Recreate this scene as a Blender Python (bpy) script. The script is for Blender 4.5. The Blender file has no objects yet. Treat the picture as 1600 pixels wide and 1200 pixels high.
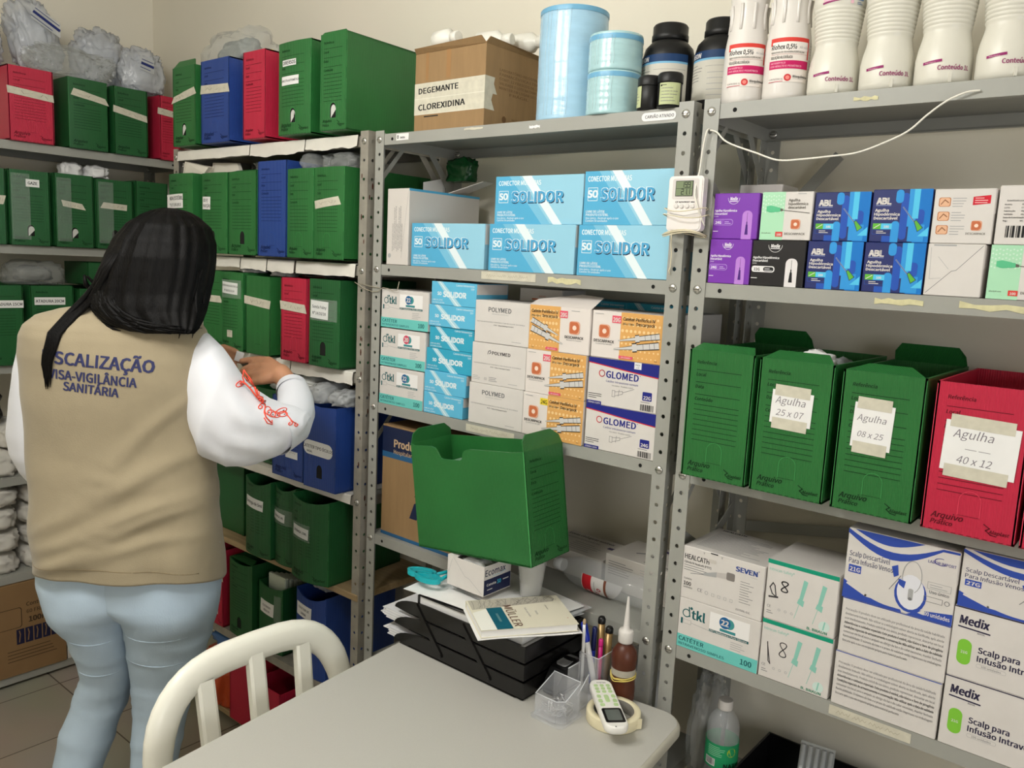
import bpy, math, os, random
from mathutils import Vector, Matrix, noise, Euler

rnd = random.Random(11)
sc = bpy.context.scene
COL = sc.collection
PI = math.pi

# ---------------------------------------------------------------- camera
YAW, PITCH, ROLL = 0.6882, -0.1460, -0.0484
cam_d = bpy.data.cameras.new('camera')
cam_d.sensor_width = 36.0
cam_d.lens = 1285.946 / 1600 * 36.0
cam_d.clip_start = 0.05
cam = bpy.data.objects.new('camera', cam_d)
COL.objects.link(cam)
_R = Matrix.Rotation(YAW, 3, 'Z') @ Matrix.Rotation(PITCH, 3, 'X') @ Matrix.Rotation(ROLL, 3, 'Y')
_R = _R @ Matrix(((1, 0, 0), (0, 0, -1), (0, 1, 0)))
cam.matrix_world = Matrix.Translation((1.7006, -1.4757, 1.6475)) @ _R.to_4x4()
sc.camera = cam

# ---------------------------------------------------------------- world, lights, exposure
w = bpy.data.worlds.new('world'); sc.world = w; w.use_nodes = True
w.node_tree.nodes['Background'].inputs[0].default_value = (0.85, 0.88, 0.92, 1)
w.node_tree.nodes['Background'].inputs[1].default_value = 0.15

def area(name, loc, target, sx, sy, power, col):
    d = bpy.data.lights.new(name, 'AREA'); d.shape = 'RECTANGLE'; d.size = sx; d.size_y = sy
    d.energy = power; d.color = col
    o = bpy.data.objects.new(name, d); COL.objects.link(o); o.location = loc
    o.rotation_euler = (Vector(target) - Vector(loc)).to_track_quat('-Z', 'Y').to_euler()
    return o
for lx in (0.20, 0.80):   # the two tubes' ends of the ceiling lamp, just below its housing
    ld = bpy.data.lights.new('ceiling_lamp_light', 'POINT'); ld.energy = 27; ld.color = (1.0, 0.985, 0.945); ld.shadow_soft_size = 0.16
    lo = bpy.data.objects.new('ceiling_lamp_light', ld); COL.objects.link(lo); lo.location = (lx, -1.35, 2.44)
area('window_light', (3.12, -1.55, 1.45), (0.2, -0.3, 0.95), 1.0, 1.0, 16, (0.95, 0.97, 1.0))
sc.view_settings.view_transform = 'Standard'
sc.view_settings.look = 'None'
sc.view_settings.gamma = 1.0
sc.view_settings.use_curve_mapping = False
sc.view_settings.exposure = 0.15

# ---------------------------------------------------------------- materials
def lin(c):
    out = []
    for v in c:
        v = v / 255.0
        out.append(v / 12.92 if v <= 0.04045 else ((v + 0.055) / 1.055) ** 2.4)
    return tuple(out) + (1.0,)

MATS = {}
def mat(name, rgb, rough=0.5, spec=0.5, metal=0.0, var=0.0, vscale=8.0, bump=0.0, bscale=60.0,
        stretch=(1, 1, 1), alpha=1.0, trans=0.0, ior=1.45, coat=0.0, wave=None, emit=0.0, sheen=0.0, sss=0.0):
    if name in MATS: return MATS[name]
    m = bpy.data.materials.new(name); m.use_nodes = True
    nt = m.node_tree; b = nt.nodes['Principled BSDF']
    c = lin(rgb)
    b.inputs['Base Color'].default_value = c
    b.inputs['Roughness'].default_value = rough
    b.inputs['Specular IOR Level'].default_value = spec
    b.inputs['Metallic'].default_value = metal
    b.inputs['Alpha'].default_value = alpha
    b.inputs['Transmission Weight'].default_value = trans
    b.inputs['IOR'].default_value = ior
    b.inputs['Coat Weight'].default_value = coat
    b.inputs['Sheen Weight'].default_value = sheen
    if sss:
        b.inputs['Subsurface Weight'].default_value = sss
        b.inputs['Subsurface Radius'].default_value = (0.01, 0.004, 0.002)
    if emit:
        b.inputs['Emission Color'].default_value = c
        b.inputs['Emission Strength'].default_value = emit
    tc = nt.nodes.new('ShaderNodeTexCoord')
    mp = nt.nodes.new('ShaderNodeMapping')
    mp.inputs['Scale'].default_value = stretch
    nt.links.new(tc.outputs['Object'], mp.inputs['Vector'])
    if var:
        n = nt.nodes.new('ShaderNodeTexNoise'); n.inputs['Scale'].default_value = vscale
        n.inputs['Detail'].default_value = 4
        nt.links.new(mp.outputs[0], n.inputs['Vector'])
        r = nt.nodes.new('ShaderNodeMapRange')
        r.inputs['From Min'].default_value = 0.3; r.inputs['From Max'].default_value = 0.7
        r.inputs['To Min'].default_value = 1 - var; r.inputs['To Max'].default_value = 1 + var
        nt.links.new(n.outputs['Fac'], r.inputs['Value'])
        mx = nt.nodes.new('ShaderNodeMix'); mx.data_type = 'RGBA'; mx.blend_type = 'MULTIPLY'
        mx.inputs[0].default_value = 1.0
        mx.inputs[6].default_value = c
        nt.links.new(r.outputs[0], mx.inputs[7])
        nt.links.new(mx.outputs[2], b.inputs['Base Color'])
    if bump:
        if wave:
            n2 = nt.nodes.new('ShaderNodeTexWave'); n2.inputs['Scale'].default_value = bscale
            n2.bands_direction = 'X'   # flutes run upright on every side: bands along x + y
            sp = nt.nodes.new('ShaderNodeSeparateXYZ'); ad = nt.nodes.new('ShaderNodeMath'); cb = nt.nodes.new('ShaderNodeCombineXYZ')
            nt.links.new(tc.outputs['Object'], sp.inputs[0]); nt.links.new(sp.outputs[0], ad.inputs[0]); nt.links.new(sp.outputs[1], ad.inputs[1])
            nt.links.new(ad.outputs[0], cb.inputs[0]); nt.links.new(cb.outputs[0], n2.inputs['Vector'])
        else:
            n2 = nt.nodes.new('ShaderNodeTexNoise'); n2.inputs['Scale'].default_value = bscale
            n2.inputs['Detail'].default_value = 5
            nt.links.new(mp.outputs[0], n2.inputs['Vector'])
        bp = nt.nodes.new('ShaderNodeBump'); bp.inputs['Strength'].default_value = bump
        bp.inputs['Distance'].default_value = 0.002
        nt.links.new(n2.outputs['Fac'], bp.inputs['Height'])
        nt.links.new(bp.outputs[0], b.inputs['Normal'])
    MATS[name] = m
    return m

def flat(rgb, rough=0.55):
    return mat('ink_%d_%d_%d' % tuple(rgb), rgb, rough=rough, spec=0.3)

STEEL = mat('grey_painted_steel', (158, 158, 151), rough=0.42, spec=0.5, var=0.05, vscale=6, bump=0.05, bscale=30)
STEELOLD = mat('worn_grey_steel', (150, 145, 134), rough=0.5, var=0.16, vscale=22, bump=0.1, bscale=60)
RUST = mat('rust', (78, 38, 22), rough=0.9, var=0.3, vscale=60)
CHROME = mat('zinc_plated_bolt', (205, 203, 198), rough=0.28, metal=0.9)
DARK = mat('dark_hole', (14, 14, 13), rough=0.9)
WHITE = mat('white_card', (216, 211, 206), rough=0.5, var=0.03, vscale=20)
PAPER = mat('white_paper', (236, 235, 233), rough=0.8, var=0.02, vscale=30)
LINER = mat('shelf_paper', (226, 222, 212), rough=0.8, var=0.06, vscale=12, bump=0.25, bscale=14)
TAPE = mat('masking_tape', (205, 200, 182), rough=0.7, var=0.08, vscale=60)
TAPEC = mat('cream_masking_tape', (208, 202, 160), rough=0.7, var=0.12, vscale=70)
CARD = mat('brown_cardboard', (152, 122, 84), rough=0.75, var=0.06, vscale=10, bump=0.08, bscale=30, stretch=(6, 6, 1))
BLACKP = mat('black_plastic', (18, 18, 19), rough=0.3)
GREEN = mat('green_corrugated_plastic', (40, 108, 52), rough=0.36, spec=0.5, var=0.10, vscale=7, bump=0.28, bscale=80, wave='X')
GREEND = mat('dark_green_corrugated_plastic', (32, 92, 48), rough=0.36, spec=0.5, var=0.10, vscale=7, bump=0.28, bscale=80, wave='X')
RED = mat('red_corrugated_plastic', (190, 38, 66), rough=0.4, spec=0.4, var=0.06, vscale=7, bump=0.28, bscale=80, wave='X')
BLUE = mat('blue_corrugated_plastic', (36, 68, 142), rough=0.36, spec=0.5, var=0.08, vscale=7, bump=0.28, bscale=80, wave='X')
CLEAR = mat('clear_plastic', (235, 238, 240), rough=0.08, alpha=0.22, spec=0.8)
FILM = mat('plastic_film', (214, 217, 218), rough=0.16, alpha=0.50, spec=1.0, bump=1.0, bscale=20)
FILMC = mat('clear_plastic_film', (206, 210, 208), rough=0.10, alpha=0.24, spec=1.0, bump=1.0, bscale=26)

# ---------------------------------------------------------------- mesh builder
class MB:
    def __init__(s):
        s.v = []; s.f = []; s.m = []; s.sm = []; s.mats = []
    def mi(s, m):
        if m not in s.mats: s.mats.append(m)
        return s.mats.index(m)
    def add(s, verts, faces, m, smooth=False):
        b = len(s.v); k = s.mi(m)
        s.v.extend([tuple(p) for p in verts])
        for f in faces:
            s.f.append(tuple(b + i for i in f)); s.m.append(k); s.sm.append(smooth)
    def box(s, x0, x1, y0, y1, z0, z1, m, bev=0.0, fn=None):
        if bev <= 0:
            V = [(x, y, z) for z in (z0, z1) for y in (y0, y1) for x in (x0, x1)]
            F = [(0, 2, 3, 1), (4, 5, 7, 6), (0, 1, 5, 4), (2, 6, 7, 3), (0, 4, 6, 2), (1, 3, 7, 5)]
        else:
            V = []; b = bev; idx = {}
            for sx in (0, 1):
                for sy in (0, 1):
                    for sz in (0, 1):
                        cx, cy, cz = (x1 if sx else x0), (y1 if sy else y0), (z1 if sz else z0)
                        ix, iy, iz = (-b if sx else b), (-b if sy else b), (-b if sz else b)
                        for a, p in enumerate(((cx, cy + iy, cz + iz), (cx + ix, cy, cz + iz), (cx + ix, cy + iy, cz))):
                            idx[(sx, sy, sz, a)] = len(V); V.append(p)
            I = idx; F = []
            for q in (0, 1):
                F.append([I[(q, a, c, 0)] for a, c in ((0, 0), (1, 0), (1, 1), (0, 1))][::(1 if q else -1)])
                F.append([I[(a, q, c, 1)] for a, c in ((0, 0), (1, 0), (1, 1), (0, 1))][::(-1 if q else 1)])
                F.append([I[(a, c, q, 2)] for a, c in ((0, 0), (1, 0), (1, 1), (0, 1))][::(1 if q else -1)])
            for p in (0, 1):
                for q in (0, 1):
                    F.append([I[(p, q, 0, 0)], I[(p, q, 1, 0)], I[(p, q, 1, 1)], I[(p, q, 0, 1)]])
                    F.append([I[(p, 0, q, 0)], I[(p, 1, q, 0)], I[(p, 1, q, 2)], I[(p, 0, q, 2)]])
                    F.append([I[(0, p, q, 1)], I[(1, p, q, 1)], I[(1, p, q, 2)], I[(0, p, q, 2)]])
                    for r in (0, 1):
                        F.append([I[(p, q, r, a)] for a in (0, 1, 2)])
        if fn: V = [fn(Vector(p)) for p in V]
        s.add(V, F, m)
    def poly(s, pts, m):
        s.add(pts, [tuple(range(len(pts)))], m)
    def slab(s, pts, n, m):
        """a flat polygon given thickness: pts ring, n = thickness vector"""
        n = Vector(n); P = [Vector(p) for p in pts]; k = len(P)
        V = P + [p + n for p in P]
        F = [tuple(range(k))[::-1], tuple(range(k, 2 * k))] + [(i, (i + 1) % k, k + (i + 1) % k, k + i) for i in range(k)]
        s.add(V, F, m)
    def lathe(s, prof, m, n=28, c=(0, 0, 0), cap=True, smooth=True, sq=None):
        V = []; F = []
        for r, z in prof:
            for i in range(n):
                a = 2 * PI * i / n
                ca, sa = math.cos(a), math.sin(a)
                k = 1.0
                if sq: k = 1.0 / (abs(ca) ** sq + abs(sa) ** sq) ** (1.0 / sq)
                V.append((c[0] + r * k * ca, c[1] + r * k * sa, c[2] + z))
        for j in range(len(prof) - 1):
            for i in range(n):
                F.append((j * n + i, j * n + (i + 1) % n, (j + 1) * n + (i + 1) % n, (j + 1) * n + i))
        s.add(V, F, m, smooth)
        if cap:
            b = len(s.v) - len(V)
            k = s.mi(m)
            s.f.append(tuple(b + i for i in range(n))[::-1]); s.m.append(k); s.sm.append(False)
            e = b + (len(prof) - 1) * n
            s.f.append(tuple(e + i for i in range(n))); s.m.append(k); s.sm.append(False)
    def tube(s, path, r, m, n=8, smooth=True, cap=True, flat_=1.0, up=(0, 0, 1)):
        P = [Vector(p) for p in path]; N = len(P)
        V = []; F = []
        prev = None
        for i, p in enumerate(P):
            t = (P[min(i + 1, N - 1)] - P[max(i - 1, 0)])
            t = t.normalized() if t.length > 1e-9 else Vector((0, 0, 1))
            if prev is None:
                u = Vector(up)
                if abs(u.dot(t)) > 0.95: u = Vector((1, 0, 0))
                a = (u - t * u.dot(t)).normalized()
            else:
                a = (prev - t * prev.dot(t)).normalized()
            prev = a; b = t.cross(a)
            rr = r[i] if isinstance(r, (list, tuple)) else r
            for k in range(n):
                q = 2 * PI * k / n
                V.append(p + a * (rr * flat_ * math.cos(q)) + b * (rr * math.sin(q)))
        for i in range(N - 1):
            for k in range(n):
                F.append((i * n + k, i * n + (k + 1) % n, (i + 1) * n + (k + 1) % n, (i + 1) * n + k))
        if cap:
            F.append(tuple(range(n))[::-1]); F.append(tuple((N - 1) * n + k for k in range(n)))
        s.add(V, F, m, smooth)
    def grid(s, fn, nu, nv, m, smooth=True, closed=False):
        V = [fn(i / nu, j / nv) for j in range(nv + 1) for i in range(nu + (0 if closed else 1))]
        W = nu if closed else nu + 1
        F = []
        for j in range(nv):
            for i in range(nu):
                F.append((j * W + i, j * W + (i + 1) % W, (j + 1) * W + (i + 1) % W, (j + 1) * W + i))
        s.add(V, F, m, smooth)
    def xform(s, M):
        s.v = [tuple(M @ Vector(p)) for p in s.v]
    def build(s, name, parent=None, loc=None, rot=None):
        me = bpy.data.meshes.new(name)
        me.from_pydata(s.v, [], s.f)
        for m in s.mats: me.materials.append(m)
        me.polygons.foreach_set('material_index', s.m)
        me.polygons.foreach_set('use_smooth', s.sm)
        me.update()
        o = bpy.data.objects.new(name, me); COL.objects.link(o)
        if parent: o.parent = parent
        if loc: o.location = loc
        if rot: o.rotation_euler = rot
        return o

def spline(pts, n=6):
    P = [Vector(p) for p in pts]; out = []
    for i in range(len(P) - 1):
        a, b, c, d = P[max(0, i - 1)], P[i], P[i + 1], P[min(len(P) - 1, i + 2)]
        for k in range(n):
            t = k / n
            out.append(0.5 * ((2 * b) + (c - a) * t + (2 * a - 5 * b + 4 * c - d) * t * t + (3 * b - a - 3 * c + d) * t ** 3))
    return out + [P[-1]]
LABELS = {}
def tag(o, label, cat, group=None, kind=None):
    o['label'] = label; o['category'] = cat
    if group: o['group'] = group
    if kind: o['kind'] = kind
    LABELS[label] = LABELS.get(label, 0) + 1
    return o
def thing(name, label, cat, loc=(0, 0, 0), rotz=0.0, group=None, rot=None):
    o = bpy.data.objects.new(name, None); COL.objects.link(o)
    o.empty_display_size = 0.02
    o.location = loc; o.rotation_euler = rot if rot else (0, 0, rotz)
    return tag(o, label, cat, group)
def copy_tree(o, parent=None):
    c = o.copy(); COL.objects.link(c)
    if parent: c.parent = parent
    for ch in list(o.children): copy_tree(ch, c)
    return c
def struct(name, mb):
    o = mb.build(name); o['kind'] = 'structure'; return o

# ---------------------------------------------------------------- lettering
_tc = {}
_fc = bpy.data.curves.new('lettering', 'FONT'); _fc.resolution_u = 2
try:    # the sans serif that ships with Blender itself; its built-in face otherwise
    _fc.font = bpy.data.fonts.load(os.path.join(bpy.utils.system_resource('DATAFILES'), 'fonts', 'Noto Sans CJK Regular.woff2'))
    THIN = 0.013
except Exception:
    THIN = 0.0
_fo = bpy.data.objects.new('lettering', _fc); COL.objects.link(_fo)
_cap = [None]
def _raw(t):
    _fc.body = t
    bpy.context.view_layer.update()
    me = bpy.data.meshes.new_from_object(_fo.evaluated_get(bpy.context.evaluated_depsgraph_get()))
    V = [(v.co.x, v.co.y) for v in me.vertices]; F = [tuple(p.vertices) for p in me.polygons]
    bpy.data.meshes.remove(me)
    return V, F
def text_mesh(t, bold):
    if _cap[0] is None:
        V, F = _raw('H'); _cap[0] = 0.70 / (max(v[1] for v in V) - min(v[1] for v in V))
    key = (t, bold)
    if key not in _tc:
        if (t, None) not in _tc: _tc[(t, None)] = _raw(t)
        V0, F0 = _tc[(t, None)]
        k = _cap[0]; d = THIN + bold * 1.1; V = []; F = []
        for dx, dy in ((0, 0),) if d < .006 else ((-d, 0), (d, 0)) if bold <= .003 else ((-d, -d * .5), (d, -d * .5), (-d, d * .5), (d, d * .5)):
            b = len(V); V += [(x * k + dx, y * k + dy) for x, y in V0]; F += [tuple(b + i for i in f) for f in F0]
        xs = [v[0] for v in V] or [0]
        _tc[key] = (V, F, min(xs), max(xs))
    return _tc[key]

class Art:
    """printing laid on a face: fmap(u, v, offset) -> point"""
    def __init__(s, mb, fmap):
        s.mb = mb; s.f = fmap; s.k = 0; s.nu = 1
    def _o(s):
        s.k += 1; return 0.0001 + 0.00001 * s.k
    def rect(s, u0, v0, u1, v1, m, nu=None):
        o = s._o(); n = nu or s.nu
        for i in range(n):
            a = u0 + (u1 - u0) * i / n; b = u0 + (u1 - u0) * (i + 1) / n
            s.mb.poly([s.f(a, v0, o), s.f(b, v0, o), s.f(b, v1, o), s.f(a, v1, o)], m)
    def poly(s, pts, m):
        o = s._o(); s.mb.poly([s.f(u, v, o) for u, v in pts], m)
    def disc(s, cu, cv, r, m, n=20, ry=None):
        ry = ry or r
        s.poly([(cu + r * math.cos(2 * PI * i / n), cv + ry * math.sin(2 * PI * i / n)) for i in range(n)], m)
    def ring(s, cu, cv, r0, r1, m, a0=0.0, a1=2 * PI, n=20, e=1.0):
        o = s._o()
        for i in range(n):
            p, q = a0 + (a1 - a0) * i / n, a0 + (a1 - a0) * (i + 1) / n
            s.mb.poly([s.f(cu + r * math.cos(t), cv + e * r * math.sin(t), o) for r, t in ((r0, p), (r1, p), (r1, q), (r0, q))], m)
    def rr(s, u0, v0, u1, v1, r, m):
        P = []
        for cx, cy, a in ((u1 - r, v1 - r, 0), (u0 + r, v1 - r, PI / 2), (u0 + r, v0 + r, PI), (u1 - r, v0 + r, 1.5 * PI)):
            for i in range(6):
                t = a + PI / 2 * i / 5
                P.append((cx + r * math.cos(t), cy + r * math.sin(t)))
        s.poly(P, m)
    def frame(s, u0, v0, u1, v1, t, m):
        s.line([(u0, v0), (u1, v0), (u1, v1), (u0, v1), (u0, v0)], t, m)
    def line(s, pts, wd, m):
        o = s._o()
        if s.nu > 8:   # follow the curved face
            q = [pts[0]]
            for (a, b), (c, d) in zip(pts, pts[1:]):
                n = max(1, int(math.hypot(c - a, d - b) / 0.003))
                q += [(a + (c - a) * i / n, b + (d - b) * i / n) for i in range(1, n + 1)]
            pts = q
        for (a, b), (c, d) in zip(pts, pts[1:]):
            L = math.hypot(c - a, d - b)
            if L < 1e-9: continue
            nx, ny = -(d - b) / L * wd / 2, (c - a) / L * wd / 2
            ex, ey = (c - a) / L * wd * 0.4, (d - b) / L * wd * 0.4
            s.mb.poly([s.f(a + nx - ex, b + ny - ey, o), s.f(a - nx - ex, b - ny - ey, o), s.f(c - nx + ex, d - ny + ey, o), s.f(c + nx + ex, d + ny + ey, o)], m)
    def bars(s, u, v, wd, m, n=3, h=0.0012, gap=0.004, seed=1):
        r = random.Random(seed)
        for i in range(n):
            s.rect(u, v - i * gap, u + wd * r.uniform(0.6, 1.0), v - i * gap + h, m)
    def barcode(s, u, v, wd, h, m, n=18, seed=3):
        r = random.Random(seed); x = 0.0
        o = s._o()
        while x < wd:
            b = r.choice((1, 1, 2, 3)) * wd / n / 2.2
            s.mb.poly([s.f(u + x, v, o), s.f(u + min(wd, x + b), v, o), s.f(u + min(wd, x + b), v + h, o), s.f(u + x, v + h, o)], m)
            x += b + r.choice((1, 2)) * wd / n / 2.2
    def text(s, t, u, v, size, m, al='l', bold=0.0, sx=1.0, shear=0.0, rot=0.0, fit=None):
        V, F, x0, x1 = text_mesh(t, bold)
        if fit: sx = fit / (size * max(1e-6, x1 - x0))
        W = (x1 - x0) * size * sx
        ox = -x0 * size * sx + (0 if al == 'l' else (-W / 2 if al == 'c' else -W))
        o = s._o(); c, n = math.cos(rot), math.sin(rot)
        P = []; n0 = max(1, len(_tc[(t, None)][0]))
        for i_, (x, y) in enumerate(V):
            a = ox + (x * sx + y * shear) * size; b = y * size
            P.append(s.f(u + a * c - b * n, v + a * n + b * c, o + .000006 * (i_ // n0)))
        s.k += 2
        s.mb.add(P, F, m)
    def scribble(s, u, v, wd, h, m, seed=1, th=0.0009, words=2):
        """quick handwriting strokes"""
        r = random.Random(seed); x = u
        for k in range(words):
            ww = wd / words * 0.85
            n = max(4, int(ww / (h * 0.42))); P = []
            for i in range(n + 1):
                P.append((x + ww * i / n + r.uniform(-.1, .1) * h, v + (h * r.uniform(0.55, 1.0) if i % 2 else h * r.uniform(0, 0.3))))
            s.line(P, th, m); x += wd / words

def face_front(w, h, y=0.0):
    return lambda u, v, o: Vector((u - w / 2, y - o, v))
def face_right(w, d):
    return lambda u, v, o: Vector((w / 2 + o, u, v))
def face_left(w, d):
    return lambda u, v, o: Vector((-w / 2 - o, d - u, v))
def face_top(w, h, d):
    return lambda u, v, o: Vector((u - w / 2, v, h + o))
K = flat((28, 28, 30)); GRY = flat((120, 120, 122)); LGRY = flat((170, 170, 170))
# ---------------------------------------------------------------- the room
WALLM = mat('cream_painted_wall', (236, 230, 214), rough=0.85, var=0.03, vscale=1.2, bump=0.12, bscale=90)
CEILM = mat('white_ceiling', (232, 230, 222), rough=0.9, var=0.02)
XL, XR, YB, YF, ZC = -1.866, 3.2, 0.345, -3.2, 2.72
def wallbox(name, *b):
    mb = MB(); mb.box(*b, WALLM); return struct(name, mb)
wallbox('wall_back', XL - 0.15, XR + 0.15, YB, YB + 0.15, 0, ZC)
wallbox('wall_left', XL - 0.15, XL, YF, YB, 0, ZC)
wallbox('wall_front', XL - 0.15, XR + 0.15, YF - 0.15, YF, 0, ZC)
mb = MB()
wy0, wy1, wz0, wz1 = -2.15, -0.95, 0.85, 2.05
for b in ((YF, wy0, 0, ZC), (wy1, YB, 0, ZC), (wy0, wy1, 0, wz0), (wy0, wy1, wz1, ZC)):
    mb.box(XR, XR + 0.15, b[0], b[1], b[2], b[3], WALLM)
struct('wall_right', mb)
mb = MB(); mb.box(XL - 0.15, XR + 0.15, YF - 0.15, YB + 0.15, ZC, ZC + 0.12, CEILM); struct('ceiling', mb)
# tiled floor: grout lines measured at x = -1.41, -1.055 and y = -0.288
fm = bpy.data.materials.new('ceramic_floor_tiles'); fm.use_nodes = True
nt = fm.node_tree; bs = nt.nodes['Principled BSDF']
tc = nt.nodes.new('ShaderNodeTexCoord'); mp = nt.nodes.new('ShaderNodeMapping')
mp.inputs['Location'].default_value = (1.41 + 3.55, 0.288 + 3.55, 0)
nt.links.new(tc.outputs['Object'], mp.inputs['Vector'])
br = nt.nodes.new('ShaderNodeTexBrick'); br.offset = 0.0; br.squash = 1.0
br.inputs['Color1'].default_value = lin((158, 150, 138)); br.inputs['Color2'].default_value = lin((150, 143, 132))
br.inputs['Mortar'].default_value = lin((78, 68, 58)); br.inputs['Scale'].default_value = 1.0
br.inputs['Mortar Size'].default_value = 0.0025; br.inputs['Brick Width'].default_value = 0.355
br.inputs['Row Height'].default_value = 0.355
nt.links.new(mp.outputs[0], br.inputs['Vector'])
nz = nt.nodes.new('ShaderNodeTexNoise'); nz.inputs['Scale'].default_value = 9
mx = nt.nodes.new('ShaderNodeMix'); mx.data_type = 'RGBA'; mx.blend_type = 'OVERLAY'; mx.inputs[0].default_value = 0.25
nt.links.new(br.outputs['Color'], mx.inputs[6]); nt.links.new(nz.outputs['Color'], mx.inputs[7])
nt.links.new(mx.outputs[2], bs.inputs['Base Color']); bs.inputs['Roughness'].default_value = 0.35
mb = MB(); mb.box(XL - 0.15, XR + 0.15, YF - 0.15, YB + 0.15, -0.1, 0, fm); struct('floor', mb)
# window in the right wall, behind the photographer's right
mb = MB()
WF = mat('white_aluminium', (225, 225, 222), rough=0.4)
for a in (wy0, (wy0 + wy1) / 2 - 0.02, wy1 - 0.04): mb.box(XR + 0.03, XR + 0.08, a, a + 0.04, wz0, wz1, WF)
for a in (wz0, wz1 - 0.04): mb.box(XR + 0.03, XR + 0.08, wy0, wy1, a, a + 0.04, WF)
o = struct('window_1', mb)
mb = MB(); mb.box(XR + 0.05, XR + 0.056, wy0 + 0.04, wy1 - 0.04, wz0 + 0.04, wz1 - 0.04, mat('window_glass', (240, 245, 248), rough=0.02, alpha=0.12)); mb.build('window_pane', o)
# ceiling lamp
t = thing('ceiling_lamp', 'long white ceiling lamp over the middle of the room', 'lamp', (0.50, -1.35, ZC))
mb = MB(); mb.box(-0.64, 0.64, -0.19, 0.19, -0.045, 0, WF, bev=0.006); mb.build('lamp_housing', t)
mb = MB()
for s in (-0.09, 0.09):
    mb.tube([(-0.6, s, -0.062), (0.6, s, -0.062)], 0.014, mat('lit_tube', (255, 250, 238), emit=1.0), n=10)
mb.build('lamp_tube', t)

# ---------------------------------------------------------------- steel shelving
def holed_strip(mb, wd, z0, z1, pitch, zh, m, put, r=0.0045):
    """flat strip of width wd with round holes every pitch (first near zh); put(u, z) -> point"""
    n = 8
    zs = []
    z = zh
    while z - pitch / 2 > z0: z -= pitch
    while z < z1:
        zs.append(z); z += pitch
    last = z0
    for zc in zs:
        a, b = zc - 0.012, zc + 0.012
        if a < z0 or b > z1: continue
        mb.add([put(0, last), put(wd, last), put(wd, a), put(0, a)], [(0, 1, 2, 3)], m)
        sq = [(wd, zc), (wd, b), (wd / 2, b), (0, b), (0, zc), (0, a), (wd / 2, a), (wd, a)]
        ci = [(wd / 2 + r * math.cos(2 * PI * i / n), zc + r * math.sin(2 * PI * i / n)) for i in range(n)]
        V = [put(*p) for p in sq + ci]
        mb.add(V, [(i, (i + 1) % n, n + (i + 1) % n, n + i) for i in range(n)], m)
        last = b
    mb.add([put(0, last), put(wd, last), put(wd, z1), put(0, z1)], [(0, 1, 2, 3)], m)

def post_mesh(sx, sy, W, D, z1, pitch, zh, m, rust=False):
    mb = MB(); fw = 0.032
    x = 0 if sx == 0 else W; y = 0 if sy == 0 else D
    dx = 1 if sx == 0 else -1; dy = 1 if sy == 0 else -1
    for off in (0.0, 0.0016):
        holed_strip(mb, fw, 0.0, z1, pitch, zh, m, lambda u, z: (x + dx * u, y + dy * off, z))
        holed_strip(mb, fw, 0.0, z1, pitch, zh, m, lambda u, z: (x + dx * off, y + dy * u, z))
    for a, b in ((fw, 0), (0, fw)):   # thin edges
        p = [(x + dx * a, y + dy * b, z) for z in (0, z1)]
        q = [(x + dx * (a if a else 0.0016), y + dy * (b if b else 0.0016), z) for z in (0, z1)]
        mb.add([p[0], q[0], q[1], p[1]], [(0, 1, 2, 3)], m)
    if rust:
        r = random.Random(4)
        for k in range(16):
            z = r.uniform(0.9, z1 - 0.05); u = r.uniform(0.006, 0.026); s = r.uniform(0.002, 0.006)
            if r.random() < .5: P = [(x + dx * u + s * .5 * math.cos(t), y - 0.0004, z + 1.6 * s * math.sin(t)) for t in [i * PI / 4 for i in range(8)]]
            else: P = [(x + 0.0004, y + u + s * .5 * math.cos(t), z + 1.6 * s * math.sin(t)) for t in [i * PI / 4 for i in range(8)]]
            mb.poly(P, RUST)
    return mb

def shelf_mesh(W, D, top, m, lip=0.028):
    mb = MB(); a, b = 0.0022, W - 0.0022; c, d = 0.0022, D - 0.0022
    mb.box(a, b, c, d, top - 0.0015, top, m)
    mb.box(a, b, c, c + 0.0012, top - lip, top - 0.0015, m)
    mb.box(a, b, d - 0.0012, d, top - lip, top - 0.0015, m)
    mb.box(a, a + 0.0012, c, d, top - lip, top - 0.0015, m)
    mb.box(b - 0.0012, b, c, d, top - lip, top - 0.0015, m)
    mb.box(a, b, c + .0012, c + 0.012, top - lip, top - lip + 0.001, m)
    mb.box(a, b, d - 0.012, d - .0012, top - lip, top - lip + 0.001, m)
    for x in (0.062, W - 0.062):
        P = [(x + 0.0042 * math.cos(t), c - 0.0003, top - lip / 2 + 0.0042 * math.sin(t)) for t in [i * PI / 6 for i in range(12)]]
        mb.poly(P, DARK)
    return mb

bolt_mesh = None
def bolt(parent, loc, rot):
    global bolt_mesh
    if bolt_mesh is None:
        mb = MB()
        mb.lathe([(0.0085, 0), (0.0085, 0.0012), (0.0068, 0.0030), (0.003, 0.0042)], CHROME, n=14)
        mb.box(-0.0068, 0.0068, -0.0007, 0.0007, 0.0031, 0.00435, mat('bolt_slot', (70, 68, 64), rough=.6, metal=.6))
        o = mb.build('bolt', parent); bolt_mesh = o.data
    else:
        o = bpy.data.objects.new('bolt', bolt_mesh); COL.objects.link(o); o.parent = parent
    o.location = loc; o.rotation_euler = rot
    return o

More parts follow.
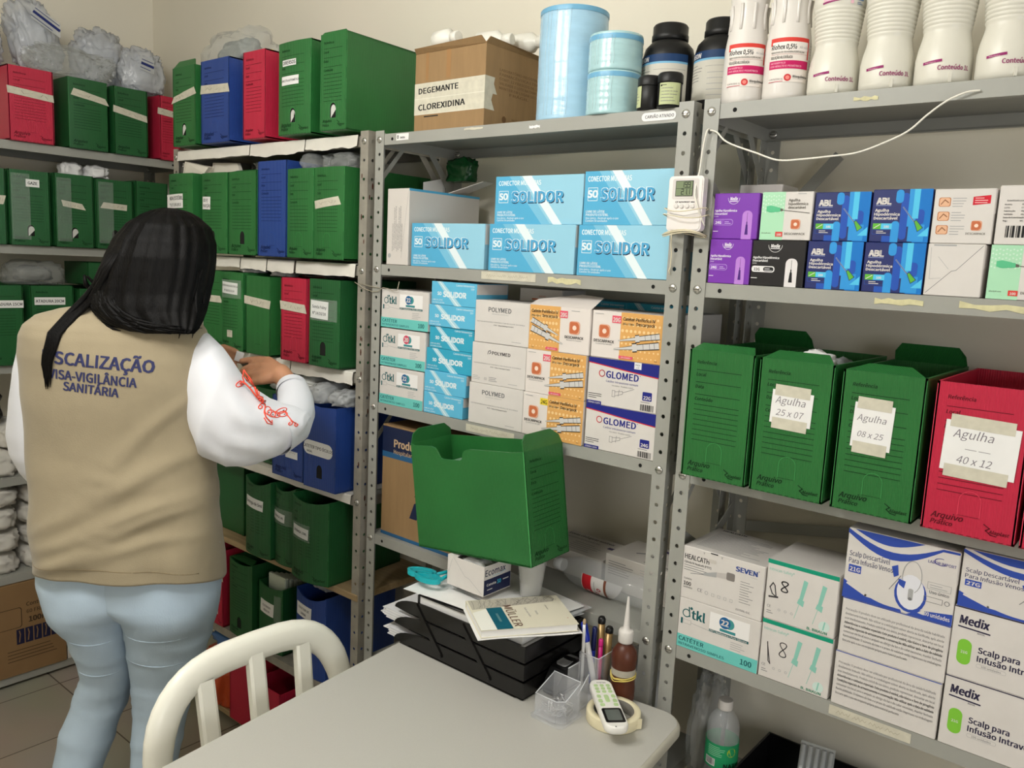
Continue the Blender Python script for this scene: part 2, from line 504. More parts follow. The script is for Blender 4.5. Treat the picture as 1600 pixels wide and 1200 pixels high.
def unit(name, label, x0, y0, W, D, tops, z1, pitch, rotz=0.0, m=STEEL, mshelf=None, wood=(), braces=(), rust=False, gus=True, lip=0.028):
    t = thing(name, label, 'shelving unit', (x0, y0, 0), rotz, 'grey steel shelving units')
    zh = tops[0] - lip / 2
    for sx in (0, 1):
        for sy in (0, 1):
            post_mesh(sx, sy, W, D, z1, pitch, zh, m, rust and sx == 1 and sy == 0).build('post', t)
    for i, z in enumerate(tops):
        if i in wood: continue
        shelf_mesh(W, D, z, mshelf or m, lip).build('shelf', t)
        for x in (0.016, W - 0.016):
            bolt(t, (x, -0.0002, z - lip / 2), (PI / 2, 0, 0))
            bolt(t, (x, D - 0.0040, z - lip / 2), (PI / 2, 0, 0))
    if gus:
        for z in (tops[0] - lip, tops[2] - lip):
            for x, s in ((0.004, 1), (W - 0.004, -1)):
                mb = MB(); mb.slab([(x, 0.018, z - .075), (x, 0.018, z - .095), (x, 0.10, z), (x, 0.085, z)], (0.0015 * s, 0, 0), m); mb.build('gusset', t)
                mb = MB(); mb.slab([(x, D - 0.018, z - .075), (x, D - 0.018, z - .105), (x, D - 0.11, z), (x, D - 0.085, z)], (0.0015 * s, 0, 0), m); mb.build('gusset', t)
    for (xa, za, xb, zb) in braces:
        mb = MB(); q = Vector((xb - xa, 0, zb - za)).normalized(); n = Vector((-q.z, 0, q.x)) * 0.012
        A = Vector((xa, D + 0.001, za)); B = Vector((xb, D + 0.001, zb))
        mb.slab([A - n, B - n, B + n, A + n], (0, 0.002, 0), m); mb.build('brace', t)
    return t

P = 0.0373
Z1, Z2, Z3, Z4, Z5, Z6 = 1.963, 1.6273, 1.2543, 0.8813, 0.5083, 0.1353
TOPS = [Z1, Z2, Z3, Z4, Z5, Z6]
mid = unit('steel_shelving_unit', 'grey steel shelving unit in the middle, behind the table', -0.016, 0.0, 0.922, 0.30, TOPS, 1.972, P)
rgt = unit('steel_shelving_unit', 'grey steel shelving unit on the right, with purple and dark blue cartons', 0.928, 0.0, 0.922, 0.30, TOPS, 1.972, P,
           braces=((0.02, 1.07, 0.9, 1.22), (0.02, 1.22, 0.9, 1.07), (0.02, 1.74, 0.16, 1.90)))
mb = MB()
for za, zb in ((1.86, 1.66), (1.13, 0.98)):
    mb = MB(); mb.slab([(0.002, 0.016, za), (0.002, 0.016, za - .026), (0.002, 0.284, zb - .026), (0.002, 0.284, zb)], (0.0016, 0, 0), STEEL); mb.build('brace', rgt)
    mb = MB(); mb.slab([(0.0045, 0.016, zb), (0.0045, 0.016, zb - .026), (0.0045, 0.284, za - .026), (0.0045, 0.284, za)], (0.0016, 0, 0), STEEL); mb.build('brace', rgt)
LTOPS = [1.963, 1.620, 1.322, 0.968, 0.680, 0.345, 0.050]
lef = unit('steel_shelving_unit', 'worn grey steel shelving unit in the corner with paper lined shelves', -1.060, 0.0, 1.015, 0.30, LTOPS, 1.976, 0.0495,
           m=STEELOLD, wood=(4, 6), rust=True)
WOOD = mat('bare_wood_board', (166, 142, 106), rough=0.7, var=0.15, vscale=6, bump=0.15, bscale=12, stretch=(1, 12, 12))
for z in (0.680, 0.050):
    mb = MB(); mb.box(0.004, 1.011, -0.004, 0.297, z - 0.02, z, WOOD, bev=0.002); mb.build('wooden_shelf', lef)
WT = [1.981, 1.626, 1.205, 0.795, 0.430, 0.042]
lw = unit('steel_shelving_unit', 'grey steel shelving unit against the left wall, behind the person', -1.5, -0.76, 1.055, 0.30, WT, 1.99, 0.0495, rotz=PI / 2, gus=False, lip=0.030)
# ---------------------------------------------------------------- archive boxes (folded corrugated plastic)
INK_ON = {'green_corrugated_plastic': (12, 48, 22), 'dark_green_corrugated_plastic': (9, 40, 19),
          'red_corrugated_plastic': (92, 10, 26), 'blue_corrugated_plastic': (14, 30, 78)}
LIGHTER = {'green_corrugated_plastic': (70, 150, 84), 'dark_green_corrugated_plastic': (52, 128, 66),
           'red_corrugated_plastic': (228, 70, 96), 'blue_corrugated_plastic': (58, 96, 176)}

def paper_label(parent, cx, cz, wd, ht, lines, fy, rot=0.0, m=None, name='paper_label', label=None, ink=(40, 40, 46), scr=None, taped=False, round_=False):
    """slip of paper stuck on the front; lines = [(text, size, dx, dz, bold)]"""
    mb = MB(); m = m or PAPER
    c, s = math.cos(rot), math.sin(rot)
    def pt(u, v, o=0.0):
        x = cx + u * c - v * s; z = cz + u * s + v * c
        return Vector((x, fy(x, z) - 0.0012 - o, z))
    n = 6
    if round_:
        r = ht / 2
        ring = [(wd / 2 - r + r * math.cos(t), r * math.sin(t)) for t in [-PI / 2 + PI * i / 8 for i in range(9)]]
        ring += [(-wd / 2 + r + r * math.cos(t), r * math.sin(t)) for t in [PI / 2 + PI * i / 8 for i in range(9)]]
        mb.poly([pt(*q) for q in ring], m)
    else:
        for i in range(n):
            a, b = -wd / 2 + wd * i / n, -wd / 2 + wd * (i + 1) / n
            mb.add([pt(a, -ht / 2), pt(b, -ht / 2), pt(b, ht / 2), pt(a, ht / 2), pt(a, -ht / 2, -.0009), pt(b, -ht / 2, -.0009), pt(b, ht / 2, -.0009), pt(a, ht / 2, -.0009)],
                   [(0, 1, 2, 3), (0, 4, 5, 1), (2, 6, 7, 3)], m)
    A = Art(mb, lambda u, v, o: pt(u, v, o))
    ik = flat(ink)
    for (t, size, dx, dz, bold) in lines:
        A.text(t, dx, dz, size, ik, al='c', bold=bold, shear=.22 if bold < 0 else 0)
    if scr:
        for k in range(scr): A.scribble(-wd * 0.42, ht * (0.25 - 0.5 * k / max(1, scr)) - ht * 0.12, wd * 0.82, ht * (0.42 if scr == 1 else 0.22), flat((130, 125, 115)), seed=int(cx * 1000 + k + cz * 100), th=0.0007)
    if taped:
        for zz in (ht / 2, -ht / 2):
            mb.poly([pt(-wd * .44, zz - .010, .0003), pt(wd * .42, zz - .010, .0003), pt(wd * .42, zz + .010, .0003), pt(-wd * .44, zz + .010, .0003)], TAPE)
    o = mb.build(name, parent)
    if label: o['label'] = label
    return o

def tape_strip(parent, x0, x1, z0, z1, ht, fy, scr=1, m=None, seed=1, label=None, wrap=0.0):
    mb = MB(); m = m or TAPE; n = 6; r = random.Random(seed)
    j0, j1 = r.uniform(-.2, .5) * ht, r.uniform(-.2, .5) * ht
    def pt(t, v, o=0.0):
        x = x0 + (x1 - x0) * t + (j0 * (v / ht) * (1 - t) * 1.6 if t < .5 else -j1 * (v / ht) * t * 1.6)
        z = z0 + (z1 - z0) * t + v
        return Vector((x, fy(x, z) - 0.0013 - o, z))
    for i in range(n):
        a, b = i / n, (i + 1) / n
        mb.add([pt(a, -ht / 2), pt(b, -ht / 2), pt(b, ht / 2), pt(a, ht / 2)], [(0, 1, 2, 3)], m)
    if scr:
        A = Art(mb, lambda u, v, o: pt(u, v, o))
        A.mb = mb
        ik = flat((140, 132, 112))
        r2 = random.Random(seed + 5); P = []
        for i in range(15): P.append((0.14 + 0.72 * i / 14, r2.uniform(-.25, .25) * ht))
        for a, b in zip(P, P[1:]):
            if r2.random() < .75:
                mb.poly([pt(a[0], a[1], .0004), pt(a[0] + .012, a[1], .0004), pt(b[0] + .012, b[1], .0004), pt(b[0], b[1], .0004)], ik)
    o = mb.build('masking_tape', parent)
    if label: o['label'] = label
    return o

def archive_box(label, loc, w, h, d, m, rotz=0.0, bulge=0.0, hole='outline', lines=True, papers=(), tapes=(), flap=None,
                rim_drop=0.0, group=None, clear=None, closed=False, rot=None, tab=None, seam=True, backflap=False, name='archive_box', slits=True, notch=False, endflaps=False):
    t = thing(name, label, 'archive box', loc, rotz, group, rot)
    T = 0.004
    ink = flat(INK_ON[m.name]); lit = flat(LIGHTER[m.name])
    fy = lambda x, z: -bulge * max(0.0, 1 - (2 * x / w) ** 2)
    mb = MB()
    # front panel (bulging), subdivided in x
    n = 10 if bulge else 2
    def fz(x): return h - rim_drop * max(0.0, 1 - (2 * x / w) ** 2)
    hx, hz0, hz1, hw = 0.0, 0.032, 0.072, 0.0155
    for i in range(n):
        a, b = -w / 2 + w * i / n, -w / 2 + w * (i + 1) / n
        V = [(a, fy(a, 0), 0), (b, fy(b, 0), 0), (b, fy(b, 0), fz(b)), (a, fy(a, 0), fz(a)),
             (a, fy(a, 0) + T, 0), (b, fy(b, 0) + T, 0), (b, fy(b, 0) + T, fz(b)), (a, fy(a, 0) + T, fz(a))]
        mb.add(V, [(0, 1, 2, 3), (5, 4, 7, 6), (3, 2, 6, 7), (0, 4, 5, 1)], m, False)
    if notch:   # long side with a scooped hand hole in its top edge
        pts = [(-w / 2, 0, 0), (-w / 2, d, 0), (-w / 2, d, h), (-w / 2, d * .97, h - .004), (-w / 2, d * .80, h - .003), (-w / 2, d * .765, h - .007), (-w / 2, d * .745, h - .016), (-w / 2, d * .72, h - .029), (-w / 2, d * .70, h - .031), (-w / 2, d * .545, h - .031),
               (-w / 2, d * .525, h - .027), (-w / 2, d * .515, h - .014), (-w / 2, d * .49, h - .006), (-w / 2, d * .45, h - .003), (-w / 2, d * .1, h - .003), (-w / 2, 0, h)]
        mb.slab(pts, (T, 0, 0), m)
    else: mb.box(-w / 2, -w / 2 + T, 0, d, 0, h, m)
    mb.box(w / 2 - T, w / 2, 0, d, 0, h, m)
    mb.box(-w / 2 + T, w / 2 - T, d - T, d, 0, h, m)
    mb.box(-w / 2, w / 2, 0.001, d, -0.0005, T, m)
    if closed:
        mb.box(-w / 2, w / 2, 0.001, d, h - T, h, m)
    A = Art(mb, lambda u, v, o: Vector((u, fy(u, v) - o, v)))
    if slits:   # seam notches along the side edges, pale crease lines
        for z in (0.05, 0.13, 0.2):
            A.rect(w / 2 - 0.0022, z * h / .25, w / 2 - 0.0008, (z + 0.028) * h / .25, ink)
        A.rect(-w / 2 + 0.0004, 0.004, -w / 2 + 0.0014, h - 0.004, lit)
        A.rect(w / 2 - 0.0012, 0.004, w / 2 - 0.0004, h - 0.004, lit)
        for i in range(12):
            A.rect(-w / 2 + w * (i + .1) / 12, 0.0006, -w / 2 + w * (i + .7) / 12, 0.0016, ink)
    k = w / 0.135
    if lines:
        zt = h - 0.026
        for i, nm in enumerate(('Referência', 'Local', 'Data', 'Conteúdo')):
            z = zt - 0.0235 * i
            A.text(nm, -w * .37, z, 0.0085, ink, shear=.15, bold=0.01)
            if i < 3: A.rect(-w * .37, z - .0125, w * .32, z - .0115, ink, nu=3)
        for i in range(8):
            z = zt - 0.079 - 0.0098 * i
            A.rect(-w * .37, z, w * .32, z + 0.0010, ink, nu=3)
        A.text('Arquivo', -w * .40, 0.0215, 0.0135 * k, ink, shear=.3, bold=0.012)
        A.text('Prático', -w * .40, 0.0110, 0.0105 * k, ink, shear=.3, bold=0.01)
        x0 = w * .22
        A.line([(x0 - .006, 0.025), (x0 + .002, 0.020), (x0 - .003, 0.016), (x0 + .004, 0.0105), (x0 + .012, 0.0095)], 0.0016, ink)
        A.text('Alaplast', x0 + .001, 0.0125, 0.0078 * k, ink, shear=.25, bold=0.01)
    if hole == 'outline':
        P = [(-hw, hz0)] + [(hw * math.cos(a), hz1 - hw + hw * math.sin(a)) for a in [PI - PI * i / 10 for i in range(11)]] + [(hw, hz0)]
        A.line(P, 0.0011, lit); A.line([(-hw, hz0), (hw, hz0)], 0.0006, ink)
    elif hole in ('cut', 'white'):
        P = [(-hw * .8, hz0), (hw * .8, hz0)] + [(hw * .8 * math.cos(a), hz1 - hw + hw * math.sin(a)) for a in [PI * i / 10 for i in range(11)]]
        A.poly([(u * 1.12, hz0 - .001 + (v - hz0) * 1.06) for u, v in P], lit)
        A.poly(P, DARK)
        if hole == 'white':
            A.poly([(u * .8 + .002, hz0 + (v - hz0) * .86) for u, v in P[2:] + P[:1]], flat((205, 205, 200)))
    mb.build('body', t)
    if flap:   # folded top flap of the front panel: (rise, inward lean, chamfer)
        r_, ln, ch = flap
        f = MB()
        f.slab([(-w / 2 + .002, 0.001, h - .001), (w / 2 - .002, 0.001, h - .001), (w / 2 - .002 - ch, ln, h + r_), (-w / 2 + .002 + ch, ln, h + r_)], (0, 0.003, -0.001), m)
        f.build('flap', t)
    if backflap:
        f = MB()
        f.slab([(-w / 2 + .002, d - .001, h - .001), (w / 2 - .002, d - .001, h - .001), (w / 2 - .004, d - .012, h + .018), (w / 2 - .016, d - .018, h + .034), (-w / 2 + .016, d - .018, h + .034), (-w / 2 + .004, d - .012, h + .018)], (0, -0.003, 0), m)
        f.build('flap', t)
    if endflaps:
        for y, s in ((0.0, 1), (d, -1)):
            f = MB(); f.slab([(-w / 2 + .001, y, h), (w / 2 - .001, y, h), (w / 2 - .006, y + s * .004, h + .018), (w / 2 - .030, y + s * .008, h + .034), (-w / 2 + .02, y + s * .008, h + .034), (-w / 2 + .004, y + s * .004, h + .022)], (0, s * .003, 0), m); f.build('flap', t)
        f = MB(); f.box(-w / 2 + .02, w / 2 - .02, .05, d - .06, T, h * .80, mat('grey_green_sachets', (120, 150, 128), rough=.4)); f.build('contents', t)
        f = MB(); f.slab([(-w / 2, 0.0, 0), (-w / 2, 0.0, h), (-w / 2 - .0006, .0016, h), (-w / 2 - .0006, .0016, 0)], (0, -.0004, 0), lit); f.build('crease', t)
    if clear:   # glossy clear tape over a paper label (x0, x1, z0, z1)
        f = MB(); x0, x1, z0, z1 = clear
        for i in range(4):
            a, b = x0 + (x1 - x0) * i / 4, x0 + (x1 - x0) * (i + 1) / 4
            f.poly([(x, fy(x, z) - .0022, z) for x, z in ((a, z0), (b, z0), (b, z1), (a, z1))], mat('clear_tape', (225, 235, 228), rough=0.12, alpha=0.16, spec=0.8))
        f.build('clear_tape', t)
    for p in papers: paper_label(t, fy=fy, **p)
    for i, p in enumerate(tapes): tape_strip(t, fy=fy, seed=int(abs(loc[0] + loc[1]) * 1000) + i, **p)
    return t

# ---------------------------------------------------------------- cartons
def carton(name, label, loc, w, h, d, m, front=None, group=None, rotz=0.0, right=None, left=None, top=None, cat='carton', rot=None, seams=True, edge=0.0012, lid=None):
    t = thing(name, label, cat, loc, rotz, group, rot)
    mb = MB(); mb.box(-w / 2, w / 2, 0, d, 0, h, m, bev=edge)
    if front: front(Art(mb, face_front(w, h)), w, h)
    if right: right(Art(mb, face_right(w, d)), d, h)
    if left: left(Art(mb, face_left(w, d)), d, h)
    if top: top(Art(mb, face_top(w, h, d)), w, d)
    mb.build('body', t)
    if seams:   # the tucked closing flap, a hair proud of the right hand end
        f = MB(); f.box(w / 2, w / 2 + 0.0006, 0.003, d - 0.003, h * 0.55, h - 0.0015, lid or m); f.build('tuck_flap', t)
    return t

# ---------------------------------------------------------------- crumpled plastic bags
def bag(name, label, loc, size, seed, m, rotz=0.0, group=None, amp=0.28, freq=2.2, sub=4, inner=None, cat='plastic bag', rot=None, ridg=0.12, flat_bottom=True, prints=None):
    import bmesh
    bm = bmesh.new(); bmesh.ops.create_icosphere(bm, subdivisions=sub, radius=1.0)
    off = Vector((seed * 7.13, seed * 3.7, seed * 1.9))
    V = []
    for v in bm.verts:
        p = v.co.copy()
        q = Vector([math.copysign(abs(c) ** 0.72, c) for c in p])
        n1 = noise.noise(p * freq + off); n2 = 1 - abs(noise.noise(p * freq * 2.6 + off * 1.7)) * 2
        n3 = abs(noise.noise(p * freq * 1.7 + off * 2.3)); n4 = abs(noise.noise(Vector((p.x * 3, p.y * 3, p.z * 9)) + off * .6))
        k = 1 + amp * n1 + ridg * n2 - ridg * 1.3 * n3 - ridg * .8 * n4 + ridg * .5
        q = q * k
        if flat_bottom: q.z = max(q.z, -0.72)
        V.append((q.x * size[0] / 2, q.y * size[1] / 2, (q.z + (0.72 if flat_bottom else 0.0)) * size[2] / 1.72))
    bm.verts.index_update()
    F = [tuple(v.index for v in f.verts) for f in bm.faces]; bm.free()
    lo = [min(p[i] for p in V) for i in range(3)]; hi = [max(p[i] for p in V) for i in range(3)]
    V = [tuple((p[i] - lo[i]) / (hi[i] - lo[i]) * size[i] - (size[i] / 2 if i < 2 else 0) for i in range(3)) for p in V]
    mb = MB(); mb.add(V, F, m, True)
    t = thing(name, label, cat, loc, rotz, group, rot)
    mb.build('film', t)
    if inner:
        mi, sc_ = inner
        m2 = MB()
        c = Vector((0, 0, size[2] * .40))
        m2.add([(c + (Vector(v) - c) * sc_) for v in V], F, mi, True); m2.build('contents', t)
    return t

def sheet(mb, fn, nu, nv, m, th=0.0008):
    mb.grid(fn, nu, nv, m, smooth=True)

# ---------------------------------------------------------------- lathed bottle with a label patch
def cyl_map(R, c=(0, 0, 0), a0=-PI / 2):
    """u metres round the cylinder (0 = towards -y), v up"""
    rf = R if callable(R) else (lambda v: R)
    def f(u, v, o):
        r = rf(v); a = a0 + u / r; o += .0006
        return Vector((c[0] + (r + o) * math.cos(a), c[1] + (r + o) * math.sin(a), c[2] + v))
    return f
def prof_radius(prof):
    def f(z):
        for (r0, z0), (r1, z1) in zip(prof, prof[1:]):
            if z0 <= z <= z1 and z1 > z0: return r0 + (r1 - r0) * (z - z0) / (z1 - z0)
        return prof[-1][0]
    return f
# ---------------------------------------------------------------- corner unit (paper lined shelves), rows of archive boxes
GT, GS, G3, G4, G5, G6 = ('archive boxes on the top shelf of the corner unit', 'archive boxes on the second shelf of the corner unit', 'archive boxes on the third shelf of the corner unit',
                      'blue archive boxes on the fourth shelf of the corner unit', 'green archive boxes on the wooden shelf', 'archive boxes below the wooden shelf')
def AB(label, x0, x1, z, h, m, y=-.03, d=.32, **k):
    return archive_box(label, ((x0 + x1) / 2, y, z), x1 - x0, h, d, m, **k)
zt = 1.9775
def slip(cx, cz, w, h, lines, **k): return dict(cx=cx, cz=cz, wd=w, ht=h, lines=lines, **k)
AB('slim green archive box with a cream tape stripe, leftmost on the corner unit top shelf', -1.004, -.862, zt, .250, GREEN, hole='white', group=GT, flap=(.022, .012, .02), backflap=True, lines=True,
   tapes=[dict(x0=-.071, x1=.071, z0=.148, z1=.170, ht=.022)])
AB('blue archive box with a white tape stripe on the corner unit top shelf', -.828, -.664, zt, .252, BLUE, group=GT, closed=True, tapes=[dict(x0=-.082, x1=.080, z0=.166, z1=.160, ht=.026)])
AB('plain red archive box between blue and green ones on the corner unit top shelf', -.589, -.472, zt, .251, RED, group=GT, closed=True, hole=None)
AB('green archive box with two white slips marked DIVERSOS and lancets', -.406, -.256, zt, .252, GREEN, bulge=.006, hole='white', group=GT, closed=True,
   papers=[slip(-.018, .196, .066, .0165, [('DIVERSOS', .0135, 0, -.0045, .02)]), slip(-.014, .148, .082, .024, [('LANCETA AUTOMÁTICA', .0085, 0, -.003, .01)])])
AB('big green archive box with its long side showing, beside the brown carton', -.205, -.098, zt, .250, GREEN, y=-.035, d=.35, hole='white', group=GT, closed=True, rotz=.035, flap=(.006, .004, .008))
# second shelf
z2 = 1.6325
AB('green archive box with a two line white slip about sterile probes', -1.026, -.875, z2, .255, GREEN, y=-.035, d=.3, bulge=.008, group=GS,
   papers=[slip(-.030, .165, .115, .046, [('SONDA ESTÉRIL', .0165, 0, .004, .015), ('Nº7.0/7.5/8.0/8.5', .0125, 0, -.016, .01)], rot=.02)])
AB('green archive box with dark thumb hole and a small white corner slip, behind the head', -.825, -.678, z2, .252, GREEN, bulge=.006, hole='cut', group=GS,
   papers=[slip(-.040, .158, .054, .040, [('OD P/', .0135, -.006, .004, .012), ('INJEÇÃO', .0125, .002, -.013, .012)], rot=-.03)])
AB('plain green archive box with a dark thumb hole, left of the tall blue one', -.670, -.516, z2, .252, GREEN, hole='cut', group=GS, flap=(.006, .02, .02))
AB('tall plain blue archive box on the second shelf of the corner unit', -.510, -.364, z2, .277, BLUE, group=GS)
AB('plain green archive box right of the tall blue one', -.360, -.237, z2, .250, GREEN, bulge=.005, group=GS)
AB('green archive box with a strip of cream tape, beside the worn post', -.234, -.103, z2, .250, GREEN, bulge=.006, group=GS, tapes=[dict(x0=-.060, x1=.050, z0=.148, z1=.160, ht=.022)])
# third shelf
z3 = 1.3305
AB('green archive box half hidden behind the black hair', -.840, -.720, z3, .246, GREEN, y=-.02, group=G3, tapes=[dict(x0=-.05, x1=.052, z0=.155, z1=.155, ht=.022)])
AB('green archive box with a two line white label and a scrap of tape', -.712, -.590, z3, .246, GREEN, bulge=.008, hole=None, group=G3,
   papers=[slip(-.004, .196, .088, .036, [('SONDA NASOGÁSTRICA', .0085, 0, .004, .01), ('Nº 6/8/10/12/14', .0085, 0, -.011, .01)], rot=-.04), slip(.0, .052, .03, .022, [], scr=1, m=TAPE, name='masking_tape')], clear=(-.05, .056, .165, .222))
AB('green archive box with one long cream tape, left of the red one', -.575, -.442, z3, .240, GREEN, hole='outline', lines=False, group=G3, tapes=[dict(x0=-.072, x1=.066, z0=.166, z1=.156, ht=.025)])
AB('red archive box with a cream tape stripe on the third shelf', -.388, -.262, z3, .243, RED, group=G3, tapes=[dict(x0=-.066, x1=.058, z0=.162, z1=.156, ht=.025)])
AB('green archive box with a square white slip and dark thumb hole, by the worn post', -.246, -.118, z3, .246, GREEND, d=.30, bulge=.004, hole='cut', group=G3, rotz=.05,
   papers=[slip(-.018, .160, .078, .050, [('Sonda Foley', .0115, 0, .004, .01), ('Nº 14/16/18', .0115, 0, -.014, .01)], rot=-.03)], clear=(-.056, .056, .13, .19))
# fourth shelf
z4 = .9745
AB('blue archive box half hidden behind the white sleeve', -.420, -.262, z4, .246, BLUE, y=-.036, group=G4, papers=[slip(.02, .075, .06, .022, [], scr=1)])
AB('blue archive box with a rounded white slip for nasal catheters', -.249, -.110, z4, .246, BLUE, y=-.042, d=.30, rotz=.04, hole='cut', lines=False, group=G4, rim_drop=.006,
   papers=[slip(-.006, .118, .128, .042, [('CATETER TIPO ÓCULOS', .0125, .0, -.002, .008), ('NASAL', .0085, -.036, -.015, .008)], rot=-.03, round_=True)])
archive_box('dark green archive box behind the two blue ones, under the hand', (-.55, .02, z4), .15, .24, .27, GREEND, group=None)
# wooden shelf
z5 = .6815
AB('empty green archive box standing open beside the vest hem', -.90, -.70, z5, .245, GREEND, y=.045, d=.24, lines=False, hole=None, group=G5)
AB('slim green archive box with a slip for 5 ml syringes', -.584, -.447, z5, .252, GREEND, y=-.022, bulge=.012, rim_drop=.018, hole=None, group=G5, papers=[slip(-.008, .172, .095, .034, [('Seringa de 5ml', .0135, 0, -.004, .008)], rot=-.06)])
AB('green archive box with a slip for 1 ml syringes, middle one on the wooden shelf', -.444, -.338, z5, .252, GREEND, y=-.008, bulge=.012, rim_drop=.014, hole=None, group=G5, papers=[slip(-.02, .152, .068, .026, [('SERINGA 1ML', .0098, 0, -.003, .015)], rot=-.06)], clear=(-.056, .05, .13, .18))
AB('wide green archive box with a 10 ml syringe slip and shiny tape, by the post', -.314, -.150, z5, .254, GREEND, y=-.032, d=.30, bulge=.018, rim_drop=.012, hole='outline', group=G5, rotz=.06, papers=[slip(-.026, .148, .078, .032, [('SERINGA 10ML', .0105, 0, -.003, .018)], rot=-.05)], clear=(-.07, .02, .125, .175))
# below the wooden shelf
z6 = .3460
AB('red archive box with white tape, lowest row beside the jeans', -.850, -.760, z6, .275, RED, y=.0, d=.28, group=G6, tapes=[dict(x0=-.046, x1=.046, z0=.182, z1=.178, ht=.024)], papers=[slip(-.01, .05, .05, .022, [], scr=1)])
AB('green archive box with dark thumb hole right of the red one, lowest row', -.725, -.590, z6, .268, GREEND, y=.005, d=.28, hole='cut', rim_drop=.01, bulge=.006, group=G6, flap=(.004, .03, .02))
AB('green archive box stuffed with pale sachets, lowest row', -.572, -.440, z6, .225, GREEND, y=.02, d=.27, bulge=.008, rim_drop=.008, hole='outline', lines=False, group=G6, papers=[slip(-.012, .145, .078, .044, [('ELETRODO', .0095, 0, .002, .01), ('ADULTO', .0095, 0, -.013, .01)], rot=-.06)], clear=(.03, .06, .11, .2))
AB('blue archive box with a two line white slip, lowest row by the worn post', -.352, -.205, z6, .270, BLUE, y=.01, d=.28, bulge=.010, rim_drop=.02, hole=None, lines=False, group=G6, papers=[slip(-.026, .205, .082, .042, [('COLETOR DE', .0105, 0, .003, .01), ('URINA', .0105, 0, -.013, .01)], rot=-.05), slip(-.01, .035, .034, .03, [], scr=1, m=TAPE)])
# lowest board
archive_box('dark red archive box on the lowest board, seen through the chair back', (-.62, -.02, .0515), .13, .235, .29, RED, lines=False, hole=None, group='archive boxes on the lowest board')
archive_box('dark red archive box on the lowest board, right of the other red one', (-.44, -.04, .0515), .15, .21, .29, RED, lines=False, hole=None, group='archive boxes on the lowest board')
archive_box('green archive box on the lowest board, nearest the worn post', (-.26, -.03, .0515), .14, .20, .28, GREEND, lines=False, hole=None, group='archive boxes on the lowest board')
# paper lining the shelves
def liner(label, x0, x1, z, drop, seed, y1=.27, rag=.004):
    mb = MB(); r = random.Random(seed); off = Vector((seed, 0, 0))
    nx = 26
    prof = [(y1, .0016), (.10, .0020), (.006, .0030), (-.0045, .0012), (-.0062, -drop * .5), (-.0075, -drop)]
    def f(u, v):
        k = v * (len(prof) - 1); i = min(int(k), len(prof) - 2); q = k - i
        y = prof[i][0] + (prof[i + 1][0] - prof[i][0]) * q; zz = prof[i][1] + (prof[i + 1][1] - prof[i][1]) * q
        x = x0 + (x1 - x0) * u
        n = noise.noise(Vector((x * 11, v * 2, 0)) + off) + .5 * noise.noise(Vector((x * 31, v * 2, 3)) + off)
        if v > .55:
            y -= abs(n) * .009 * (v - .5); zz += n * rag * (v - .55) * 2.2
        return (x, y, z + zz)
    mb.grid(f, nx, 15, LINER)
    o = mb.build('shelf_liner'); return tag(o, label, 'paper', 'white paper lining the shelves of the corner unit')
liner('left sheet of white paper over the corner unit top shelf edge', -1.022, -.592, 1.9645, .030, 3)
o = liner('middle ragged sheet of white paper with small print, corner unit top shelf', -.588, -.314, 1.9652, .036, 8, rag=.010)
liner('right sheet of white paper over the corner unit top shelf edge', -.310, -.082, 1.9645, .030, 5, rag=.010)
liner('white paper over the second shelf edge, close to the head', -1.02, -.644, 1.6215, .030, 12)
liner('rolled white paper over the second shelf edge, left of the blue box foot', -.640, -.500, 1.622, .034, 14, rag=.010)
liner('crumpled white paper on the second shelf edge under the tall blue box', -.495, -.360, 1.6215, .034, 16, rag=.010)
liner('white paper over the second shelf edge, by the worn post', -.350, -.082, 1.6215, .034, 19)
liner('long white paper over the third shelf edge above the hand', -1.02, -.374, 1.3235, .030, 22, rag=.010)
liner('white paper over the third shelf edge under the red box', -.37, -.082, 1.3235, .034, 25, rag=.010)
liner('white paper over the fourth shelf edge under the blue boxes', -1.02, -.082, .9695, .024, 28)
# loose goods sticking out of the boxes
bag('plastic_bag', 'clear bag of grey tubing on top of the slim green and blue boxes', (-.845, .13, 2.2315), (.30, .18, .135), 2, FILMC, inner=(mat('grey_tubing', (150, 155, 150), rough=.4), .6))
mb = MB(); mb.box(-.028, .028, 0, .02, 0, .034, mat('yellow_cap', (235, 195, 40), rough=.4), bev=.003)
mb.lathe([(.014, .034), (.014, .042), (.011, .044)], mat('yellow_cap', (235, 195, 40)), n=16, c=(0, .01, 0))
tag(mb.build('yellow_flask', None, (-.655, .10, 2.2315)), 'small yellow flask end poking up behind the blue archive box', 'flask')
def envelope(label, pts, th=.012, m=None, cat='envelope'):
    mb = MB(); mb.slab(pts, (0, th, .002), m or mat('cream_envelope', (226, 220, 206), rough=.75, var=.04, bump=.2, bscale=20))
    a, b, c, d = [Vector(p) for p in pts[:4]]
    q = lambda u, v: a.lerp(b, u).lerp(d.lerp(c, u), v) - Vector((0, .0012, 0))
    mb.poly([q(.06, .06), q(.94, .06), q(.94, .085), q(.06, .085)], mat('envelope_seam', (205, 198, 182), rough=.8))
    mb.poly([q(.06, .06), q(.085, .06), q(.085, .94), q(.06, .94)], mat('envelope_seam', (205, 198, 182), rough=.8))
    o = mb.build('envelope'); return tag(o, label, cat, 'envelopes standing in the archive boxes')
envelope('large cream envelope standing in the leftmost green box of the second shelf', [(-1.00, .0, 1.8885), (-.865, .0, 1.8885), (-.845, .004, 1.908), (-.985, .0, 1.932)])
envelope('cream envelope leaning behind the large one on the second shelf', [(-.87, .03, 1.8885), (-.70, .03, 1.8885), (-.735, .04, 1.922), (-.87, .035, 1.928)])
bag('plastic_bag', 'grey translucent bag bulging up left of the tall blue box', (-.605, .09, 1.8892), (.17, .08, .045), 5, FILM)
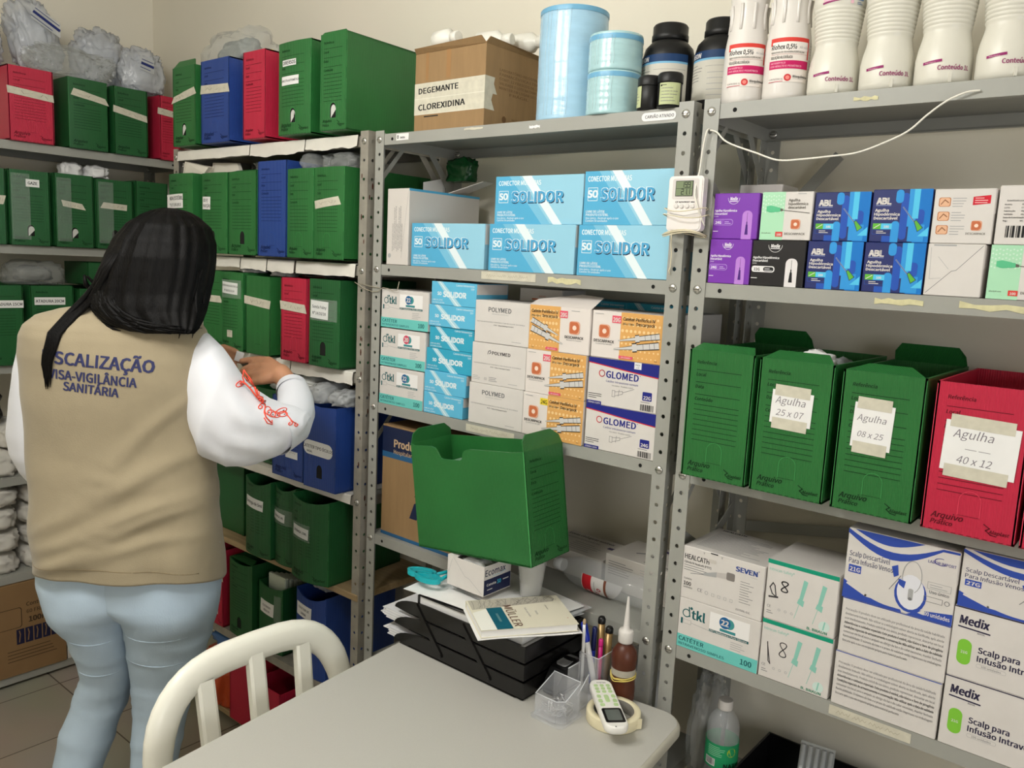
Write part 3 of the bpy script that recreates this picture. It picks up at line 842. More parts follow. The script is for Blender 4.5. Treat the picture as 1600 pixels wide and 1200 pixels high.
bag('plastic_bag', 'clear crinkled bag tip right of the tall blue box', (-.315, .03, 1.8840), (.074, .08, .048), 7, FILMC)
bag('plastic_bag', 'clear bag poking out of the plain green box right of the blue one', (-.2485, .05, 1.8840), (.052, .08, .049), 9, FILMC)
bag('plastic_bag', 'clear bag over the green box nearest the worn post', (-.165, .04, 1.8840), (.110, .09, .049), 12, FILMC)
bag('plastic_bag', 'dark film bag on the red box of the third shelf', (-.29, .05, 1.5772), (.20, .09, .0135), 14, mat('dark_film', (70, 68, 64), rough=.2, alpha=.7, bump=.7, bscale=20))
bag('plastic_bag', 'white paper bag corner above the labelled green box of the third shelf', (-.65, .05, 1.5772), (.10, .08, .0135), 15, PAPER)
bag('plastic_bag', 'white folded bag above the tape marked green box of the third shelf', (-.50, .06, 1.5715), (.09, .08, .0185), 18, PAPER)
SILV = mat('silver_foil_film', (196, 198, 192), rough=.25, spec=.8, alpha=.92, bump=.8, bscale=20, var=.15, vscale=14)
bag('plastic_bag', 'silvery sealed bag lying on the blue boxes beside the hand', (-.345, .06, 1.2215), (.17, .14, .066), 21, SILV, amp=.14)
bag('plastic_bag', 'grey film bag spilling over the left blue box', (-.215, .02, 1.2225), (.08, .13, .060), 23, FILM, amp=.2)
bag('plastic_bag', 'white tubing bag stuffed in the blue box with the rounded slip', (-.128, .03, 1.2222), (.088, .14, .050), 26, FILM, inner=(mat('dark_tubing', (70, 72, 70), rough=.4), .55))
bag('plastic_bag', 'silver bag behind the sleeve on the fourth shelf', (-.52, .10, 1.2160), (.15, .14, .06), 27, SILV, amp=.15)
# sachets, lowest row
mb = MB()
for k in range(5): mb.box(-.048 + .002 * k, .046, .012 + k * .018, .026 + k * .018, 0, .062 - .006 * k, mat('pale_sachet', (206, 216, 200), rough=.35, var=.08), bev=.003)
tag(mb.build('sachet_stack', None, (-.505, .03, .535)), 'pale green sachets packed upright in the lowest row green box', 'sachets')
bag('plastic_bag', 'clear bag of tubes rising out of the lowest blue box', (-.275, .09, .6165), (.12, .12, .042), 31, FILM, inner=(mat('dark_tubing', (70, 72, 70)), .6))
bag('plastic_bag', 'orange and blue packet on the lowest board beside the jeans', (-.82, .05, .0505), (.22, .16, .20), 33, mat('orange_packet', (205, 82, 40), rough=.35, bump=.5, bscale=18), cat='packet')
bag('plastic_bag', 'crumpled blue packet above the orange one on the lowest board', (-.80, .08, .2515), (.20, .14, .06), 34, mat('blue_packet', (70, 110, 165), rough=.35, bump=.5, bscale=18), cat='packet')
# ---------------------------------------------------------------- left wall unit; boxes face +x
GA, GB, GC = 'archive boxes on the top shelf by the left wall', 'green archive boxes on the second shelf by the left wall', 'green archive boxes on the third shelf by the left wall'
def WB(label, y0, y1, z, h, m, x=-1.485, d=.29, **k):
    return archive_box(label, (x, (y0 + y1) / 2, z), y1 - y0, h, d, m, rotz=PI / 2, **k)
a = WT[0] + .0012
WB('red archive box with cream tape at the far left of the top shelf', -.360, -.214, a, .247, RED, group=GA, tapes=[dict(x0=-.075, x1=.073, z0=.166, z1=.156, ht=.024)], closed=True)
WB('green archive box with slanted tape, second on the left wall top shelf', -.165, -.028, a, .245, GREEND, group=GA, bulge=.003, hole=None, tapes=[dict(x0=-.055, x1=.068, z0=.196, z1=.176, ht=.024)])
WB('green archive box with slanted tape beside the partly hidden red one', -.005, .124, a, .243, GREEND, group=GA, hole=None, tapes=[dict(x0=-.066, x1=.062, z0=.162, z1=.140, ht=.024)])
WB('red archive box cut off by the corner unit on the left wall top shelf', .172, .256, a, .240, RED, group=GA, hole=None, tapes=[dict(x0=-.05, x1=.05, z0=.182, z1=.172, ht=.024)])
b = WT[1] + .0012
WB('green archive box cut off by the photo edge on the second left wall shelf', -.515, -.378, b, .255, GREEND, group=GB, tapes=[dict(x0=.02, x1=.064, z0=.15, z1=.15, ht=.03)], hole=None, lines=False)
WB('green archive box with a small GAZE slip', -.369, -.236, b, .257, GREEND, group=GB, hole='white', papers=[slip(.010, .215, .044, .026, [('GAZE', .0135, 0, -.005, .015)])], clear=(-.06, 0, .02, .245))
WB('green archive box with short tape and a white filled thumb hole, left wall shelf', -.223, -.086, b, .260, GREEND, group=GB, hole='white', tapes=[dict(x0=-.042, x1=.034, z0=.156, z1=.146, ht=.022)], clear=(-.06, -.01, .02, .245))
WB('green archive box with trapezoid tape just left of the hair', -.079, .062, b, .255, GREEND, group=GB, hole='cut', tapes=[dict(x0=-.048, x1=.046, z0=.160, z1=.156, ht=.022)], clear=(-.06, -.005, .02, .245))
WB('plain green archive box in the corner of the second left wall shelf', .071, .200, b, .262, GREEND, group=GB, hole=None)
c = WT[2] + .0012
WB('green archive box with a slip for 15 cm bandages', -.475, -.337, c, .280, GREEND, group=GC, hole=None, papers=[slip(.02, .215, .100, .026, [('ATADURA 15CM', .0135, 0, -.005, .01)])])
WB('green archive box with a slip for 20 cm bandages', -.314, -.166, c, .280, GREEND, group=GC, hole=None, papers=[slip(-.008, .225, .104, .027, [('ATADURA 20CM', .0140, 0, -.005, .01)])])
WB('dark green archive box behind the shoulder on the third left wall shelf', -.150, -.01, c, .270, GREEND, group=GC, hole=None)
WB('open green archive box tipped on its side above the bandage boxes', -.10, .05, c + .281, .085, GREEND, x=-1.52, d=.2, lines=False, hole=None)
PRB = mat('translucent_white_bag', (212, 216, 222), rough=.2, alpha=.55, spec=.9, bump=1.0, bscale=15, var=.10, vscale=9)
PACK = mat('packed_white_gowns', (206, 210, 216), rough=.8, bump=.8, bscale=12, var=.08, vscale=6)
gb = 'bags piled on the left wall top shelf'
T1 = a + .2488
bag('plastic_bag', 'translucent bag at the far left of the pile on the red box', (-1.645, -.41, T1), (.14, .19, .22), 41, PRB, group=gb, inner=(PACK, .72), sub=5, amp=.24, ridg=.13)
bag('plastic_bag', 'tall translucent bag with blue print leaning over the first green box', (-1.645, -.19, T1 + .022), (.14, .18, .255), 43, PRB, group=gb, inner=(PACK, .70), sub=5, amp=.26, ridg=.14, rot=(.22, 0, 0))
bag('plastic_bag', 'long low clear bag lying along the front of the pile', (-1.53, -.14, T1), (.075, .34, .11), 44, FILMC, group=gb, sub=5, ridg=.2)
bag('plastic_bag', 'plump white bag over the middle of the left wall top shelf', (-1.645, .015, T1), (.14, .21, .225), 46, PRB, group=gb, inner=(PACK, .74), sub=5, amp=.24, ridg=.13)
bag('plastic_bag', 'white bag with blue print sagging over the second green box', (-1.535, .130, T1 - .001), (.075, .19, .17), 48, PRB, group=gb, inner=(PACK, .72), sub=5, amp=.24, ridg=.13)
bag('plastic_bag', 'small white bag in the corner behind the slim green box', (-1.645, .195, T1), (.14, .13, .165), 49, PRB, group=gb, inner=(PACK, .75), sub=5)
NAVY = flat((38, 48, 110))
for (x, y, z, wd, r) in ((-1.566, -.40, 2.37, .05, -.35), (-1.562, -.20, 2.41, .10, -.5), (-1.492, .13, 2.32, .05, -.2)):
    mb = MB(); A = Art(mb, lambda u, v, o: Vector((o, u * math.cos(r) - v * math.sin(r), u * math.sin(r) + v * math.cos(r))))
    A.rect(-wd / 2, 0, wd / 2, .010, NAVY); A.rect(-wd / 2, .018, wd * .4, .0205, NAVY); A.rect(-wd / 2, -.012, wd * .3, -.0095, NAVY)
    mb.slab([(-.0012, -wd * .55 * math.cos(r), -.02 - wd * .5 * math.sin(r)), (-.0012, wd * .55 * math.cos(r), -.02 + wd * .5 * math.sin(r)), (-.0012, wd * .55 * math.cos(r), .03 + wd * .5 * math.sin(r)), (-.0012, -wd * .55 * math.cos(r), .03 - wd * .5 * math.sin(r))], (.001, 0, 0), FILM)
    tag(mb.build('printed_bag_label', None, (x, y, z)), {-.35: 'blue printed strip on the far left bag', -.5: 'blue printed panel on the tall leaning bag', -.2: 'small blue printed strip on the sagging white bag'}[r], 'label')
bag('plastic_bag', 'clear crinkled bag lying on the bandage boxes', (-1.60, -.26, c + .281), (.18, .22, .09), 52, FILMC, amp=.2, inner=(mat('grey_gauze', (120, 120, 116)), .6))
for k, (y, s) in enumerate(((-.12, .10), (-.03, .12))):
    bag('tissue', ['white tissue tuft left, above the green boxes of the second left wall shelf', 'white tissue tuft right, above the green boxes of the second left wall shelf'][k], (-1.60, y, b + .2625), (s, s * .8, .05), 54 + k, PAPER, cat='tissue', group='tissue tufts')
# gauze packs lower down
GZ = mat('gauze_pack', (206, 202, 194), rough=.6, bump=.7, bscale=14, var=.08, vscale=8)
gp = 'soft white gauze packs stacked on the lower left wall shelf'
d_ = WT[4]
gl = ['bottom row at the photo edge', 'bottom row beside the jeans hip', 'second row left', 'second row right behind the vest', 'third row left', 'third row right behind the vest', 'top row right', 'top row left']
for k, (y, z) in enumerate(((-.435, 0), (-.265, 0), (-.425, .084), (-.255, .084), (-.435, .168), (-.265, .168), (-.26, .252), (-.43, .252))):
    bag('gauze_pack', 'white gauze pack, ' + gl[k], (-1.62, y, d_ + z + .001), (.22, .166, .083), 60 + k, GZ, cat='gauze pack', group=gp, amp=.12)
e_ = WT[3]
gl = ['front one at the photo edge', 'one beside the white sleeve', 'upper one']
for k, (y, z) in enumerate(((-.41, 0), (-.25, 0), (-.34, .10))):
    bag('gauze_pack', 'grey white pack on the shelf by the left elbow, ' + gl[k], (-1.62, y, e_ + z + .001), (.22, .155, .098), 70 + k, GZ, cat='gauze pack', group='wrapped packs by the left elbow', amp=.12)
bag('plastic_bag', 'black bag deep on the shelf by the left elbow', (-1.63, -.44, e_ + .20), (.2, .13, .12), 77, BLACKP)
# the carton on the floor shelf
CARDD = mat('dark_brown_cardboard', (138, 108, 72), rough=.75, var=.06, vscale=10)
def frasc(A, w, h):
    ik = flat((58, 44, 30)); nv = flat((30, 32, 62))
    A.text('Contém:', w * .70, h * .735, .020, ik, bold=.006); A.text('60 FRASCOS', w * .70, h * .655, .020, ik, bold=.002)
    A.text('100mL', w * .715, h * .555, .028, ik, bold=.03)
    A.rr(w * .30, h * .52, w * .665, h * .74, .01, ik); A.rr(w * .306, h * .525, w * .659, h * .734, .009, CARDD)
    for i in range(5):
        u = w * (.62 + .066 * i); A.rect(u, h * .335, u + w * .058, h * .50, nv)
        if i < 4: A.line([(u + w * .02, h * .36), (u + w * .028, h * .44), (u + w * .022, h * .48)], .004, CARDD)
    A.text('8', w * .885, h * .43, .026, CARDD, bold=.03)
    A.bars(w * .55, h * .27, w * .38, ik, n=4, h=.0022, gap=.013, seed=5)
carton('cardboard_box', 'brown cardboard box printed 100mL on the lowest left wall shelf', (-1.495, -.453, WT[5] + .0005), .455, .354, .285, CARDD, front=frasc, rotz=PI / 2, cat='cardboard box')
carton('white_carton', 'plain white carton end right of the brown 100mL box', (-1.50, -.19, WT[5] + .0005), .06, .25, .25, WHITE, rotz=PI / 2)
# ---------------------------------------------------------------- middle unit
SKY = mat('light_blue_card', (150, 204, 226), rough=.42, var=.02)
SBL = flat((86, 172, 212)); SBD = flat((16, 34, 66)); SWH = flat((226, 238, 242)); SPA = flat((176, 216, 230))
def solidor(A, w, h):
    A.poly([(0, 0), (w * .56, 0), (w * .16, h), (0, h)], SBL)
    A.poly([(w * .56, 0), (w * .66, 0), (w * .28, h), (w * .16, h)], flat((122, 190, 220)))
    A.poly([(w * .69, 0), (w * .79, 0), (w * .42, h), (w * .31, h)], SWH)
    A.text('CONECTOR MULTIVIAS', w * .035, h * .81, h * .135, SWH, bold=.012, fit=w * .50)
    A.frame(w * .045, h * .45, w * .155, h * .69, .0012, SWH)
    A.text('SO', w * .10, h * .51, h * .19, SWH, al='c', bold=.04)
    for dx, dy, m in ((.0022, -.0026, SBD), (0, 0, SWH), (.0004, -.0006, flat((74, 160, 205)))):
        A.text('SOLIDOR', w * .19 + dx, h * .46 + dy, h * .31, m, bold=.055 if m is SWH else .03, fit=w * .60)
    A.text('LIVRE DE LÁTEX', w * .03, h * .225, h * .062, SWH, bold=.01)
    A.text('PRODUTO ESTÉRIL', w * .03, h * .165, h * .062, SWH, bold=.01)
    A.text('Uso único - Destruir após o uso', w * .03, h * .105, h * .055, SWH)
    A.text('Contém 50 unidades', w * .03, h * .055, h * .055, SWH)
gso = 'light blue connector cartons on the second shelf of the middle unit'
z = Z2 + .0006
for lab, x0, x1, zz, hh, y in (
        ('light blue connector carton at the left of the lower row, before the grey carton', .128, .378, 0, .108, .004),
        ('light blue connector carton in the middle of the lower row', .392, .640, 0, .108, .006),
        ('light blue connector carton at the right of the lower row, beside the thermometer', .648, .872, 0, .108, .008),
        ('light blue connector carton stacked upper left', .400, .650, .1085, .108, .012),
        ('light blue connector carton stacked upper right, beside the thermometer', .655, .873, .1085, .112, .010)):
    carton('connector_carton', lab, ((x0 + x1) / 2, y, z + zz), x1 - x0, hh, .125, SKY, front=solidor, group=gso, lid=WHITE)
def greyend(A, w, h):
    for k in range(7): A.text('Produto estéril apirogênico descartável', w * (.30 + .07 * k), h * (.18 + .02 * (k % 3)), .0055, GRY, rot=PI / 2, fit=h * (.55 if k % 3 else .36))
    A.line([(w * .97, h * .97), (w * .70, h * .1)], .0008, LGRY); A.disc(w * .15, h * .12, .006, LGRY)
def greyside(A, w, h): A.rect(0, h * .97, w, h, SBL)
carton('grey_white_carton', 'large off white carton turned sideways behind the blue connector cartons', (.071, .006, z), .084, .196, .262, mat('offwhite_card', (214, 208, 202), rough=.5, var=.03), front=greyend, right=greyside, seams=False, rotz=-.02)
# its flap and the goods behind it
mb = MB(); mb.slab([(.05, .20, Z2 + .199), (.17, .22, Z2 + .232), (.17, .262, Z2 + .232), (.05, .262, Z2 + .199)], (0, 0, .002), WHITE)
tag(mb.build('carton_flap_sheet'), 'loose white card flap above the off white carton', 'card')
mb = MB(); mb.slab([(-.040, .20, Z2 + .06), (-.022, .26, Z2 + .06), (-.022, .26, Z2 + .25), (-.040, .20, Z2 + .235)], (0, .012, 0), PAPER)
tag(mb.build('paper_pad'), 'white paper pad glimpsed behind the off white carton through the post gap', 'paper')
bag('plastic_bag', 'green bag with dark blue print behind the off white carton', (.075, .24, Z2 + .2365), (.10, .06, .07), 81, mat('green_bag', (22, 82, 40), rough=.25, bump=.4, bscale=20))
# third shelf of the middle unit
z = Z3 + .0006
TEAL = flat((110, 200, 192)); TEALD = flat((20, 92, 96)); BLU22 = flat((28, 96, 150)); PNK20 = flat((208, 72, 100))
def tkl(num, numc):
    def f(A, w, h):
        A.rect(0, 0, w, h * .26, TEAL)
        A.ring(w * .105, h * .71, h * .065, h * .085, TEALD, .6, 5.9); A.disc(w * .165, h * .83, h * .035, TEALD, n=4)
        A.line([(w * .135, h * .84), (w * .15, h * .66)], h * .025, TEALD)
        A.text('tkl', w * .17, h * .63, h * .25, TEALD, bold=.02)
        A.rect(w * .40, h * .56, w * .88, h * .90, flat((238, 236, 234)))
        A.disc(w * .64, h * .76, h * .10, flat((70, 150, 150))); A.disc(w * .585, h * .76, h * .115, numc)
        A.text(num, w * .585, h * .705, h * .15, WHITE, al='c', bold=.03)
        A.rect(w * .53, h * .58, w * .72, h * .635, flat((60, 140, 145)))
        A.rect(w * .40, h * .505, w * .88, h * .555, TEALD)
        A.text('FEP | Radiopaco | Puro Silicone', w * .41, h * .513, h * .05, WHITE, bold=.01, fit=w * .45)
        A.rect(w * .04, h * .48, w * .065, h * .60, TEALD); A.frame(w * .075, h * .50, w * .17, h * .58, .0007, LGRY)
        A.line([(w * .17, h * .54), (w * .46, h * .50)], .0008, LGRY)
        A.bars(w * .67, h * .43, w * .2, LGRY, n=4, h=.0012, gap=.0045, seed=7)
        A.text('CATÉTER', w * .03, h * .135, h * .115, TEALD, bold=.008, fit=w * .32)
        A.text('INTRAVENOSO SIMPLES', w * .03, h * .045, h * .075, TEALD, fit=w * .58)
        A.text('100', w * .80, h * .075, h * .15, TEALD, bold=.012)
    return f
gt = 'white and teal catheter cartons stacked at the left of the middle unit'
for lab, n_, c_, x0, x1, zz, hh in (('white and teal catheter carton with a blue 22 dot, top of the left stack', '22', BLU22, .018, .197, .2075, .100),
                                ('white and teal catheter carton with a pink 20 dot, middle of the left stack', '20', PNK20, .018, .190, .1040, .100),
                                ('white and teal catheter carton with a blue 22 dot, bottom of the left stack', '22', BLU22, .018, .186, .0, .101)):
    carton('catheter_carton', lab, ((x0 + x1) / 2, .004, z + zz), x1 - x0, hh, .15, WHITE, front=tkl(n_, c_), group=gt)
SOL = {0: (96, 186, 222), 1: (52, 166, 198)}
def solsmall(A, w, h):
    A.poly([(w * .12, h), (w * .24, h), (w * .70, 0), (w * .54, 0)], SPA)
    A.poly([(w * .17, h), (w * .19, h), (w * .63, 0), (w * .60, 0)], SWH)
    A.text('Cateter Intravenoso', w * .96, h * .84, h * .12, SWH, al='r'); A.text('TFP', w * .96, h * .71, h * .12, SWH, al='r')
    A.text('SO', w * .14, h * .42, h * .20, SWH, bold=.03)
    A.text('SOLIDOR', w * .27, h * .36, h * .32, SWH, bold=.045, fit=w * .52)
    A.text('LIVRE DE LÁTEX', w * .03, h * .18, h * .09, SWH); A.text('USO ÚNICO, ESTÉRIL', w * .03, h * .07, h * .08, SWH)
gs2 = 'small blue catheter cartons stacked in the middle unit'
for lab, x0, x1, zz, hh, k in (('small blue catheter carton, topmost of the blue stack', .206, .3585, .2800, .058, 0), ('small blue catheter carton, second from the top of the blue stack', .199, .358, .2255, .054, 0),
        ('small turquoise catheter carton, third from the top of the blue stack', .200, .3535, .1690, .056, 1), ('small turquoise catheter carton, fourth from the top of the blue stack', .191, .3535, .1115, .057, 1),
        ('small pale blue catheter carton, second from the bottom of the blue stack', .190, .336, .0550, .056, 0), ('small pale blue catheter carton, bottom of the blue stack', .190, .328, .0, .0545, 0)):
    carton('small_carton', lab, ((x0 + x1) / 2, .004 + (0.004 if k else 0), z + zz), x1 - x0, hh, .12, mat('blue_card_%d' % k, SOL[k], rough=.4), front=solsmall, group=gs2, lid=WHITE)
def whi(A, w, h):
    A.text('INDICADO', w * .55, h * .6, h * .10, flat((190, 90, 60)), al='c'); A.rect(w * .3, h * .45, w * .8, h * .52, flat((205, 110, 70))); A.bars(w * .1, h * .3, w * .3, GRY, n=2)
carton('small_carton', 'small white carton with a red printed line behind the blue stack', (.46, .126, z + .2830), .13, .05, .10, WHITE, front=whi)
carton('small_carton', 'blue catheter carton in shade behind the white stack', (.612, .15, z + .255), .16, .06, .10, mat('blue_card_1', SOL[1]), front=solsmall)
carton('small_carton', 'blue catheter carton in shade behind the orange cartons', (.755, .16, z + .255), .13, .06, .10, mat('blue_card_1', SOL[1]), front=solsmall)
def qrback(A, w, h): A.bars(w * .1, h * .7, w * .7, GRY, n=4)
carton('small_carton', 'grey shaded carton deep at the right end of the shelf', (.848, .17, z + .20), .05, .10, .10, WHITE, front=qrback)
carton('small_carton', 'plain carton in shade supporting the blue ones behind the white stack', (.60, .16, z), .20, .254, .10, WHITE)
carton('small_carton', 'plain carton in shade supporting the blue ones behind the orange stack', (.765, .19, z), .11, .254, .09, WHITE)
carton('small_carton', 'plain carton in shade behind the small blue stack', (.42, .14, z), .12, .282, .10, WHITE)
PGR = flat((96, 98, 100))
def poly1(k):
    def f(A, w, h):
        if k == 1:
            A.line([(w * .30, h * .74), (w * .315, h * .81), (w * .345, h * .83), (w * .36, h * .78), (w * .33, h * .75)], .002, PGR)
            A.text('POLYMED', w * .38, h * .74, h * .11, K, bold=.015, fit=w * .34)
        else:
            A.text('POLYMED', w * .46, h * .74, h * .15, PGR, al='c', bold=.012, fit=w * .42); A.text('MEDICAL DEVICES', w * .47, h * .68, h * .035, LGRY, al='c', fit=w * .3)
        A.text('CATÉTER INTRAVENOSO PERIFÉRICO COM VÁLVULA DE SEGURANÇA', w * .04, h * .485, h * .035, GRY, fit=w * .88)
        A.text('PTFE - Teflon Embalagem Estéril', w * .36, h * .42, h * .035, K, bold=.008, fit=w * .36)
        if k == 1:
            A.bars(w * .03, h * .17, w * .15, LGRY, n=3); A.text('CE', w * .25, h * .10, h * .08, GRY); A.bars(w * .34, h * .17, w * .2, GRY, n=3, seed=4)
        A.bars(w * .70, h * .08, w * .25, LGRY, n=1)
    return f
gp_ = 'white catheter cartons stacked in the middle of the middle unit'
for lab, k, x0, x1, zz, hh in (('white catheter carton, top of the white stack', 0, .360, .529, .2005, .101), ('white catheter carton with a small round logo, middle of the white stack', 1, .355, .524, .1005, .099), ('white catheter carton, bottom of the white stack', 0, .350, .521, .0, .1)):
    carton('catheter_carton', lab, ((x0 + x1) / 2, .002, z + zz), x1 - x0, hh, .12, WHITE, front=poly1(k), group=gp_)
ORG = flat((222, 168, 98)); ORL = flat((238, 204, 146)); PKR = flat((226, 92, 112)); YEL = flat((240, 214, 60)); DPO = flat((198, 110, 72)); DPL = flat((222, 168, 140))
STG = flat((205, 203, 200))
def logo_d(A, cx, cy, r):
    A.rr(cx - r * 1.15, cy - r * 1.15, cx + r * 1.15, cy + r * 1.15, r * .6, DPL)
    A.poly([(cx - r, cy - r), (cx + r * .3, cy - r)] + [(cx + r * .3 + r * .7 * math.cos(t), cy + r * math.sin(t)) for t in [-PI / 2 + PI * i / 10 for i in range(11)]] + [(cx - r, cy + r)], DPO)
    A.disc(cx, cy, r * .42, flat((240, 214, 196)))
def needle(A, x0, y0, x1, y1, t):
    L = math.hypot(x1 - x0, y1 - y0); ux, uy = (x1 - x0) / L, (y1 - y0) / L; nx, ny = -uy, ux
    def q(a, b): return (x0 + ux * L * a + nx * t * b, y0 + uy * L * a + ny * t * b)
    for grow, m in ((1.28, K), (1.0, STG)):
        g = grow
        A.poly([q(0, .10 * g), q(.42, .35 * g), q(.42, -.35 * g), q(0, -.10 * g)], m)
        A.poly([q(.42, .75 * g), q(.52, .75 * g), q(.52, -.75 * g), q(.42, -.75 * g)], m)
        A.poly([q(.52, .5 * g), q(1.0, .62 * g), q(1.0, -.62 * g), q(.52, -.5 * g)], m)
    for a in (.66, .8, .9): A.line([q(a, .5), q(a, -.5)], t * .12, GRY)
def descar(g_, gc, flip):
    def f(A, w, h):
        o0, o1 = (0, w * .52) if flip else (w * .42, w)
        A.rect(o0, 0, o1, h, ORG)
        r = random.Random(3)
        for i in range(9):
            for j in range(7):
                cx = o0 + (o1 - o0) * (i + .5 + .5 * (j % 2)) / 9.6; cy = h * (j + .6) / 7.4
                rad = h * .022 * (1.6 - .9 * abs(j - 4) / 4 + r.uniform(-.15, .15))
                if rad > .0006: A.disc(cx, cy, rad, ORL, n=8)
        bx = o1 - w * .01 if flip else o0 - w * .125
        A.rect(bx, h * .765, bx + w * .13, h * .92, gc); A.text(g_, bx + w * .065, h * .79, h * .125, K if gc is YEL else WHITE, al='c', bold=.02, fit=w * .105)
        tx = o0 + w * .03
        A.text('Cateter Periférico IV', tx, h * .835, h * .095, K, bold=.008, fit=w * .45)
        A.text('20G x 32mm', tx, h * .745, h * .06, K, fit=w * .16); A.text('Descarpack', tx + w * .19, h * .745, h * .09, K, bold=.008, fit=w * .26)
        cx = w * .76 if flip else w * .19
        logo_d(A, cx, h * .57, h * .125)
        A.text('DESCARPACK', cx, h * .33, h * .082, K, al='c', bold=.004, fit=w * .30); A.text('Descartáveis Para Toda Saúde', cx, h * .285, h * .035, GRY, al='c', fit=w * .24)
        if flip:
            needle(A, w * .50, h * .37, w * .04, h * .66, h * .085); needle(A, w * .58, h * .19, w * .04, h * .48, h * .10)
            A.rect(w * .30, h * .03, w * .50, h * .09, PKR); A.bars(w * .7, h * .93, w * .2, LGRY, n=1)
        else:
            needle(A, w * .40, h * .40, w * .97, h * .57, h * .085); needle(A, w * .34, h * .21, w * .97, h * .38, h * .10)
            A.rect(w * .42, h * .03, w * .62, h * .09, PKR); A.bars(w * .04, h * .93, w * .2, LGRY, n=1)
        A.text('100 unidades', (w * .40 if flip else w * .52), h * .042, h * .04, WHITE, al='c')
        A.text('33 X', w * (.06 if flip else .92), h * .04, h * .035, K)
    return f
gd = 'orange and white catheter cartons in the middle unit'
OFF = mat('warm_white_card', (226, 218, 212), rough=.5)
for lab, g_, gc, fl, x0, x1, zz, hh, y in (('orange and white catheter carton with picture on the left, opened lid', '20G', PKR, True, .5305, .697, .2005, .101, .0), ('orange and white 20G catheter carton, middle of its stack', '20G', PKR, False, .5260, .693, .1000, .1, .0),
        ('orange and white catheter carton with yellow 24G square', '24G', YEL, False, .523, .693, .0, .0995, .0), ('orange and white 20G catheter carton, top right beside the post', '20G', PKR, False, .700, .872, .2010, .100, .004)):
    c = carton('catheter_carton', lab, ((x0 + x1) / 2, y, z + zz), x1 - x0, hh, .13, OFF, front=descar(g_, gc, fl), group=gd)
    if fl:
        mb = MB(); mb.slab([(-.085, .0, .1005), (.085, .0, .1005), (.085, .045, .125), (.02, .055, .128), (-.085, .03, .112)], (0, .001, .001), OFF); mb.build('open_flap', c)
GNV = flat((34, 40, 128)); GRD = flat((200, 44, 52))
def glomed(g_, pack):
    def f(A, w, h):
        top = [(0, h)] + [(w * i / 12, h * (.90 - .06 * math.sin(PI * .5 * min(1, i / 12)) - .10 * (i / 12) ** 1.3)) for i in range(13)] + [(w, h)]
        A.poly([(u, v - h * .022 if 0 < i < 14 else v) for i, (u, v) in enumerate(top)], GRD)
        A.poly(top, GNV)
        if pack: A.rect(w * .66, h * .86, w * .76, h * 1.0, flat((225, 225, 228))); A.text('PACK', w * .71, h * .93, h * .045, K, al='c'); A.text('x 10', w * .71, h * .88, h * .04, K, al='c')
        A.ring(w * .205, h * .68, h * .058, h * .078, GRD, PI * .5, PI * 1.5); A.ring(w * .205, h * .68, h * .058, h * .078, flat((150, 40, 60)), -PI * .5, PI * .5)
        A.text('GLOMED', w * .265, h * .605, h * .20, GNV, bold=.018, fit=w * .47); A.text('®', w * .745, h * .70, h * .05, GNV)
        A.text('Catéter intravenoso comum', w * .27, h * .51, h * .062, GNV, fit=w * .46); A.text('Uso único - Produto estéril', w * .36, h * .44, h * .04, GRY, fit=w * .3)
        A.line([(w * .52, h * .33), (w * .68, h * .44)], .0008, GRY)
        A.frame(w * .37, h * .22, w * .41, h * .35, .0008, GRY); A.line([(w * .41, h * .24), (w * .52, h * .30), (w * .52, h * .36), (w * .41, h * .33)], .0009, GRY); A.line([(w * .46, h * .24), (w * .47, h * .38)], .0009, GRY)
        A.rr(w * .80, h * .24, w * .93, h * .42, .002, GNV); A.text(g_, w * .865, h * .265, h * .10, WHITE, al='c', bold=.02, fit=w * .10)
        A.bars(w * .78, h * .20, w * .19, GRY, n=1); A.barcode(w * .78, h * .03, w * .18, h * .13, K)
        A.bars(w * .02, h * .22, w * .20, K, n=3, gap=.0042, seed=2); A.rect(0, 0, w * .22, h * .075, GNV); A.text('CÓDIGO 112074', w * .02, h * .018, h * .045, WHITE, bold=.01)
    return f
gg = 'white and navy catheter cartons beside the post'
for lab, g_, pk, x0, x1, zz, hh in (('white and navy catheter carton marked 22G, upper one', '22G', True, .699, .872, .0985, .1015), ('white and navy catheter carton marked 24G, lower one', '24G', False, .699, .874, .0, .098)):
    carton('catheter_carton', lab, ((x0 + x1) / 2, .002, z + zz), x1 - x0, hh, .13, WHITE, front=glomed(g_, pk), group=gg)
# fourth shelf
z = Z4 + .0006
DNV = flat((30, 40, 72)); DBL = flat((44, 96, 140)); TAN = flat((206, 176, 138))
def produto(A, w, h):
    A.rect(0, h * .76, w, h * .985, DNV); A.rect(0, h * .71, w, h * .76, DBL); A.rect(0, 0, w, h * .03, DBL)
    A.text('Produtos', w * .16, h * .815, h * .095, TAN, bold=.02)
    A.text('Hospitalares', w * .16, h * .755, h * .05, TAN)
    for s in (0, 1):
        x = w * (.40 + .16 * s)
        A.poly([(x, h * .22), (x + w * .10, h * .22), (x + w * .16, h * .40), (x + w * .06, h * .36)], DNV)
        A.poly([(x + w * .06, h * .42), (x + w * .17, h * .44), (x + w * .24, h * .52), (x + w * .15, h * .55)], DNV)
carton('cardboard_box', 'brown and navy cardboard box printed Produtos behind the raised green box', (.162, .02, z), .285, .312, .27, CARD, front=produto, cat='cardboard box')
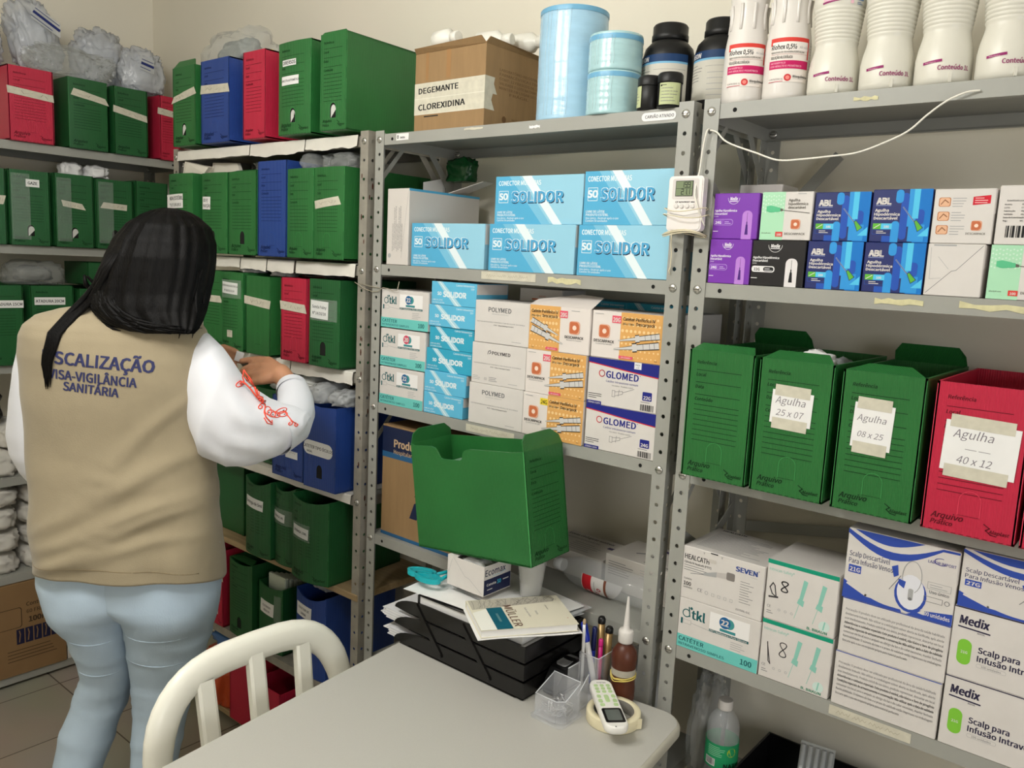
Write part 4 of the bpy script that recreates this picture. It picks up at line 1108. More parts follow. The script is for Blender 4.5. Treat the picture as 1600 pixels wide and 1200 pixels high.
def ltop(A, w, d):
    A.text('Luvas cirúrgicas estéreis', w * .03, d * .80, d * .12, K, bold=.01, fit=w * .75); A.text('Surgical gloves sterile powder free', w * .03, d * .64, d * .085, GRY, fit=w * .6)
    A.rect(w * .05, d * .40, w * .18, d * .5, flat((90, 80, 88))); A.bars(w * .3, d * .5, w * .5, GRY, n=5, gap=.012, h=.002)
    A.rect(w * .78, d * .58, w * .93, d * .68, flat((70, 60, 100)))
def rtop(A, w, d):
    A.rect(w * .45, d * .78, w * .80, d * .88, flat((70, 60, 110)))
    A.line([(w * .30, d * .40), (w * .42, d * .52), (w * .50, d * .42), (w * .62, d * .50), (w * .55, d * .38)], .006, GRY)
    A.text('DESCARPACK', w * .55, d * .1, d * .10, K)
def rfront(A, w, h): A.bars(w * .05, h * .8, w * .42, GRY, n=6, gap=.006, h=.0016); A.bars(w * .55, h * .8, w * .3, LGRY, n=4, gap=.006)
carton('glove_box', 'flat grey white glove carton lying at the back of the lower shelf', (.575, .155, z), .19, .062, .138, mat('greyish_card', (206, 200, 192), rough=.55), top=ltop, rotz=-.03, cat='carton')
carton('glove_box', 'flat grey white glove carton with purple block beside the post', (.768, .152, z), .178, .085, .138, mat('greyish_card', (206, 200, 192)), top=rtop, front=rfront, rotz=-.03, cat='carton')
# clear bottle lying on its side
BP = [(.006, .0), (.030, .003), (.036, .012), (.0365, .10), (.0365, .20), (.034, .225), (.022, .255), (.013, .270), (.013, .285)]
t = thing('lying_bottle', 'clear plastic bottle with red and white label lying on its side', 'bottle', (.852, .104, z + .0375), 0, rot=(0, -PI / 2, -.05))
mb = MB(); mb.lathe(BP, CLEAR, n=28); mb.build('bottle_body', t)
mb = MB(); A = Art(mb, cyl_map(.0368, a0=PI * 1.14)); A.nu = 24
A.rect(-.055, .115, .055, .186, flat((222, 218, 214))); A.rect(-.055, .158, .055, .184, flat((196, 34, 44))); A.rect(-.055, .115, .055, .122, flat((120, 70, 50)))
A.text('12%', -.018, .131, .026, flat((176, 60, 70)), bold=.01, rot=0, al='l'); A.text('ALVEX', -.02, .165, .013, WHITE, bold=.02)
A.bars(-.05, .152, .1, GRY, n=2, gap=.004)
mb.build('bottle_label', t)
mb = MB(); mb.lathe([(.015, .268), (.015, .292), (.013, .294)], mat('clear_cap', (225, 225, 222), rough=.3, alpha=.8), n=20); mb.build('bottle_cap', t)
# ---- on top of the middle unit
z = Z1 + .0006
def degem(A, w, h):
    dk = flat((136, 100, 62)); 
    for v in (.42, .22):
        A.rect(0, h * v, w, h * (v + .20), TAPE); A.rect(0, h * v, w, h * (v + .006), flat((225, 222, 208)))
    A.text('DEGEMANTE', w * .06, h * .485, h * .10, K, bold=.02, fit=w * .58, rot=.02); A.text('CLOREXIDINA', w * .06, h * .275, h * .105, K, bold=.02, fit=w * .68, rot=.02)
    A.rect(w * .15, h * .185, w * .36, h * .20, K)
    A.rect(w * .16, h * .65, w * .20, h, flat((158, 120, 78))); A.rect(w * .46, h * .65, w * .52, h, flat((160, 121, 79)))
def degside(A, w, h):
    for v, e in ((.42, .18), (.22, .15)): A.poly([(0, h * v), (w * e, h * v), (w * (e - .05), h * (v + .12)), (w * e * .8, h * (v + .20)), (0, h * (v + .20))], TAPE)
    br_ = flat((112, 82, 50))
    for k, s in enumerate(('LABORATÓRIO INDÚSTRIA', 'FARMACÊUTICA LTDA', 'CONT: 12 FRASCOS DE 1L', 'VALIDADE E LOTE NA TAMPA', 'MANTER EM LUGAR SECO', 'FRÁGIL')):
        A.text(s, w * .52, h * (.72 - .055 * k), h * .045, br_, al='c', fit=w * (.62 if k != 5 else .3))
    A.disc(w * .30, h * .14, h * .042, br_); A.text('INDÚSTRIA', w * .42, h * .145, h * .04, br_); A.text('BRASILEIRA', w * .42, h * .095, h * .04, br_)
t = carton('cardboard_box', 'open brown cardboard box with taped handwriting on top of the middle unit', (.225, .02, z), .238, .190, .245, CARD, front=degem, right=degside, cat='cardboard box', rotz=.0, seams=False)
mb = MB(); mb.slab([(-.118, .0, .19), (.118, .0, .19), (.112, -.012, .205), (-.112, -.012, .200)], (0, .003, 0), CARD); mb.build('flap', t)
mb = MB(); mb.slab([(.118, .0, .19), (.118, .24, .19), (.128, .235, .196), (.128, .005, .204)], (-.003, 0, 0), CARD); mb.build('flap', t)
WB_ = mat('white_bottle_plastic', (234, 232, 222), rough=.35)
for k, (x, y, zz, ln, r) in enumerate(((.235, .11, .197, .085, .15), (.150, .05, .197, .07, -.1), (.285, .18, .201, .09, .1))):
    t = thing('white_flask', ['white flask lying on the brown box, middle one with a cap', 'white flask lying on the brown box, leftmost', 'white flask lying on the brown box, rightmost'][k], 'flask', (x, y, z + zz + .025), 0, 'white flasks on the open brown box', rot=(0, PI / 2, r))
    mb = MB(); mb.lathe([(.02, 0), (.024, .004), (.024, ln * .7), (.012, ln * .85), (.012, ln * .9)], WB_, n=20); mb.build('flask_body', t)
    mb = MB(); mb.lathe([(.0145, ln * .88), (.0145, ln * 1.15), (.012, ln * 1.17)], WB_, n=20); mb.build('flask_cap', t)
# rolls of sterilisation film
def roll(label, x, y, r, h, rings, m):
    t = thing('film_roll', label, 'film roll', (x, y, z), 0, 'rolls of pale blue sterilisation film')
    mb = MB(); prof = [(r * .28, 0), (r * .985, 0), (r, .003)]
    k = 18
    for i in range(k + 1): prof.append((r * (1 + .006 * math.sin(i * 2.1)), .004 + (h - .008) * i / k))
    prof += [(r * .985, h - .001), (r * .28, h), (r * .28, h - .01)]
    mb.lathe(prof, m, n=44, cap=False); mb.build('film', t)
    mb = MB()
    for q in rings: mb.lathe([(r * 1.009, q), (r * 1.012, q + .002), (r * 1.012, q + .008), (r * 1.009, q + .010)], mat('roll_blue_edge', (112, 172, 206), rough=.35), n=44, cap=False)
    mb.build('edge_band', t)
    mb = MB(); mb.lathe([(r * .30, .002), (r * .30, h - .002)], CARD, n=24, cap=False); mb.build('core', t)
    mb = MB()
    for q in range(7):
        a = -PI / 2 + (q - 3.4) * .21 + .06 * math.sin(q * 4.1)
        mb.tube([(r * 1.014 * math.cos(a + .02 * math.sin(i)), r * 1.014 * math.sin(a + .02 * math.sin(i)), .01 + (h - .02) * i / 8) for i in range(9)], .0004, mat('film_gloss', (220, 236, 244), rough=.06, alpha=.35), n=4)
    mb.build('wrapper', t)
    return t
PB = mat('pale_blue_film', (166, 205, 228), rough=.22, spec=.7, var=.05, vscale=20, bump=.35, bscale=30, stretch=(1, 1, 3))
roll('tall pale blue film roll on top of the middle unit', .548, .085, .076, .240, (.228,), PB)
PG = mat('pale_green_film', (172, 208, 212), rough=.2, spec=.7, var=.05, vscale=20, bump=.4, bscale=30, stretch=(1, 1, 3))
roll('short pale green film roll, lower one of the two beside the black jars', .686, .050, .0565, .088, (.074,), PG)
t = roll('short pale green film roll, upper one of the two beside the black jars', .686, .050, .0565, .076, (.060,), PG); t.location.z = z + .0885
# black jars
JAR = [(.050, 0), (.054, .004), (.0545, .02), (.0545, .128), (.050, .145), (.038, .158), (.0335, .162)]
JB = mat('black_jar_plastic', (22, 22, 22), rough=.42, spec=.4)
def jar(label, x, y, rz):
    t = thing('black_jar', label, 'jar', (x, y, z), rz, 'large black reagent jars')
    mb = MB(); mb.lathe(JAR, JB, n=36); mb.build('jar_body', t)
    mb = MB(); mb.lathe([(.036, .160), (.0385, .162), (.0385, .172), (.037, .174), (.037, .190), (.034, .194), (.02, .195)], JB, n=40); mb.build('jar_lid', t)
    mb = MB(); A = Art(mb, cyl_map(.0548)); A.nu = 12
    A.nu = 28; A.rect(-.085, .030, .055, .126, flat((206, 202, 190))); A.rect(-.085, .111, .055, .126, flat((28, 58, 100))); A.rect(-.085, .107, .055, .111, flat((120, 180, 214)))
    A.text('NEON', -.066, .1135, .0125, WHITE, bold=.03, shear=.15); A.bars(-.075, .098, .05, GRY, n=6, gap=.006); A.rect(-.02, .095, .05, .0955, GRY)
    A.bars(-.015, .082, .065, LGRY, n=5, gap=.011)
    A.rect(-.07, .048, -.058, .060, flat((150, 148, 142)))
    mb.build('jar_label', t)
jar('large black jar behind the two small black jars', .768, .130, .3)
jar('large black jar partly behind the white bottles', .879, .152, .25)
def sjar(label, x, y, rz, lab):
    t = thing('small_black_jar', label, 'jar', (x, y, z), rz, 'small black jars at the shelf edge')
    mb = MB(); mb.lathe([(.022, 0), (.024, .002), (.024, .046), (.0225, .048)], JB, n=28); mb.build('jar_body', t)
    mb = MB(); mb.lathe([(.0248, .046), (.0252, .048), (.0252, .062), (.022, .066), (.012, .067)], JB, n=30); mb.build('jar_lid', t)
    mb = MB(); A = Art(mb, cyl_map(.0242)); A.nu = 8
    a0, a1 = (-.020, .024) if lab else (-.036, -.012)
    A.rect(a0, .004, a1, .045, flat((188, 196, 150)))
    if lab: A.bars(-.018, .04, .02, K, n=1); A.bars(-.016, .034, .036, GRY, n=5, gap=.006); A.disc(-.016, .040, .002, K)
    else: A.bars(a0 + .002, .03, .018, GRY, n=4, gap=.006)
    mb.build('jar_label', t)
sjar('small black jar on the left with label turned away', .795, .018, .3, False)
sjar('small black jar on the right with pale green label', .845, .010, .45, True)
# marks stuck on the middle unit's shelf edges
def edge_label(label, x0, x1, zc, ht, lines=(), m=None, round_=False, scr=None, dz=0.0, y=-.0005, cat='label', rag=False, seed=1):
    mb = MB(); n = 6; m = m or PAPER
    def pt(u, v, o=0.0): return Vector((x0 + u, y + .0020 - o, zc + v + dz * u / (x1 - x0)))
    wd = x1 - x0
    if round_:
        r = ht / 2
        ring = [(wd - r + r * math.cos(t), r * math.sin(t)) for t in [-PI / 2 + PI * i / 8 for i in range(9)]] + [(r + r * math.cos(t), r * math.sin(t)) for t in [PI / 2 + PI * i / 8 for i in range(9)]]
    else:
        j = ht * .35
        ring = [(0, -ht / 2), (wd - (j if rag else 0), -ht / 2), (wd, ht / 2), (j if rag else 0, ht / 2)]
        if rag:
            r_ = random.Random(seed); ring = [(wd * i / 7, -ht / 2 + r_.uniform(0, .35) * ht) for i in range(8)] + [(wd - wd * i / 7, ht / 2 - r_.uniform(0, .35) * ht) for i in range(8)]
    P = [pt(u, v) for u, v in ring]; mb.slab(P, (0, -.0003, 0), m)
    A = Art(mb, lambda u, v, o: pt(u, v, o + .0003))
    for (t, size, u, v, b, c) in lines: A.text(t, u, v, size, flat(c), bold=b)
    if scr: A.scribble(wd * .1, -ht * .2, wd * .8, ht * .42, flat((172, 164, 140)), seed=seed, th=.0007, words=4)
    o = mb.build('edge_label'); return tag(o, label, cat)
L1, L2, L3, L4 = Z1 - .014, Z2 - .014, Z3 - .014, Z4 - .014
edge_label('rounded white sticker reading CARVÃO ATIVADO on the shelf edge', .790, .868, L1, .0165, [('CARVÃO ATIVADO', .0085, .008, -.003, .005, (60, 60, 66))], round_=True)
edge_label('tiny white maker sticker near the left end of the top shelf edge', .062, .108, L1 + .003, .0165, [('SMIDA', .0065, .014, -.004, .02, (30, 30, 30)), ('0', .012, .003, -.004, .03, (30, 30, 30))])
edge_label('strip of masking tape with faded writing under the middle blue carton', .375, .540, L2 + .002, .018, m=TAPE, scr=1, seed=3, cat='masking tape')
edge_label('torn scraps of yellowed tape right of the written strip', .575, .665, L2, .016, m=TAPEC, rag=True, seed=8, cat='masking tape')
edge_label('strip of grey tape under the white cartons', .345, .50, L3, .018, m=TAPE, scr=1, seed=5, cat='masking tape')
edge_label('small flake of white paint scrap on the top shelf edge below the film roll', .50, .53, L1, .008, rag=True, seed=9, cat='tape scrap')
edge_label('torn pale tape residue on the top shelf edge below the brown box', .30, .36, L1 + .008, .007, m=TAPE, rag=True, seed=12, cat='tape scrap')
# wire tied round the posts
mb = MB(); mb.tube([(-.075, -.012, 1.575), (-.045, -.006, 1.560), (-.012, -.004, 1.553), (.012, -.004, 1.555), (.03, -.003, 1.566), (.05, -.003, 1.5645), (.07, -.004, 1.560), (.088, -.004, 1.562), (.094, -.004, 1.585)], .0011, mat('grey_wire', (168, 160, 140), rough=.4), n=6)
mb.tube([(-.06, -.005, 1.572), (-.02, -.004, 1.567), (.018, -.004, 1.565)], .0011, MATS['grey_wire'], n=6)
tag(mb.build('tie_wire'), 'thin tan wire tied round the two left posts above the teal cartons', 'wire')
# ---------------------------------------------------------------- right unit
z = Z1 + .0006
# spray bottles
WBT = mat('glossy_white_bottle', (224, 219, 213), rough=.22, spec=.6, sss=.0)
BPR = [(.036, 0), (.0395, .003), (.0405, .012), (.0400, .10), (.0385, .112), (.0370, .122), (.0340, .142), (.0320, .158), (.0325, .172), (.0350, .188), (.0375, .204), (.0380, .215), (.036, .228), (.026, .245), (.0150, .255), (.0140, .268)]
MAG = flat((196, 28, 96)); RDO = flat((216, 66, 58))
def riohex(label, x, y, rz):
    t = thing('white_bottle', label, 'bottle', (x, y, z), rz, 'white bottles with red labels')
    mb = MB(); mb.lathe(BPR, WBT, n=40)
    for k in range(9):
        a = 2 * PI * k / 9
        mb.tube([(.0352 * math.cos(a), .0352 * math.sin(a), .134), (.0338 * math.cos(a), .0338 * math.sin(a), .150), (.0335 * math.cos(a), .0335 * math.sin(a), .163), (.0358 * math.cos(a), .0358 * math.sin(a), .180)], .0028, WBT, n=6)
    mb.build('bottle_body', t)
    mb = MB(); mb.lathe([(.0165, .266), (.0165, .300), (.014, .304)], WBT, n=24); mb.build('bottle_cap', t)
    mb = MB(); A = Art(mb, cyl_map(prof_radius(BPR))); A.nu = 24
    A.rect(-.040, .030, .034, .107, flat((234, 226, 218)))
    A.rect(-.040, .094, .034, .107, RDO); A.rect(-.036, .084, .034, .0995, flat((238, 232, 226)))
    A.rect(.031, .070, .034, .0995, RDO)
    A.text('Riohex 0,5%', -.038, .087, .0115, K, bold=.02, shear=.1, fit=.046); A.text('Alcoólico', .013, .088, .006, LGRY)
    A.text('digluconato de clorexidina 0,005 mL/mL', -.038, .0805, .0042, K, fit=.062); A.rect(-.038, .0780, .030, .0784, flat((160, 60, 70)))
    A.text('SOLUÇÃO ALCOÓLICA', -.038, .0705, .0068, K, bold=.005, fit=.040)
    A.rect(-.040, .053, .034, .0672, MAG)
    A.text('ANTISSÉPTICO', -.037, .0615, .0042, flat((240, 190, 205))); A.text('USO ADULTO E PEDIÁTRICO', -.037, .0560, .0046, flat((240, 190, 205)))
    A.disc(-.004, .0375, .0062, flat((206, 56, 60))); A.disc(-.004, .0375, .0035, flat((235, 140, 130)))
    A.text('Rioquímica', .005, .0375, .0058, K, bold=.01); A.rect(.005, .0355, .026, .0358, K)
    A.text('CONTEÚDO 1L', -.038, .0335, .0042, GRY); A.line([(-.038, .0305), (-.012, .0312)], .0010, flat((190, 60, 90)))
    A.bars(.038, .10, .006, GRY, n=14, gap=.005, h=.0006)
    mb.build('bottle_label', t)
riohex('white bottle with red label, left one beside the black jars', .9785, .055, .55)
riohex('white bottle with red label, right one', 1.0605, .055, .55)
BPC = [(.034, 0), (.041, .003), (.043, .012), (.0430, .045), (.0405, .062), (.0365, .078), (.0350, .086)]
for i in range(9):
    q = .090 + .0065 * i; BPC += [(.0352 + .0007 * i, q), (.0366 + .0007 * i, q + .0022), (.0366 + .0007 * i, q + .0042), (.0352 + .0007 * i, q + .0060)]
BPC += [(.0425, .150), (.043, .158), (.043, .215), (.036, .235), (.018, .252), (.0165, .265)]
WBC = mat('cream_white_bottle', (222, 219, 207), rough=.32, spec=.5)
PUR = flat((148, 40, 104)); PNL = flat((234, 188, 202))
def clorex(label, x, y, rz, grp='cream white bottles marked Conteúdo 1L'):
    t = thing('cream_bottle', label, 'bottle', (x, y, z), rz, grp)
    mb = MB(); mb.lathe(BPC, WBC, n=40)
    mb.box(-.002, .002, -.0445, -.041, .003, .017, WBC)
    mb.build('bottle_body', t)
    mb = MB(); mb.lathe([(.019, .262), (.019, .288), (.016, .292)], WBC, n=24); mb.build('bottle_cap', t)
    mb = MB(); A = Art(mb, cyl_map(prof_radius(BPC))); A.nu = 20
    A.text('Conteúdo 1L', -.020, .0225, .0100, PUR, bold=.010, fit=.050)
    A.line([(-.042, .0345), (-.016, .0370)], .0042, PUR); A.text('Antisséptico', -.040, .0340, .0030, PNL)
    mb.build('printed_mark', t)
    mb = MB(); A = Art(mb, cyl_map(prof_radius(BPC))); A.nu = 20
    A.rect(-.036, .160, .036, .205, flat((236, 230, 222))); A.rect(-.036, .1555, .014, .1625, PNL); A.line([(-.036, .153), (-.006, .1565)], .003, PUR)
    A.text('2%', -.006, .1600, .012, PUR, bold=.005); A.rect(.010, .150, .015, .168, PNL)
    A.text('CLOREX', -.03, .172, .012, PUR, bold=.01); A.rect(.022, .156, .036, .170, flat((110, 140, 180))); A.bars(.022, .152, .013, flat((110, 130, 160)), n=2, gap=.0025)
    mb.build('bottle_label', t)
for k, (x, s) in enumerate(((1.148, 'first from the left'), (1.238, 'second from the left'), (1.327, 'third from the left'), (1.418, 'rightmost, cut by the photo edge'))):
    clorex('cream white bottle marked Conteúdo 1L, front row, ' + s, x, .054, .5)
clorex('cream white bottle in the second row between the two on the right', 1.43, .165, .5, None)
# ---- second shelf: needle cartons
z = Z2 + .0006
PRP = mat('purple_card', (122, 52, 172), rough=.38); PRL = flat((186, 130, 214)); PRM = flat((142, 84, 190)); PRD = flat((70, 30, 120))
def pill_needle(A, w, h, bg, fg, nd, txt, num, m2):
    A.rr(w * .66, -h * .001 + h * .02, w * .88, h * .62, w * .10, bg); A.rect(w * .66, 0, w * .88, h * .3, bg)
    A.rect(w * .765, h * .38, w * .772, h * .58, nd); A.poly([(w * .735, h * .10), (w * .805, h * .10), (w * .79, h * .32), (w * .75, h * .32)], nd); A.rect(w * .758, h * .3, w * .78, h * .38, nd)
    A.text('Medix', w * .44, h * .845, h * .10, txt, al='c', bold=.035, shear=.1, fit=w * .17); A.rect(w * .35, h * .815, w * .53, h * .83, txt); A.ring(w * .44, h * .90, w * .125, w * .132, txt, PI, 2 * PI)
    A.text('Agulha Hipodérmica', w * .03, h * .60, h * .065, txt, bold=.02, fit=w * .50); A.text('Descartável', w * .03, h * .53, h * .065, txt, bold=.02, fit=w * .29); A.text('Estéril', w * .03, h * .48, h * .035, txt)
    A.rr(w * .02, h * .30, w * .46, h * .435, h * .06, m2[0]); A.rr(w * .025, h * .305, w * .455, h * .43, h * .058, m2[1])
    A.text(num, w * .06, h * .33, h * .085, m2[2], bold=.02); A.rr(w * .245, h * .32, w * .44, h * .415, h * .045, m2[3]); A.bars(w * .27, h * .37, w * .15, m2[4], n=2, gap=.003)
    A.bars(w * .02, h * .16, w * .18, txt, n=1)
def purple(A, w, h): pill_needle(A, w, h, PRL, None, PRD, flat((232, 224, 240)), '24G', (flat((200, 170, 226)), PRM, flat((232, 224, 240)), PRP, flat((200, 170, 226))))
def blackn(A, w, h): pill_needle(A, w, h, flat((226, 222, 222)), None, K, flat((232, 230, 230)), '22G', (flat((232, 230, 230)), flat((232, 230, 230)), K, K, flat((200, 200, 200))))
MNT = flat((172, 222, 186)); GRN = flat((92, 190, 140)); OLV = flat((96, 92, 84))
def greenn(A, w, h):
    A.rect(0, 0, w * .46, h, MNT)
    for i in range(9):
        for j in range(5):
            A.disc(w * (.03 + .05 * i), h * (.92 - .08 * j - .02 * (i % 2)), h * .018, flat((205, 234, 212)), n=6)
    A.poly([(w * .10, h * .70), (w * .18, h * .72), (w * .38, h * .67), (w * .38, h * .59), (w * .18, h * .57), (w * .10, h * .60)], GRN); A.poly([(w * .38, h * .66), (w * .43, h * .645), (w * .43, h * .60), (w * .38, h * .60)], OLV)
    A.line([(w * .43, h * .62), (w * .95, h * .56)], .0012, OLV)
    A.text('Agulha', w * .53, h * .80, h * .075, OLV, bold=.006, fit=w * .22); A.text('hipodérmica', w * .53, h * .725, h * .075, OLV, bold=.006, fit=w * .38); A.text('descartável', w * .53, h * .65, h * .075, OLV, bold=.006, fit=w * .34)
    logo_d(A, w * .70, h * .33, h * .09); A.text('DESCARPACK', w * .70, h * .11, h * .065, OLV, al='c', fit=w * .40)
    A.rect(w * .32, h * .07, w * .46, h * .17, flat((214, 66, 60))); A.text('100', w * .39, h * .09, h * .065, WHITE, al='c', bold=.02); A.text('25 x 0,80 mm', w * .04, h * .13, h * .035, OLV); A.bars(w * .7, h * .95, w * .25, LGRY, n=1)
NVY = mat('dark_navy_card', (34, 44, 104), rough=.36); CB1 = flat((40, 84, 178)); CB2 = flat((52, 150, 220)); CB3 = flat((86, 196, 236)); CB4 = flat((24, 118, 200)); LGN = flat((96, 180, 60))
def abl(A, w, h):
    A.rect(w * .92, 0, w, h, CB4); A.rect(w * .74, 0, w * .92, h, CB4)
    A.rect(w * .62, h * .3, w * .76, h, CB2); A.rect(w * .655, h * .02, w * .92, h * .34, CB2)
    A.rr(w * .50, h * .05, w * .625, h * .93, w * .06, CB1)
    A.rr(w * .40, h * .74, w * .53, h * 1.06 if False else h * .99, w * .06, CB2)
    A.rr(w * .365, h * .0, w * .50, h * .40, w * .06, CB2); A.rect(w * .365, 0, w * .50, h * .2, CB2); A.rect(w * .22, 0, w * .365, h * .12, CB1)
    A.rr(w * .76, h * .34, w * .90, h * .62, w * .06, CB1); A.poly([(w * .82, h * .12), (w * .99, h * .3), (w * .99, h * .12)], CB3)
    A.rect(w * .70, h * .45, w * .80, h, CB3)
    A.text('ABL', w * .07, h * .72, h * .17, WHITE, bold=.05, fit=w * .26); A.rect(w * .07, h * .69, w * .33, h * .70, flat((160, 170, 210)))
    A.text('Agulha', w * .06, h * .58, h * .072, WHITE, bold=.025, fit=w * .24); A.text('Hipodérmica', w * .05, h * .505, h * .072, WHITE, bold=.025, fit=w * .44); A.text('Descartável', w * .05, h * .43, h * .072, WHITE, bold=.025, fit=w * .41)
    A.rect(w * .05, h * .245, w * .19, h * .355, LGN); A.line([(w * .07, h * .265), (w * .17, h * .335)], .0012, WHITE); A.rect(w * .19, h * .245, w * .38, h * .355, CB3); A.text('100', w * .285, h * .27, h * .065, WHITE, al='c', bold=.02)
    A.frame(w * .05, h * .15, w * .36, h * .235, .0005, CB1); A.bars(w * .12, h * .20, w * .18, WHITE, n=2, gap=.003)
    A.line([(w * .54, h * .66), (w * .76, h * .37)], .0018, flat((150, 165, 190))); A.line([(w * .54, h * .66), (w * .76, h * .37)], .0007, NVY)
    A.poly([(w * .735, h * .40), (w * .775, h * .43), (w * .90, h * .28), (w * .81, h * .20)], NVY); A.poly([(w * .75, h * .39), (w * .775, h * .415), (w * .885, h * .28), (w * .815, h * .215)], LGN)
def desclabel(A, w, h):
    for k, v in enumerate((.76, .50, .25)):
        A.rr(w * .08, h * (v - .085), w * .28, h * (v + .085), .003, flat((190, 124, 82))); A.rr(w * .095, h * (v - .075), w * .265, h * (v + .075), .003, flat((226, 180, 146)))
        A.line([(w * .12, h * (v - .04)), (w * .18, h * (v + .04)), (w * .24, h * (v - .01))], .0016, flat((150, 100, 70)))
        A.bars(w * .31, h * (v + .06), w * .24, LGRY, n=4, gap=.0042, seed=k)
    A.poly([(w * .64, h * .70), (w * .92, h * .73), (w * .92, h * .88), (w * .64, h * .85)], flat((206, 32, 52))); A.bars(w * .67, h * .82, w * .22, flat((240, 190, 190)), n=3, gap=.0035)
    logo_d(A, w * .74, h * .33, h * .08); A.text('DESCARPACK', w * .74, h * .165, h * .055, OLV, al='c', fit=w * .32)
def espec(A, w, h):
    A.text('ESPECIFICAÇÕES', w * .62, h * .80, h * .045, K, al='c'); A.text('Esterilizado por Óxido de Etileno', w * .13, h * .73, h * .036, K, bold=.005)
    for k, (a, b) in enumerate((('Modelo', '40x1,2 (18G)'), ('LOTE:', '0720601'), ('Fabricação:', '09/07/2020'), ('Validade:', '08/07/2025'), ('Data da Esterilização:', '10/07/2020'), ('Reg.:', 'MS'))):
        A.text(a, w * .10, h * (.665 - .055 * k), h * .034, K, bold=.004); A.text(b, w * .36 if k != 4 else w * .5, h * (.665 - .055 * k), h * .036 if k else h * .045, K)
    A.barcode(w * .16, h * .12, w * .72, h * .20, K, n=26)
def whiteenv(A, w, h):
    A.line([(w * .04, h * .05), (w * .46, h * .48), (w * .54, h * .50), (w * .96, h * .97)], .0008, GRY); A.line([(w * .08, h * .32), (w * .28, h * .34)], .0006, LGRY); A.line([(w * .08, h * .32), (w * .06, h * .92)], .0006, LGRY)
    A.rect(w * .10, h * .955, w * .50, h * .985, LGRY); A.line([(w * .20, h * .75), (w * .40, h * .52)], .0006, LGRY)
BLK = mat('black_card', (26, 24, 26), rough=.38); NC = WHITE
gn = 'needle cartons in two rows on the second shelf of the right unit'
rows = (('upper purple needle carton marked 24G', PRP, purple, .962, 1.052, 1, .085), ('white and mint needle carton beside the upper purple one', NC, greenn, 1.058, 1.152, 1, .086), ('dark blue needle carton with green tipped needle, upper row left', NVY, abl, 1.156, 1.250, 1, .084), ('dark blue needle carton with green tipped needle, upper row right', NVY, abl, 1.253, 1.346, 1, .087),
        ('white carton with three small brown pictures and a red flag', NC, desclabel, 1.349, 1.437, 1, .086), ('white carton with specifications and a barcode', NC, espec, 1.441, 1.529, 1, .090),
        ('lower purple needle carton marked 24G', PRP, purple, .962, 1.046, 0, .0835), ('black needle carton marked 22G', BLK, blackn, 1.048, 1.148, 0, .083), ('dark blue needle carton with green tipped needle, lower row left', NVY, abl, 1.152, 1.247, 0, .0835), ('dark blue needle carton with green tipped needle, lower row right', NVY, abl, 1.250, 1.346, 0, .0835),
        ('plain white carton end with folded diagonal seams', NC, whiteenv, 1.349, 1.432, 0, .0835), ('white and mint needle carton at the right of the lower row', NC, greenn, 1.440, 1.534, 0, .0835))
for lab, m, fr, x0, x1, up, hh in rows:
    carton('needle_carton', lab, ((x0 + x1) / 2, .003 + .003 * up, z + (.0842 if up else 0)), x1 - x0, hh, .095, m, front=fr, group=gn, rotz=rnd.uniform(-.012, .012))
carton('small_carton', 'white carton with grey print behind the upper purple one, through the braces', (.99, .15, z), .09, .20, .08, WHITE, front=espec)
edge_label('torn yellowed tape under the dark blue cartons', 1.275, 1.352, L2, .013, m=TAPEC, rag=True, seed=21, cat='masking tape')
edge_label('long yellowed tape at the right end of the needle shelf edge', 1.405, 1.56, L2 + .001, .016, m=TAPEC, rag=True, seed=24, cat='masking tape')
edge_label('small pale tape scrap on the right unit top shelf edge', 1.205, 1.245, L1, .009, m=TAPEC, rag=True, seed=27, cat='tape scrap')
edge_label('long cream tape with faded writing under the white scalp cartons', 1.275, 1.415, L4, .018, m=TAPE, scr=1, seed=31, cat='masking tape')
# ---- third shelf: archive boxes
gR = 'archive boxes on the third shelf of the right unit'
z = Z3 + .0012
def note(cx, cz, w, h, l1, l2, **k): return dict(cx=cx, cz=cz, wd=w, ht=h, lines=[(l1, w * .24, -w * .05, h * .10, -.012), (l2, w * .22, -w * .04, -h * .26, -.012)], taped=True, rot=-.03, ink=(128, 122, 128), **k)
AB('green archive box without a note, at the post of the right unit', .963, 1.095, z, .246, GREEN, y=-.046, group=gR, flap=(.012, .025, .012), backflap=True, d=.30)
AB('green archive box with a handwritten note Agulha 25x07', 1.104, 1.238, z, .245, GREEN, y=-.046, group=gR, flap=(.014, .03, .02), d=.30, papers=[note(-.002, .160, .074, .060, 'Agulha', '25 x 07')])
AB('green archive box with a handwritten note Agulha 08x25', 1.252, 1.384, z, .241, GREEN, y=-.046, group=gR, flap=(.012, .03, .03), backflap=True, d=.30, papers=[note(-.010, .150, .064, .076, 'Agulha', '08 x 25')])
t = AB('red archive box with a handwritten note Agulha 40x12', 1.398, 1.531, z, .240, RED, y=-.046, group=gR, d=.30, papers=[dict(cx=.004, cz=.140, wd=.104, ht=.080, lines=[('Agulha', .0185, -.012, .014, -.012), ('40 x 12', .0165, -.006, -.026, -.012), ('――', .02, -.004, -.010, -.012)], taped=True, rot=-.03, ink=(128, 122, 128))])
AB('second red archive box cut by the photo edge', 1.537, 1.67, z, .240, RED, y=-.046, group=gR, d=.30)
bag('plastic_bag', 'white packet sticking up inside the 25x07 box', (1.165, .08, z + .20), (.07, .05, .06), 91, PAPER)
bag('plastic_bag', 'grey packets piled inside the 25x07 box', (1.17, .17, z + .16), (.09, .12, .085), 92, FILM)
